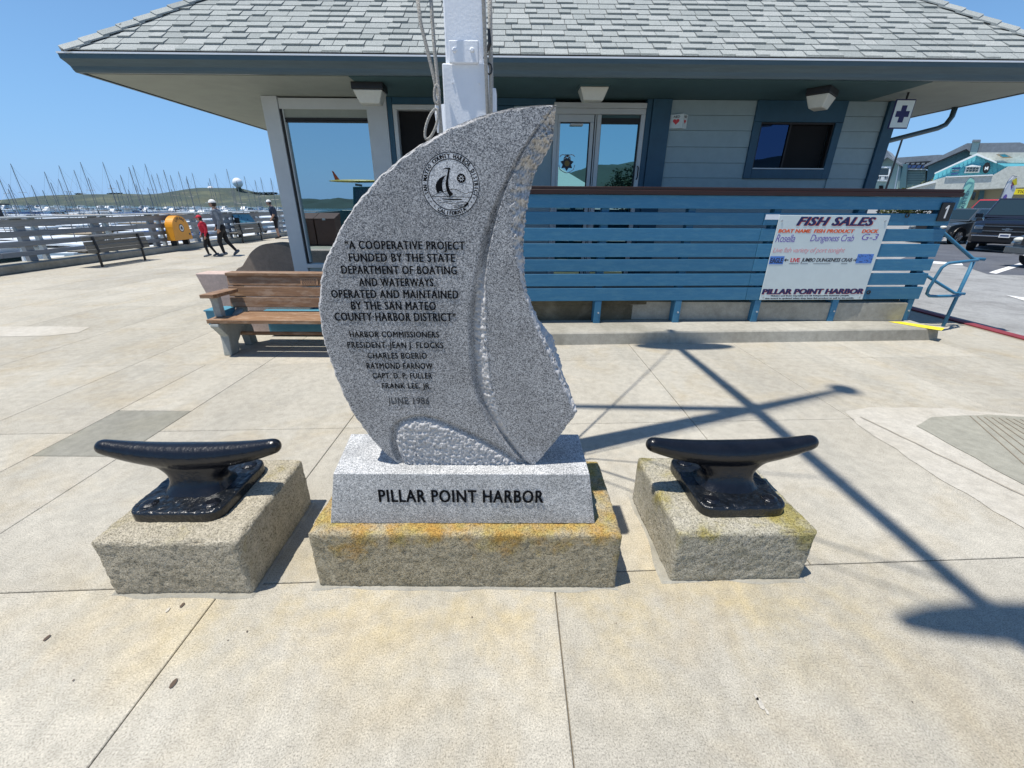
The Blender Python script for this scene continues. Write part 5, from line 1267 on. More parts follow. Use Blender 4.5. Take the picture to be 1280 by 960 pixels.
# second bench / planter standing behind
pb = thing('teal_bench', 'low teal painted planter box showing beneath the wooden bench', 'planter', (-2.2, 5.32, 0))
MB().box(-.95, .9, -.10, .25, .02, .30).build('box_side', m_tealblk, pb, bevel=.006); MB().box(-.98, .92, -.13, .28, .302, .34).build('rim', m_tealblk, pb, bevel=.006); MB().tube([(-.08, .1, .3), (-.08, .1, .72)], .03, 8).build('upright', m_tealblk, pb)
tb = thing('teal_box', 'small teal box sitting at the left end of the wooden bench', 'box', (-3.40, 4.78, 0))
MB().box(-.11, .11, -.10, .10, .30, .455).build('box', m_tealblk, tb, bevel=.004); MB().box(-.12, .12, -.11, .11, .457, .475).build('lid', m_tealblk, tb, bevel=.004); MB().box(-.05, .05, -.05, .05, 0, .298).build('foot', m_bconc, tb)
pk = thing('concrete_planter', 'tapered pink concrete planter behind the left end of the wooden bench', 'planter', (-3.55, 5.42, 0))
b = MB(); b.hexa([(-.22, -.10, 0), (.9, -.10, 0), (.9, .14, 0), (-.22, .14, 0)], [(-.40, -.14, .79), (1.0, -.14, .79), (1.0, .10, .79), (-.40, .10, .79)]); b.build('planter_body', m_pink, pk, bevel=.012)
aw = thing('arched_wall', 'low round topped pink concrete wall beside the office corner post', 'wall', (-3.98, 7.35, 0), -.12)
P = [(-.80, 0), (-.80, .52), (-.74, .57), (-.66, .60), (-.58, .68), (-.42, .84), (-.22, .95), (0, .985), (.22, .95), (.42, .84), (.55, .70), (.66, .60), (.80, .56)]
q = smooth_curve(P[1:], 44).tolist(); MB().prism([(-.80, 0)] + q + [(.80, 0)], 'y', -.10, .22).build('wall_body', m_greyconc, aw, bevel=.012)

# ================================================================ PIER EDGE
pk_ = kind(MB().box(-12.62, -12.0, -38, 60, 0.001, .19).build('pier_kerb', m_kerbc, bevel=.02))
railing = thing('pier_railing', 'long weathered grey board railing along the harbour edge', 'railing', (-12.35, 0, 0))
YR0, YR1 = -6, 58
ym = YR0
while ym < YR1:
    y1 = ym + 4.1
    MB().box(-.10, .16, ym, y1 - .01, 1.215, 1.255).build('top_board', m_railtop, railing, bevel=.006, seg=1)
    for z0, z1 in ((1.02, 1.185), (.79, .92), (.56, .68), (.33, .445)):
        MB().box(.02, .06, ym, y1 - .008, z0, z1).build('rail_board', m_rail, railing, bevel=.004, seg=1)
    ym = y1
y = YR0 + .6
while y < YR1:
    MB().box(-.10, .015, y, y + .20, .191, 1.21).build('post', m_rail, railing, bevel=.006, seg=1); MB().box(-.10, .015, y + .42, y + .52, .191, 1.21).build('post', m_railtop, railing, bevel=.006, seg=1)
    y += 2.05
# graffiti-like red marks on the top board near left: small red flecks of paint
def far_bench(label, x, y, grp='park benches along the pier railing', ln=1.75):
    t = thing('park_bench', label, 'bench', (x, y, 0), 0, grp)
    # long side along y; seen from the back, seat on the harbour side
    for k in range(4):
        z = .37 + k * .098; xx = .05 - k * .018
        MB().box(xx - .018, xx + .018, -ln / 2, ln / 2, z, z + .088).build('back_slat', m_fbench, t, bevel=.006, seg=1)
    for k in range(4): MB().box(-.50 + k * .125, -.39 + k * .125, -ln / 2, ln / 2, .40, .435).build('seat_slat', m_fbench, t, bevel=.005, seg=1)
    MB().box(-.035, .035, -ln / 2, ln / 2, .766, .80).build('top_slat', m_rail, t, bevel=.005, seg=1)
    for yy in (-ln / 2 + .27, ln / 2 - .27):
        MB().tube([(.02, yy, 0), (.03, yy, .36), (.078, yy, .37), (.03, yy, .76)], .03, 6).build('leg', m_bmetal, t)
        MB().tube([(-.47, yy, .38), (.03, yy, .36)], .028, 6).build('seat_arm', m_bmetal, t)
    return t
far_bench('nearest dark slatted park bench left of the yellow life ring cabinet', -11.0, 12.15, ln=1.95)
far_bench('farther dark slatted park bench between the walking pair and the standing man', -11.65, 19.6, ln=2.0)
# life ring cabinet
lr = thing('life_ring_cabinet', 'yellow arched life ring cabinet mounted on the pier railing', 'life ring cabinet', (-12.0, 15.85, 0), .10)
arc = [(-.50, .36), (.52, .36)] + [(.02 + .47 * math.cos(a) * (1 + .0), .74 + .43 * math.sin(a)) for a in np.linspace(0, PI, 18)]
b = MB(); b.prism([(p[0], p[1]) for p in arc], 'x', -.14, .12); b.build('cabinet', m_ring, lr, bevel=.009)
def facex(name, m, parent, fn):
    b = MB(); fn(b); return b.build(name, m, parent)
b = MB(); b.mat(0); disk = lambda r, x, n=20: b.add([(x, .02 + r * math.cos(2 * PI * i / n), .76 + r * math.sin(2 * PI * i / n)) for i in range(n)], [tuple(range(n))])
disk(.135, .1235); b.mat(1); disk(.105, .125); b.mat(0); disk(.06, .1265); b.build('round_emblem', [m_bmetal, m_whitecloth], lr)
def text_x(body, a0, a1, r, cy, cz, x, h, m, parent):
    b = MB(); n = len(body)
    for i, ch in enumerate(body):
        if ch == ' ': continue
        gm = text_mesh(ch, .02, 0); co = [v.co[:2] for v in gm.vertices]; cx_ = (min(c[0] for c in co) + max(c[0] for c in co)) / 2; a = a0 + (a1 - a0) * i / (n - 1); vv = []
        for X, Y in co: rr_ = r + (Y - .35) * h / .7; t = a - (X - cx_) * h / .7 / r; vv.append((x, cy + rr_ * math.cos(t), cz + rr_ * math.sin(t)))
        b.add(vv, [tuple(p.vertices) for p in gm.polygons]); bpy.data.meshes.remove(gm)
    return b.build('lettering', m, parent, fixn=False)
text_x('LIFE RING', 2.25, .9, .34, .02, .74, .1245, .085, m_bmetal, lr)
MB().box(.122, .126, .36, .43, .50, .57).build('latch', m_bmetal, lr)
for yy in (-.35, .30): MB().box(-.12, .08, yy - .05, yy + .05, .19, .36).build('bracket', m_bmetal, lr)
inf = thing('info_panel', 'tilted blue map panel on the railing beside the far park bench', 'sign', (-12.12, 20.3, 0), .05)
MB().hexa([(.10, -.75, .70), (.12, -.75, .70), (.12, .60, .70), (.10, .60, .70)], [(-.16, -.75, 1.12), (-.14, -.75, 1.12), (-.14, .6, 1.12), (-.16, .6, 1.12)]).build('panel', m_tealblk, inf)
rr = random.Random(8); b = MB(); b2 = MB()
for i in range(16):
    u_, v_ = rr.uniform(-.68, .45), rr.uniform(.05, .85); z = .70 + .42 * v_; x = .124 - .26 * v_; (b if i % 2 else b2).quad((x, u_, z), (x, u_ + .12, z), (x - .035, u_ + .12, z + .06), (x - .035, u_, z + .06))
b.build('map_print', m_hullt, inf, fixn=False); b2.build('map_print', m_water, inf, fixn=False); MB().box(-.1, .1, -.78, -.755, .19, 1.0).build('bracket', m_bmetal, inf)

# ================================================================ PEOPLE
def person(label, T, rz, H, joints, mats, cap=None, cap_m=None, cat='person', hairm=m_hair, skirt_=None, brim=None, seed=0, coatline=.52, short_sleeve=False, shorts=False):
    """joints in units of standing height H, x right, y back, z up; person faces -y before rotation"""
    t = thing('person', label, cat, T, rz)
    J = {k: Vector(v) * H for k, v in joints.items()}
    parts = []   # (a, b, ra, rb, material slot)
    def cap_(a, c, ra, rb, s): parts.append((J[a] if isinstance(a, str) else a, J[c] if isinstance(c, str) else c, ra * H, rb * H, s))
    SK, TOP, LEG = 0, 1, 2
    cap_('pelvis', 'waist', .082, .075, LEG if True else TOP); cap_('waist', 'chest', .080, .098, TOP); cap_('chest', 'neck', .080, .038, TOP)
    cap_('neck', 'head', .033, .034, SK)
    for s in 'LR':
        cap_('chest', 'sh' + s, .07, .042, TOP); cap_('sh' + s, 'el' + s, .038, .029, TOP); cap_('el' + s, 'wr' + s, .027, .018, SK if short_sleeve else TOP)
        cap_('pelvis', 'hip' + s, .075, .06, LEG); cap_('hip' + s, 'kn' + s, .058, .038, LEG); cap_('kn' + s, 'an' + s, .036, .023, SK if shorts else LEG)
        w, e = J['wr' + s], J['el' + s]; d = (w - e).normalized(); 
        palm = w + d * .045 * H; parts.append((w, palm, .016 * H, .019 * H, SK)); side = d.cross(Vector((1, 0, 0))).normalized()
        for q, (o_, ln) in enumerate(((-.014, .036), (-.005, .042), (.004, .04), (.012, .032))):
            a = palm + side * o_ * H; k1 = a + d * ln * .55 * H; k2 = k1 + (d + Vector((0, -.5, 0))).normalized() * ln * .5 * H
            parts.append((a, k1, .0062 * H, .0056 * H, SK)); parts.append((k1, k2, .0056 * H, .0045 * H, SK))
        th0 = w + d * .02 * H - side * .015 * H; parts.append((th0, th0 + (d * .6 - side * .5).normalized() * .035 * H, .007 * H, .0055 * H, SK))
    b = MB()
    for a, c, ra, rb, s in parts:
        b.tube([a, c], [ra, rb], 12); b.ball(tuple(a), ra * .99, 10, 7); b.ball(tuple(c), rb * .99, 10, 7)
    hd_ = J['head']
    b.ball(tuple(hd_ + Vector((0, -.004 * H, .035 * H))), (.044 * H, .054 * H, .064 * H), 16, 12)       # skull
    b.ball(tuple(hd_ + Vector((0, -.030 * H, .004 * H))), (.030 * H, .030 * H, .030 * H), 12, 8)       # jaw
    b.tube([hd_ + Vector((0, -.050 * H, .038 * H)), hd_ + Vector((0, -.066 * H, .018 * H))], [.006 * H, .010 * H], 8)   # nose
    for s in (-1, 1): b.ball(tuple(hd_ + Vector((s * .044 * H, .0, .026 * H))), (.006 * H, .010 * H, .015 * H), 8, 6)   # ears
    me = remeshed(b, .0085, 3, .5); me.name = 'body'
    for m in mats: me.materials.append(m)
    A = np.array([p[0][:] for p in parts]); B2 = np.array([p[1][:] for p in parts]); D = B2 - A; DD = (D * D).sum(1) + 1e-9; RA = np.array([p[2] for p in parts]); RB = np.array([p[3] for p in parts])
    n = len(me.polygons); cen = np.empty(n * 3); me.polygons.foreach_get('center', cen); cen = cen.reshape(-1, 3); idx = np.zeros(n, int)
    for s0 in range(0, n, 4000):
        c = cen[s0:s0 + 4000]; tt = np.clip(((c[:, None, :] - A[None]) * D[None]).sum(2) / DD[None], 0, 1); q = A[None] + D[None] * tt[..., None]; dist = np.linalg.norm(c[:, None] - q, axis=2) - (RA + (RB - RA) * tt); idx[s0:s0 + 4000] = np.argmin(dist, 1)
    slots = np.array([p[4] for p in parts])[idx]; 
    slots[cen[:, 2] > J['neck'].z + .005 * H] = 0
    hem = J['waist'].z - coatline * .06 * H
    tors = (cen[:, 2] > hem) & (slots == 2) ; slots[tors] = 1
    if shorts: slots[(cen[:, 2] < J['knL'].z) & (slots == 2)] = 0
    if short_sleeve: pass
    me.polygons.foreach_set('material_index', slots.astype(np.int32)); me.polygons.foreach_set('use_smooth', [True] * n); link('body', me, t)
    # face marks
    for s in (-1, 1): MB().ball(tuple(hd_ + Vector((s * .017 * H, -.0535 * H, .034 * H))), (.006 * H, .004 * H, .0035 * H), 8, 6).build('eye', m_hair, t)
    MB().ball(tuple(hd_ + Vector((0, -.058 * H, -.003 * H))), (.012 * H, .004 * H, .003 * H), 8, 6).build('mouth', m_redcloth, t)
    # hair and cap
    if hairm: 
        hb = MB(); hb.ball(tuple(hd_ + Vector((0, .012 * H, .034 * H))), (.050 * H, .050 * H, .062 * H), 16, 10); hb.build('hair', hairm, t, smooth=True)
    if cap_m:
        c = MB(); n_ = 16; vs = [(0, 0, 1)]
        cc_ = hd_ + Vector((0, 0, .050 * H)); rx_, ry_, rz_ = .052 * H, .062 * H, .058 * H; vs = []
        for j in range(6):
            a = j / 5 * PI / 2
            for k in range(n_): vs.append((cc_.x + rx_ * math.cos(a) * math.cos(2 * PI * k / n_), cc_.y + ry_ * math.cos(a) * math.sin(2 * PI * k / n_), cc_.z + rz_ * math.sin(a)))
        c.add(vs, [(j * n_ + k, j * n_ + (k + 1) % n_, (j + 1) * n_ + (k + 1) % n_, (j + 1) * n_ + k) for j in range(5) for k in range(n_)] + [tuple(range(n_))[::-1]])
        br = brim if brim is not None else -PI / 2
        P = [(.044 * math.cos(a) * H, .044 * math.sin(a) * H) for a in np.linspace(br - 1.1, br + 1.1, 7)] + [(.105 * math.cos(a) * H, .105 * math.sin(a) * H) for a in np.linspace(br + .45, br - .45, 7)]
        c.prism([(cc_.x + x, cc_.y + y) for x, y in P], 'z', cc_.z - .004 * H, cc_.z + .004 * H); c.build('cap', cap_m, t, smooth=False)
    for s in 'LR':
        a = J['an' + s]; toe = J['toe' + s]; d = (toe - a); b = MB(); b.tube([a + Vector((0, .014 * H, .004 * H)) - d * .15, a + d * .45, toe], [.026 * H, .026 * H, .018 * H], 10); b.ball(tuple(toe), .018 * H, 8, 6); b.ball(tuple(a - d * .15 + Vector((0, .014 * H, .004 * H))), .026 * H, 8, 6)
        b.build('shoe', mats[3] if len(mats) > 3 else m_shoe, t, smooth=True)
    return t
walk = dict(pelvis=(0, 0, .50), waist=(0, -.01, .60), chest=(0, -.015, .74), neck=(0, -.02, .83), head=(0, -.035, .89), hipL=(.055, 0, .49), hipR=(-.055, 0, .49),
            knL=(.06, -.06, .27), anL=(.055, -.03, .045), toeL=(.055, -.14, .018), knR=(-.055, .03, .27), anR=(-.05, .16, .075), toeR=(-.05, .10, .018),
            shL=(.115, -.01, .80), shR=(-.115, -.01, .80), elL=(.15, .045, .64), wrL=(.145, .0, .50), elR=(-.15, -.03, .64), wrR=(-.14, -.10, .52))
adult = person('walking adult in grey jacket, black trousers and white cap', (-9.33, 14.15, 0), -1.25, 1.70, walk, [m_skin, m_jacket, m_blackcloth, m_shoe], cap_m=m_whitecloth)
kidJ = dict(walk); kidJ.update(head=(0, -.04, .875), knR=(-.05, .02, .27), anR=(-.05, .13, .05), toeR=(-.05, .05, .018))
person('child in red jacket and red cap walking beside the adult', (-9.74, 13.95, 0), -1.05, 1.27, kidJ, [m_skin, m_redcloth, m_blackcloth, m_shoe], cap_m=m_redcloth)
standJ = dict(pelvis=(0, 0, .50), waist=(0, -.005, .60), chest=(0, -.02, .74), neck=(0, -.04, .83), head=(0, -.07, .885), hipL=(.055, 0, .49), hipR=(-.055, 0, .49), knL=(.06, -.01, .27), anL=(.06, .01, .045), toeL=(.065, -.08, .018), knR=(-.055, -.01, .27), anR=(-.06, .02, .045), toeR=(-.07, -.07, .018),
              shL=(.12, -.02, .80), shR=(-.12, -.02, .80), elL=(.14, .0, .64), wrL=(.12, -.08, .52), elR=(-.14, .0, .64), wrR=(-.12, -.08, .52))
person('man in navy shirt, dark shorts and white cap standing at the railing', (-11.45, 21.5, 0), -1.1, 1.76, standJ, [m_skin, m_navycloth, m_blackcloth, m_blackcloth], cap_m=m_whitecloth, short_sleeve=True, shorts=True)

# ================================================================ BOATS IN THE MARINA
rb2 = random.Random(21)
def boat_mesh_parts(L, Bm, fb, hm, cm):
    "hull with sheer and pointed bow along +y; returns dict of MB"
    h = MB(); n = 9; lay = []
    for z_i, (z, wf) in enumerate(((-.3, .55), (.1, .85), (fb, 1.0))):
        row = []
        for s in (1, -1):
            rng = range(n) if s == 1 else range(n - 1, -1, -1)
            for i in rng:
                f = i / (n - 1); w = Bm / 2 * wf * (math.sin(min(1, (1 - f) * 1.6 + .0) * PI / 2) if f > .35 else (.80 + .2 * f / .35)); y = -L / 2 + L * f * (.94 + .06 * z_i / 2); zz_ = z + (.25 * f * f if z_i == 2 else 0)
                row.append((s * w, y, zz_))
        lay.append(row)
    m = len(lay[0]); h.add([p for r_ in lay for p in r_], [(k * m + i, k * m + (i + 1) % m, (k + 1) * m + (i + 1) % m, (k + 1) * m + i) for k in range(2) for i in range(m)] + [tuple(range(2 * m, 3 * m))])
    return h
def boat(label, x, y, rz, L, mast_h, hm=None, canvas=None, group='boats moored in the marina', motor=False, lean=0):
    t = thing('boat', label, 'boat', (x, y, -3.0), rz, group); Bm = L * .3; fb = .9 if not motor else 1.2
    boat_mesh_parts(L, Bm, fb, None, None).build('hull', hm or m_hull, t, fixn=True)
    c = MB()
    if motor:
        c.hexa([(-Bm * .33, -L * .25, fb), (Bm * .33, -L * .25, fb), (Bm * .28, L * .15, fb + .2), (-Bm * .28, L * .15, fb + .2)], [(-Bm * .3, -L * .22, fb + 1.5), (Bm * .3, -L * .22, fb + 1.5), (Bm * .22, L * .02, fb + 1.5), (-Bm * .22, L * .02, fb + 1.5)])
        c.build('cabin', m_hull, t); w = MB(); w.box(-Bm * .33, Bm * .33, -L * .18, L * .0, fb + .75, fb + 1.2); w.build('cabin_window', m_carglass, t); MB().box(-Bm * .34, Bm * .34, -L * .42, -L * .0, fb + 1.62, fb + 1.70).build('canopy', canvas or m_hull, t)
        MB().tube([(0, -L * .1, fb + 1.5), (0, -L * .12, fb + 1.5 + mast_h * (.14 + .16 * ((L * 7) % 1)))], .018, 5).build('antenna_mast', m_mast, t)
    else:
        c.hexa([(-Bm * .27, -L * .12, fb), (Bm * .27, -L * .12, fb), (Bm * .16, L * .24, fb + .1), (-Bm * .16, L * .24, fb + .1)], [(-Bm * .23, -L * .1, fb + .55), (Bm * .23, -L * .1, fb + .55), (Bm * .12, L * .2, fb + .45), (-Bm * .12, L * .2, fb + .45)])
        c.build('cabin', m_hull, t); MB().box(-Bm * .262, Bm * .262, -L * .05, L * .12, fb + .2, fb + .38).build('cabin_window', m_carglass, t)
        dd = math.hypot(x, y); r = max(.06, .00048 * dd)
        MB().tube([(0, L * .06, fb), (0, L * .06, mast_h)], [r, r * .7], 6).build('mast', m_mast, t); MB().tube([(0, L * .05, fb + 1.2), (0, -L * .36, fb + 1.3)], .09, 6).build('boom', canvas or m_mast, t)
        rg = MB(); rs_ = max(.010, .00010 * dd)
        for a in ((0, L * .48, fb + .2), (0, -L * .48, fb), (Bm * .45, L * .02, fb), (-Bm * .45, L * .02, fb)): rg.tube([a, (0, L * .06, mast_h * .985)], rs_ * .8, 3)
        rg.tube([(-Bm * .25, L * .06, mast_h * .6), (Bm * .25, L * .06, mast_h * .6)], rs_ * 2, 4)
        rg.build('rigging', m_mast, t)
    return t
# sailboats whose masts stand out, by mast top pixel and distance
W_ = 'sailboat moored in the marina beyond the railing'
tops = [(4, 236, 62), (18, 205, 70), (104, 203, 80), (78, 207, 85), (88, 212, 88), (60, 228, 130), (125, 202, 92), (113, 222, 110), (148, 225, 130), (169, 207, 88), (185, 205, 90), (186, 218, 118), (199, 217, 105), (215, 219, 100), (220, 214, 105), (231, 223, 110),
        (236, 220, 120), (243, 216, 100), (272, 217, 112), (281, 211, 100), (308, 220, 110), (320, 225, 120), (327, 222, 118), (342, 204, 95), (147, 240, 170), (262, 228, 160), (45, 240, 170)]
hullc = [(m_hull, 'white'), (m_hull, 'white'), (m_hull, 'white'), (m_hullb, 'navy hulled'), (m_hull, 'white'), (m_hullt, 'teal hulled')]
for i, (px, py, Y) in enumerate(tops):
    p = at(px, py, Y); hm, hn = hullc[i % 6]; cv = [None, m_canvas, None, m_canvast][i % 4]
    boat('%s %s' % (hn, W_) if hn != 'white' else 'white ' + W_, p[0], p[1], rb2.choice([0, PI, PI / 2]) + rb2.uniform(-.15, .15), rb2.uniform(8, 12), p[2] + 3.0, hm, cv, 'sailboats in the marina, ' + hn)
# nearer motor boats and work boats seen between the rails
spots = []
for Y in (20, 27, 34, 42, 52, 64, 80, 100, 125, 155, 190, 240):
    step = 26 if Y < 60 else 15
    for px in range(-30, 352, step):
        spots.append((px + rb2.uniform(-6, 6), Y * rb2.uniform(.92, 1.08)))
k = 0
kinds = [('small white motorboat with cabin', m_hull, None), ('white motorboat with blue canopy', m_hull, m_canvas), ('white motorboat with tan canopy', m_hull, m_canvast), ('navy motorboat with white cabin', m_hullb, None)]
for px, Y in spots:
    p = at(px, 258, Y); k += 1
    if p[0] > -15.5: continue
    if rb2.random() < .22: continue
    c = kinds[int(rb2.random() * 4)] if rb2.random() < .6 else kinds[0]
    if Y > 60 and rb2.random() < .16: boat('white ' + W_, p[0], p[1], rb2.choice([0, PI]), rb2.uniform(7, 10), rb2.uniform(7, 10.5), m_hull, m_canvas if k % 3 == 0 else None, 'sailboats in the marina, white')
    else: boat(c[0] + ' moored beyond the railing', p[0], p[1], rb2.choice([0, PI, PI / 2]) + rb2.uniform(-.2, .2), rb2.uniform(6.5, 9.5) * (1 if Y < 60 else 1.35), 6, c[1], c[2], 'marina motorboats: ' + c[0], motor=True)
# dark work barge at the far left
wb = thing('work_boat', 'dark work boat with rigging at the far left behind the railing', 'boat', (-62, 52, -3), .2)
boat_mesh_parts(14, 4.5, 1.6, None, None).build('hull', m_hullb, wb); MB().box(-1.6, 1.6, -3, 1, 1.6, 3.9).build('wheelhouse', m_bmetal, wb); MB().box(-1.9, 1.9, -6, 2, 4.2, 4.35).build('canopy', m_bmetal, wb)
# dock fingers
for j, Y in enumerate((30, 48, 72, 110)):
    tag(MB().box(-14.5 - Y * 1.5, -14.5 - Y * .1, Y - .6, Y + .6, -2.95, -2.5).build('floating_dock', m_kerbc), ['nearest floating dock', 'second floating dock out', 'third floating dock out', 'farthest floating dock'][j] + ' between the moored boats', 'dock')

# ================================================================ CARS
def vehicle(name, label, cat, T, rz, paintm, prof_low, prof_cab, Wd, wheels, wr, front, grille=None, rails=None, bed=None, cab_inset=.12):
    """side profiles in (x, z); front of the car towards -x; then rotated"""
    t = thing(name, label, cat, T, rz)
    b = MB(); hw = Wd / 2
    n = len(prof_low); cx = sum(p[0] for p in prof_low) / n
    lay = []
    for y, sx, zt in ((-hw, .0, 0), (-hw + .10, .06, 0), (hw - .10, .06, 0), (hw, .0, 0)):
        pass
    L = abs(prof_low[0][0]) 
    xs0 = min(p[0] for p in prof_low); xs1 = max(p[0] for p in prof_low); zmax = max(p[1] for p in prof_low)
    ys = [-hw, -hw * .97, -hw * .80, 0, hw * .80, hw * .97, hw]; rows_ = []
    for y in ys:
        a = abs(y) / hw; row = []
        for (x, z) in prof_low:
            inx = .16 * a ** 4; x2 = x + (inx if x < xs0 + .35 else (-inx if x > xs1 - .35 else 0)); z2 = z - (.07 * a ** 5 if z > zmax - .3 else 0) + (.03 if a == 1 and z < .4 else 0)
            row.append((x2, y, z2))
        rows_.append(row)
    b.add([p for r_ in rows_ for p in r_], [(k * n + i, k * n + (i + 1) % n, (k + 1) * n + (i + 1) % n, (k + 1) * n + i) for k in range(6) for i in range(n)] + [tuple(range(n))[::-1], tuple(range(6 * n, 7 * n))])
    body = b.build('body', paintm, t, bevel=.02, seg=2)
    m_ = len(prof_cab); b = MB(); zc0 = min(p[1] for p in prof_cab); zc1 = max(p[1] for p in prof_cab)
    def cabrow(y0, s):
        row = []
        for x, z in prof_cab: f = (z - zc0) / (zc1 - zc0); row.append((x, s * (hw * .95 - cab_inset * 1.6 * f), z))
        return row
    r0, r1 = cabrow(0, -1), cabrow(0, 1)
    b.add(r0 + r1, [(i, (i + 1) % m_, m_ + (i + 1) % m_, m_ + i) for i in range(m_)] + [tuple(range(m_))[::-1], tuple(range(m_, 2 * m_))])
    cab = b.build('cabin', paintm, t, bevel=.03, seg=2)
    # windscreen and side windows: prof_cab = [base front, top front, top rear, base rear]
    (xa, za), (xb, zb_), (xc, zc_), (xd, zd) = prof_cab
    def on(f): return hw * .95 - cab_inset * 1.6 * f
    b = MB(); e = .012
    f0, f1 = .12, .90; P0 = (xa + (xb - xa) * f0, za + (zb_ - za) * f0); P1 = (xa + (xb - xa) * f1, za + (zb_ - za) * f1); nx, nz_ = -(zb_ - za), (xb - xa); ln = math.hypot(nx, nz_); nx, nz_ = nx / ln * e, nz_ / ln * e
    b.add([(P0[0] + nx, -on(f0) * .93, P0[1] + nz_), (P0[0] + nx, on(f0) * .93, P0[1] + nz_), (P1[0] + nx, on(f1) * .92, P1[1] + nz_), (P1[0] + nx, -on(f1) * .92, P1[1] + nz_)], [(0, 1, 2, 3)])
    b.build('windscreen', m_carglass, t, fixn=False)
    mid = (xb + xc) / 2
    for s in (-1, 1):
        for (u0, u1, v0, v1) in ((xa + (xb - xa) * .25 + .12, mid - .05, xb + .10, mid - .05), (mid + .04, xd - (xd - xc) * .2 - .1, mid + .04, xc - .08)):
            y0, y1 = s * (on(.15) + .006), s * (on(.88) + .006); z0, z1 = zc0 + (zc1 - zc0) * .15, zc0 + (zc1 - zc0) * .88
            MB().quad((u0, y0, z0), (u1, y0, z0), (v1, y1, z1), (v0, y1, z1)).build('side_window', m_carglass, t, fixn=False)
        MB().box(xa + .28, xa + .42, s * (hw + .02) - .02, s * (hw + .24) + .0, zc0 - .02, zc0 + .16).build('mirror', m_carblack if paintm is m_carblack else m_bmetal, t, bevel=.02)
    for wx in wheels:
        for s in (-1, 1):
            w = MB(); w.tube([(wx, s * (hw - .23), wr), (wx, s * (hw - .22), wr), (wx, s * (hw + .0), wr), (wx, s * (hw + .015), wr)], [wr * .93, wr, wr, wr * .93], 24); ty = w.build('tyre', m_tyre, t)
            r_ = MB(); r_.tube([(wx, s * (hw + .005), wr), (wx, s * (hw + .022), wr)], [wr * .62, wr * .60], 20)
            for q in range(6): a = q * PI / 3; r_.tube([(wx, s * (hw + .03), wr), (wx + math.cos(a) * wr * .56, s * (hw + .028), wr + math.sin(a) * wr * .56)], wr * .09, 5)
            r_.build('rim', m_rim, ty)
            ar_ = MB(); ar_.tube([(wx + wr * 1.16 * math.cos(a), s * (hw + .006), wr + wr * 1.16 * math.sin(a)) for a in np.linspace(0, PI, 13)], .035, 5); ar_.build('wheel_arch', m_bmetal, t)
    front(t, hw, xs0)
    return t
def front_big(t, hw, x0):
    g_ = MB(); g_.box(x0 - .012, x0 + .03, -hw * .66, hw * .66, .74, 1.10); g_.build('grille', m_bmetal, t)
    for z in (.83, 1.02): MB().box(x0 - .03, x0 - .012, -hw * .66, hw * .66, z - .012, z + .012).build('chrome_bar', m_chrome, t)
    MB().add([(x0 - .035, p[0], p[1]) for p in ((-.16, .93), (-.05, .93), (-.05, .96), (.05, .96), (.05, .93), (.16, .93), (.13, .88), (.05, .88), (.05, .85), (-.05, .85), (-.05, .88), (-.13, .88))], [tuple(range(12))]).build('emblem', m_chrome, t)
    for s in (-1, 1):
        MB().box(x0 + .0, x0 + .14, s * hw * .68 if s > 0 else -hw * .93, hw * .93 if s > 0 else -hw * .68, .90, 1.02).build('headlight', m_chrome, t, bevel=.015)
        MB().box(x0 - .03, x0 + .05, s * hw * .62 - .10, s * hw * .62 + .10, .50, .58).build('fog_light', m_lamp, t, bevel=.01)
    MB().box(x0 - .07, x0 + .12, -hw * .92, hw * .92, .62, .665).build('bumper_trim', m_chrome, t, bevel=.01); MB().box(x0 - .06, x0 + .1, -hw * .9, hw * .9, .40, .615).build('bumper', m_bmetal, t, bevel=.02)
    MB().box(x0 - .085, x0 - .075, -.155, .155, .60, .745).build('licence_plate', m_whitecloth, t)
    MB().box(x0 - .088, x0 - .086, -.12, .12, .645, .70).build('plate_number', m_hullb, t)
def front_pick(t, hw, x0):
    MB().box(x0 - .01, x0 + .05, -hw * .5, hw * .5, .66, .86).build('grille', m_bmetal, t)
    for s in (-1, 1):
        MB().ball((x0 + .13, s * hw * .74, .80), (.12, .14, .08), 12, 8).build('headlight', m_lamp, t, smooth=True); MB().ball((x0 + .05, s * hw * .7, .50), (.06, .09, .06), 10, 6).build('fog_light', m_lamp, t, smooth=True)
    MB().box(x0 - .06, x0 + .15, -hw * .9, hw * .9, .40, .60).build('bumper', m_cargrey, t, bevel=.03)
low_t = [(-2.75, .42), (-2.78, .75), (-2.72, 1.14), (-2.55, 1.24), (-1.25, 1.34), (-1.15, 1.36), (2.60, 1.36), (2.72, 1.2), (2.72, .50), (2.55, .38), (-2.55, .34)]
cab_t = [(-1.35, 1.32), (-.55, 2.08), (1.35, 2.10), (1.60, 1.34)]
vehicle('black_truck', 'large black pickup truck with chrome barred grille facing the plaza', 'pickup truck', (22.0, 19.5, -.12), .66, m_carblack, low_t, cab_t, 2.04, (-1.80, 1.75), .42, front_big)
low_p = [(-2.5, .42), (-2.55, .70), (-2.45, .92), (-2.2, 1.00), (-1.15, 1.09), (-1.0, 1.12), (2.35, 1.12), (2.45, 1.0), (2.45, .5), (2.3, .38), (-2.3, .34)]
cab_p = [(-1.25, 1.08), (-.55, 1.66), (1.0, 1.68), (1.2, 1.10)]
vehicle('grey_pickup', 'grey pickup truck with round headlights parked left of the black truck', 'pickup truck', (23.5, 23.2, -.12), .22, m_cargrey, low_p, cab_p, 1.85, (-1.6, 1.6), .37, front_pick)
vehicle('red_car', 'red car mostly hidden behind the black truck', 'car', (29.2, 27.4, -.12), .5, m_carred, [(x * .95, z * 1.25) for x, z in low_p], [(x, z * 1.30) for x, z in cab_p], 1.85, (-1.55, 1.55), .36, front_pick)
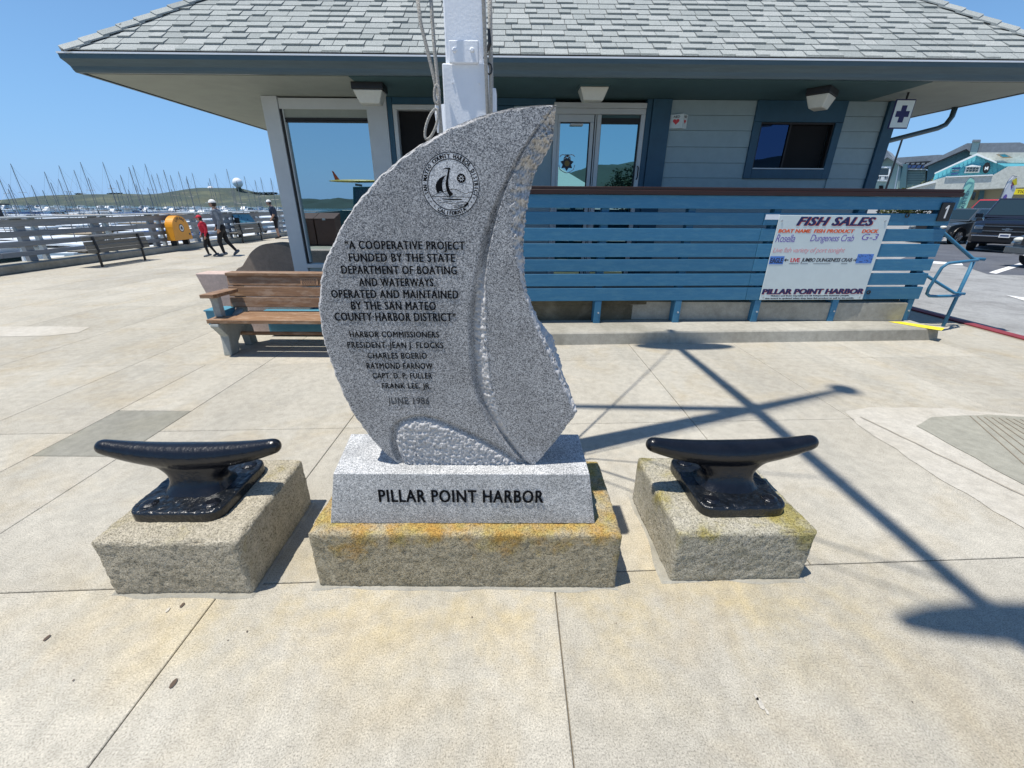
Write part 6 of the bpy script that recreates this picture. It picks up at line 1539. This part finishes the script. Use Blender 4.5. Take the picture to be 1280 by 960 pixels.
vehicle('dark_car', 'dark car with silver bumper cut off at the right edge', 'car', (18.15, 12.9, -.12), -0.05, m_cargrey, low_p, cab_p, 1.85, (-1.6, 1.6), .36, front_pick)

# ================================================================ SHOPS AND HOTEL
hotel = thing('harbor_hotel', 'pale teal hotel with slate roofs, gabled balcony bay and chimneys', 'building', at(1150, 256, 58)); hotel.location.z = 0
bpy.context.view_layer.update(); HX, HY_ = hotel.location.x, hotel.location.y
def atd(px, py, D):
    "measured point on the vertical plane facing the plaza corner, D metres along (1,1)"
    d = _r * ((px - 640) / FPX) - _u * ((py - 480) / FPX) + _f
    p = np.array([0, 0, EYE]) + d * (D / (d[0] * .7071 + d[1] * .7071)); return (float(p[0]), float(p[1]), float(p[2]))
def hpnt(px, py, Y=58): p = atd(px, py, Y * 1.41); return (p[0] - HX, p[1] - HY_, p[2])
def face(b, pix, Y, thick=.3):
    P = [hpnt(px, py, Y) for px, py in pix]; n = len(P); Q = [(p[0] + thick * .72, p[1] + thick * .70, p[2]) for p in P]
    b.add(P + Q, [tuple(range(n)), tuple(range(n, 2 * n))[::-1]] + [(i, (i + 1) % n, n + (i + 1) % n, n + i) for i in range(n)])
def hface(name, pix, Y, m, thick=.3, parent=None):
    b = MB(); face(b, pix, Y, thick); return b.build(name, m, parent or hotel)
hface('wall', [(1040, 262), (1175, 262), (1175, 214), (1120, 210), (1040, 208)], 60, m_hotel, 8)
hface('bay_wall', [(1094, 262), (1120, 262), (1124, 204), (1109, 197), (1096, 206)], 56, m_hotel, 4)
hface('bay_wall', [(1120, 262), (1130, 262), (1134, 205), (1124, 205)], 57.5, m_hoteld, 2.5)
hface('bay_roof', [(1091, 206), (1109, 193.5), (1125, 204), (1125, 206.5), (1109, 196.5), (1091, 209)], 55.2, m_hotelroof, 6)
hface('roof', [(1076, 207), (1100, 186), (1108, 187), (1121, 203), (1121, 205), (1090, 205)], 58, m_hotelroof, 6)
hface('roof', [(1118, 205), (1122, 197), (1172, 193.5), (1178, 193.5), (1180, 197), (1158, 209)], 59, m_hotelroof, 5)
hface('wing_wall', [(1155, 262), (1230, 262), (1230, 198), (1207, 187), (1160, 208)], 57, m_hoteld, 6)
hface('wing_roof', [(1155, 209), (1156, 206), (1180, 193), (1209, 179), (1275, 178), (1300, 186), (1300, 215), (1235, 215), (1208, 186.5)], 56.5, m_hotelroof, 8)
hface('eave_board', [(1155, 210), (1156, 208.4), (1208, 186), (1214, 191), (1214, 193), (1208, 188)], 56.2, m_bmetal, .2)
ch = hface('chimney', [(1212, 193), (1216, 177), (1225, 177), (1220, 195)], 56, m_hotel, 1.2); hface('chimney_cap', [(1215, 177), (1216, 174.5), (1226, 174.5), (1225.5, 177)], 55.8, m_hotelroof, 1.5, ch)
ch = hface('chimney', [(1096, 201), (1100, 185), (1106, 185), (1102, 200)], 56.4, m_hotel, 1); hface('chimney_cap', [(1099.5, 185), (1100, 183), (1108, 183), (1107, 185)], 56.2, m_hotelroof, 1.3, ch)
# balcony bay
for z0, z1, y0, y1 in ((0, 0, 0, 0),):
    fr = hface('balcony_frame', [(1098, 214), (1099, 208), (1114, 208), (1111, 226), (1109, 226), (1111.5, 210), (1101, 210), (1100, 214)], 55.4, m_trimw, .2)
    hface('balcony_window', [(1100, 218), (1101, 211), (1111, 211), (1110, 218)], 55.6, m_carglass, .1)
    hface('balcony_door', [(1097, 226), (1098, 214.5), (1110, 214.5), (1109, 226)], 55.7, m_carglass, .1)
hface('balcony_rail', [(1090, 226), (1091, 224.5), (1112, 224.5), (1111, 226.8)], 54.9, m_trimw, .1)
for i in range(9): hface('baluster', [(1091.5 + i * 2.2, 226), (1092.6 + i * 2.2, 219.6), (1093.1 + i * 2.2, 219.6), (1092.1 + i * 2.2, 226)], 54.85, m_trimw, .08)
hface('balcony_top_rail', [(1092, 220.2), (1092.3, 219), (1113, 219), (1112.8, 220.2)], 54.8, m_trimw, .1)
for a in (1093, 1101): hface('balcony_chair', [(a, 225), (a + .6, 221), (a + 4, 221), (a + 3.5, 225)], 55.2, m_trimw, .3)
hface('lower_door', [(1098, 245), (1099, 232), (1104, 232), (1103, 245)], 55.9, m_black, .1); hface('corner_board', [(1117, 240), (1123, 207), (1124, 207), (1118.5, 240)], 55.9, m_trimw, .1)
# glazed terrace
tr_ = hface('terrace_roof', [(1130, 205), (1132, 203), (1165, 201), (1157, 209), (1154, 210.5), (1132, 210.5)], 58.4, m_bmetal, .6)
for i in range(4): hface('terrace_pane', [(1131.5 + i * 6.7, 210), (1134 + i * 6.7, 206.5), (1139.5 + i * 6.3, 206.3), (1137 + i * 6.5, 210)], 58.2, m_canvas, .06, tr_); 
for i in range(5): hface('terrace_glass', [(1132 + i * 6.5, 205.6), (1133 + i * 6.5, 203.6), (1137 + i * 6.5, 203.3), (1136 + i * 6.5, 205.4)], 58.2, m_hotelroof, .06, tr_)
hface('annex_wall', [(1131, 262), (1156, 262), (1157, 211), (1133, 211)], 58.6, m_hotel, .6); hface('annex_trim', [(1131, 212.4), (1131.3, 210.8), (1158, 210.8), (1158, 212.4)], 58.3, m_trimw, .15)
for i in range(9): hface('siding_line', [(1132, 214 + i * 3), (1132, 213.6 + i * 3), (1156, 213.6 + i * 3), (1156, 214 + i * 3)], 58.55, m_hoteld, .04)
# turquoise shop
shop = thing('turquoise_shop', 'turquoise board and batten shop with white gable trim and pale shingle roofs', 'building', at(1220, 256, 44)); shop.location.z = 0
bpy.context.view_layer.update(); HX, HY_ = shop.location.x, shop.location.y
def sface(name, pix, Y, m, thick=.3, parent=None):
    b = MB(); face(b, pix, Y, thick); return b.build(name, m, parent or shop)
sface('gable_wall', [(1166, 226), (1169, 217), (1221, 193), (1247, 203), (1262, 206), (1262, 222), (1242, 226)], 44, m_turq, 6)
sface('gable_trim', [(1168, 217.5), (1168.3, 216), (1221, 191.5), (1246, 202.3), (1245.5, 204), (1221, 194)], 43.6, m_trimw, .4)
for i in range(15):
    x = 1173 + i * 5.2; yt = 217 - (x - 1169) * .46 if x < 1221 else 194 + (x - 1221) * .42
    sface('batten', [(x - .25, 223), (x + .25, yt + 1.5), (x + .75, yt + 1.5), (x + .25, 223)], 43.93, m_turq, .06)
sface('main_roof', [(1221, 191.5), (1222, 190.5), (1278, 190.5), (1330, 191), (1330, 204), (1247, 203.5)], 43.8, m_shoproof, 5)
sface('skylight', [(1245, 192.8), (1256, 192.3), (1266, 197), (1254, 197.6)], 43.6, m_canvast, .15); sface('skylight_pane', [(1249, 193.2), (1256, 192.8), (1262, 195.8), (1254, 196.3)], 43.5, m_hullt, .06)
sface('roof_wall', [(1246, 204), (1330, 205), (1330, 209), (1256, 208)], 43.5, m_turq, .4)
sface('porch_roof', [(1126, 238), (1142, 233), (1180, 221.5), (1241, 219), (1260, 208), (1330, 206), (1330, 232), (1200, 237.5), (1130, 239)], 42, m_shoproof, 3)
sface('porch_trim', [(1138, 236), (1140, 234), (1168, 226.5), (1170, 228)], 41.8, m_trimw, .3); sface('gable_foot_trim', [(1182, 221.8), (1182, 220.6), (1241, 218), (1241, 219.4)], 41.9, m_trimw, .3)
wn = sface('window', [(1205, 216.3), (1208, 208.4), (1226, 207.4), (1224, 215.6)], 43.7, m_trimw, .3); sface('window_cap', [(1206, 208.6), (1215, 206), (1226, 207.6), (1226, 208.2)], 43.6, m_trimw, .3, wn)
for i in range(4):
    for j in range(2): sface('pane', [(1208 + i * 3.9 - j * .8, 211.6 + j * 3.2), (1208.8 + i * 3.9 - j * .8, 209.4 + j * 3.0), (1211.8 + i * 3.9 - j * .8, 209.2 + j * 3.0), (1211.2 + i * 3.9 - j * .8, 211.4 + j * 3.2)], 43.6, m_carglass, .05, wn)
sg = sface('slat_sign', [(1189, 211.5), (1191, 209.3), (1201, 209), (1200, 211)], 43.7, m_canvas, .1); sface('slat_sign', [(1189.5, 214.5), (1190, 212.5), (1199, 212), (1198.5, 214)], 43.7, m_jacket, .1); sface('slat_sign', [(1188, 218.5), (1189, 216.5), (1198, 216), (1197.5, 217.8)], 43.7, m_canvas, .1)
od = sface('oval_sign', [(1233 + 4.6 * math.cos(a) + 1.4 * math.sin(a), 209.7 - 7 * math.sin(a)) for a in np.linspace(0, 2 * PI, 18)[:-1]], 43.6, m_bmetal, .2); sface('sign_letter', [(1230.5, 212.5), (1231.5, 208.5), (1232.6, 208.5), (1233.4, 210), (1234.6, 208.2), (1235.8, 208.2), (1234.8, 212.3), (1233.8, 212.3), (1234.1, 210.6), (1233, 212), (1232.3, 210.8), (1231.6, 212.5)], 43.5, m_trimw, .05, od)
sface('porch_wall', [(1150, 262), (1330, 262), (1330, 231), (1200, 236.5), (1150, 238)], 44.5, m_tan, 1); sface('shop_door', [(1222, 250), (1225, 238), (1231, 238), (1229, 250)], 44.3, m_hoteld, .1); sface('door_panel', [(1214, 250), (1216, 240), (1220, 240), (1218, 250)], 44.3, m_carglass, .1)
ts = sface('ticket_sign', [(1266, 243), (1268, 236), (1300, 236), (1300, 243)], 41.4, m_yellow, .12)
p0 = hpnt(1270.5, 241.6, 41.33); p1 = hpnt(1299, 237.6, 41.33); tx_ = fit_text('lettering', 'TICKETS', p0[0], p1[0], p0[2], p1[2], 0, m_marker, shop, .0, .01)
for v in tx_.data.vertices: v.co.y = p0[1] + (v.co.x - p0[0]) * (p1[1] - p0[1]) / (p1[0] - p0[0])
# shrubs
def bush(label, cx, cy, w, d, h, m, n, size, seed, cat='shrub', trunk=.0, z0=0, name='shrub', blobs=9):
    t = thing(name, label, cat, (cx, cy, z0)); rr = random.Random(seed); b = MB()
    cs_ = [(rr.gauss(0, w * .30), rr.gauss(0, d * .3), trunk + rr.uniform(.2, .8) * (h - trunk), rr.uniform(.16, .3) * h) for _ in range(blobs)]
    for i in range(n):
        c = rr.choice(cs_); v = Vector((rr.gauss(0, 1), rr.gauss(0, 1), rr.gauss(0, 1))).normalized() * c[3] * rr.uniform(.55, 1.08); q = Vector(c[:3]) + Vector((v.x * 1.3, v.y, v.z * .8))
        q.z = max(.05, q.z); a = Vector((rr.gauss(0, 1), rr.gauss(0, 1), rr.gauss(0, 1))).normalized(); u_ = a.cross(Vector((0, 0, 1))).normalized(); w_ = a.cross(u_); s = size * rr.uniform(.5, 1.3)
        b.add([q - u_ * s, q + w_ * s * .6, q + u_ * s, q - w_ * s * .6], [(0, 1, 2, 3)])
    b.build('foliage' if cat != 'tree' else 'crown', m, t, fixn=False)
    tk = MB(); tk.tube([(0, 0, 0), (.05, 0, h * .4), (0, .05, h * .75)], [.05 * h * .4, .03 * h * .4, .012 * h], 7)
    for c in cs_[:5]: tk.tube([(0.03, 0, h * .3), (c[0] * .6, c[1] * .6, c[2] * .8)], [.02 * h * .4, .01 * h * .3], 5)
    tk.build('trunk', m_trunk, t); return t
c = at(1140, 256, 50); bush('big yellow green shrub in front of the hotel wall', c[0], c[1], 3.6, 2.5, 4.1, m_foliage, 2600, .16, 4, z0=.0)
c = at(1149, 256, 50.5); bush('tall slim yellow green shrub beside the pale hotel annex', c[0] + .6, c[1], 1.4, 1.4, 5.3, m_foliage, 1200, .15, 9)
c = at(1168, 256, 47); bush('small shrub against the left end of the turquoise gable', c[0], c[1], 1.3, 1.2, 4.1, m_foliage, 900, .14, 6, trunk=1.8)
c = at(1162, 256, 48); bush('low green shrub behind the porch roof', c[0] - 3, c[1], 3, 1.2, 2.6, m_foliage, 900, .15, 16)
# feather flags
def feather(label, px0, py0, px1, py1, Y, cols, txt, seed):
    a = Vector(at(px0, py0, Y)); c = Vector(at(px1, py1, Y)); h = c.z + .12; t = thing('feather_flag', label, 'flag', (a.x, a.y, -.12)); w = .75
    pole = [(0, 0, 0), (0, 0, h * .75), (.03, 0, h * .92), (.16, 0, h), (.40, 0, h * .985)]; MB().tube(pole, .011, 6).build('pole', m_hullb, t)
    edge = [(.02, .9), (.02, h * .75), (.05, h * .92), (.18, h - .02), (.42, h * .98), (.62, h * .86), (.60, h * .5), (.55, .9)]
    sm = smooth_curve(edge[:-1], 30).tolist() + [edge[-1]]; mi = MB(); mi.add([(x, .05 * math.sin(z * 2.2 + x * 4), z) for x, z in sm], [tuple(range(len(sm)))]); mi.build('banner', cols[0], t, fixn=False)
    rr = random.Random(seed)
    if txt:
        gm = text_mesh(txt, .01, 0); b = MB(); b.add([(.46 - v.co.y * .36, .05 * math.sin((1.15 + v.co.x * .34) * 2.2 + (.46 - v.co.y * .36) * 4) - .014, 1.15 + v.co.x * .34) for v in gm.vertices], [tuple(p.vertices) for p in gm.polygons]); bpy.data.meshes.remove(gm); b.build('lettering', cols[1], t, fixn=False)
    else:
        for q in range(14):
            z = rr.uniform(1.0, h * .88); x = rr.uniform(.08, .42); s = rr.uniform(.05, .11); b = MB(); b.add([(x + s * math.cos(k * PI / 4) * (1 + .3 * math.sin(k * 5 + q)), .05 * math.sin(z * 2.2 + x * 4) - .012, z + 1.4 * s * math.sin(k * PI / 4)) for k in range(8)], [tuple(range(8))]); b.build('print_patch', cols[1 + q % 2], t, fixn=False)
        b = MB(); b.add([(.25, -.0, h * .93), (.42, -.0, h * .97), (.58, -.0, h * .87), (.45, 0, h * .86)], [(0, 1, 2, 3)]); b.build('yellow_tip', m_yellow, t, fixn=False)
m_mint = flat('flag_mint', (0.36, 0.74, 0.60), 0.7)
feather('mint green feather flag with dark lettering behind the grey pickup', 1197, 252, 1214, 222, 25, (m_mint, m_hoteld), 'CHARTERS', 1)
feather('white and purple feather flag with yellow tip left of the black truck roof', 1249, 250, 1268, 219.5, 24, (m_whitecloth, m_pen, m_red), None, 2)
bb = thing('banner_pole', 'dark slanting thin sign post left of the mint flag', 'post', (at(1192, 250, 26)[0], 26, -.12)); MB().tube([(0, 0, 0), (.05, 0, 2.6)], .03, 6).build('pole', m_bmetal, bb); MB().box(-.1, .25, -.02, .02, 1.6, 2.6).build('panel', m_jacket, bb)
c = at(1117, 236, 20); lp = thing('light_pole', 'thin dark pole rising behind the brown cap rail', 'pole', (16.2, 20, -.12)); MB().tube([(0, 0, 0), (0, 0, 4.35)], [.05, .035], 8).build('shaft', m_bmetal, lp); MB().box(-.12, .12, -.12, .12, 0, .25).build('base', m_bmetal, lp)

# ================================================================ BEHIND THE PHOTOGRAPHER (mirrored in the panes)
bn = thing('recycling_bins', 'two brown lidded bins mirrored in the left window', 'bin', (-7.7, -4.6, 0))
for s in (-.42, .42):
    c = MB(); c.box(s - .40, s + .40, -.35, .35, .02, 1.0); q = c.build('bin_box', m_bin, bn, bevel=.02); MB().hexa([(s - .41, -.36, 1.002), (s + .41, -.36, 1.002), (s + .41, .36, 1.002), (s - .41, .36, 1.002)], [(s - .41, -.36, 1.24), (s + .41, -.36, 1.24), (s + .41, .36, 1.04), (s - .41, .36, 1.04)]).build('lid', m_bin, q); MB().box(s - .06, s + .06, .362, .39, .98, 1.05).build('latch', m_steel, q)
hdr = thing('hand_truck', 'yellow hand truck mirrored in the left window', 'hand truck', (-8.2, -4.1, 0))
MB().tube([(-.15, 0, .1), (-.15, 0, .9), (0, 0, 1.05), (.15, 0, .9), (.15, 0, .1)], .03, 6).build('frame', m_yellow, hdr); MB().box(-.2, .2, 0, .3, .05, .08).build('toe_plate', m_steel, hdr)
tk = vehicle('teal_truck', 'dark teal truck carrying a surfboard, mirrored in the left window', 'truck', (-6.9, -9.6, 0), 0.0, m_carteal, low_t, [(-.62, 1.22), (-.55, 2.35), (1.35, 2.37), (1.60, 1.24)], 2.0, (-1.80, 1.75), .42, front_big)
sbd = thing('surfboard', 'yellow surfboard with orange fin on the teal truck roof', 'surfboard', (-7.35, -9.4, 2.62))
MB().ball((0, 0, 0), (1.45, .28, .075), 20, 8).build('board', m_surf, sbd, smooth=True); MB().add([(-1.1, -.01, .02), (-.85, -.01, .02), (-1.12, -.01, .42), (-1.2, -.01, .46), (-1.1, .01, .02), (-.85, .01, .02), (-1.12, .01, .42), (-1.2, .01, .46)], [(0, 1, 2, 3), (7, 6, 5, 4), (0, 4, 5, 1), (1, 5, 6, 2), (2, 6, 7, 3), (3, 7, 4, 0)]).build('fin', m_fin, sbd)
rx = thing('roof_rack', 'black roof rack under the surfboard', 'rack', (-6.9, -9.6, 2.40)); MB().box(-.5, -.46, -.5, .5, 0, .1).build('bar', m_bmetal, rx); MB().box(.4, .44, -.5, .5, 0, .1).build('bar', m_bmetal, rx)
ht = thing('shed', 'low building with a pale green pyramid roof mirrored in the door', 'building', (1.2, -22, 0)); MB().box(-4.5, 4.5, -4, 4, 0, 2.6).build('wall', m_siding, ht); MB().add([(-5, -4.5, 2.6), (5, -4.5, 2.6), (5, 4.5, 2.6), (-5, 4.5, 2.6), (-1.5, 0, 5.0), (1.5, 0, 5.0)], [(0, 1, 5, 4), (1, 2, 5), (2, 3, 4, 5), (3, 0, 4)]).build('roof', m_hotel, ht)
bush('dark pine tree mirrored in the right hand door pane', 9.9, -24, 1.7, 1.7, 4.6, m_foliaged, 3200, .13, 31, 'tree', 1.0, name='pine_tree', blobs=12)
rl = thing('steel_rail', 'steel rail mirrored in the left window', 'railing', (-12, -14, 0)); MB().tube([(-6, 0, 1.15), (8, 0, 1.15)], .04, 6).build('top_rail', m_steel, rl)
for x in (-6, -2.5, 1, 4.5, 8): MB().tube([(x, 0, 0), (x, 0, 1.15)], .03, 6).build('post', m_steel, rl)
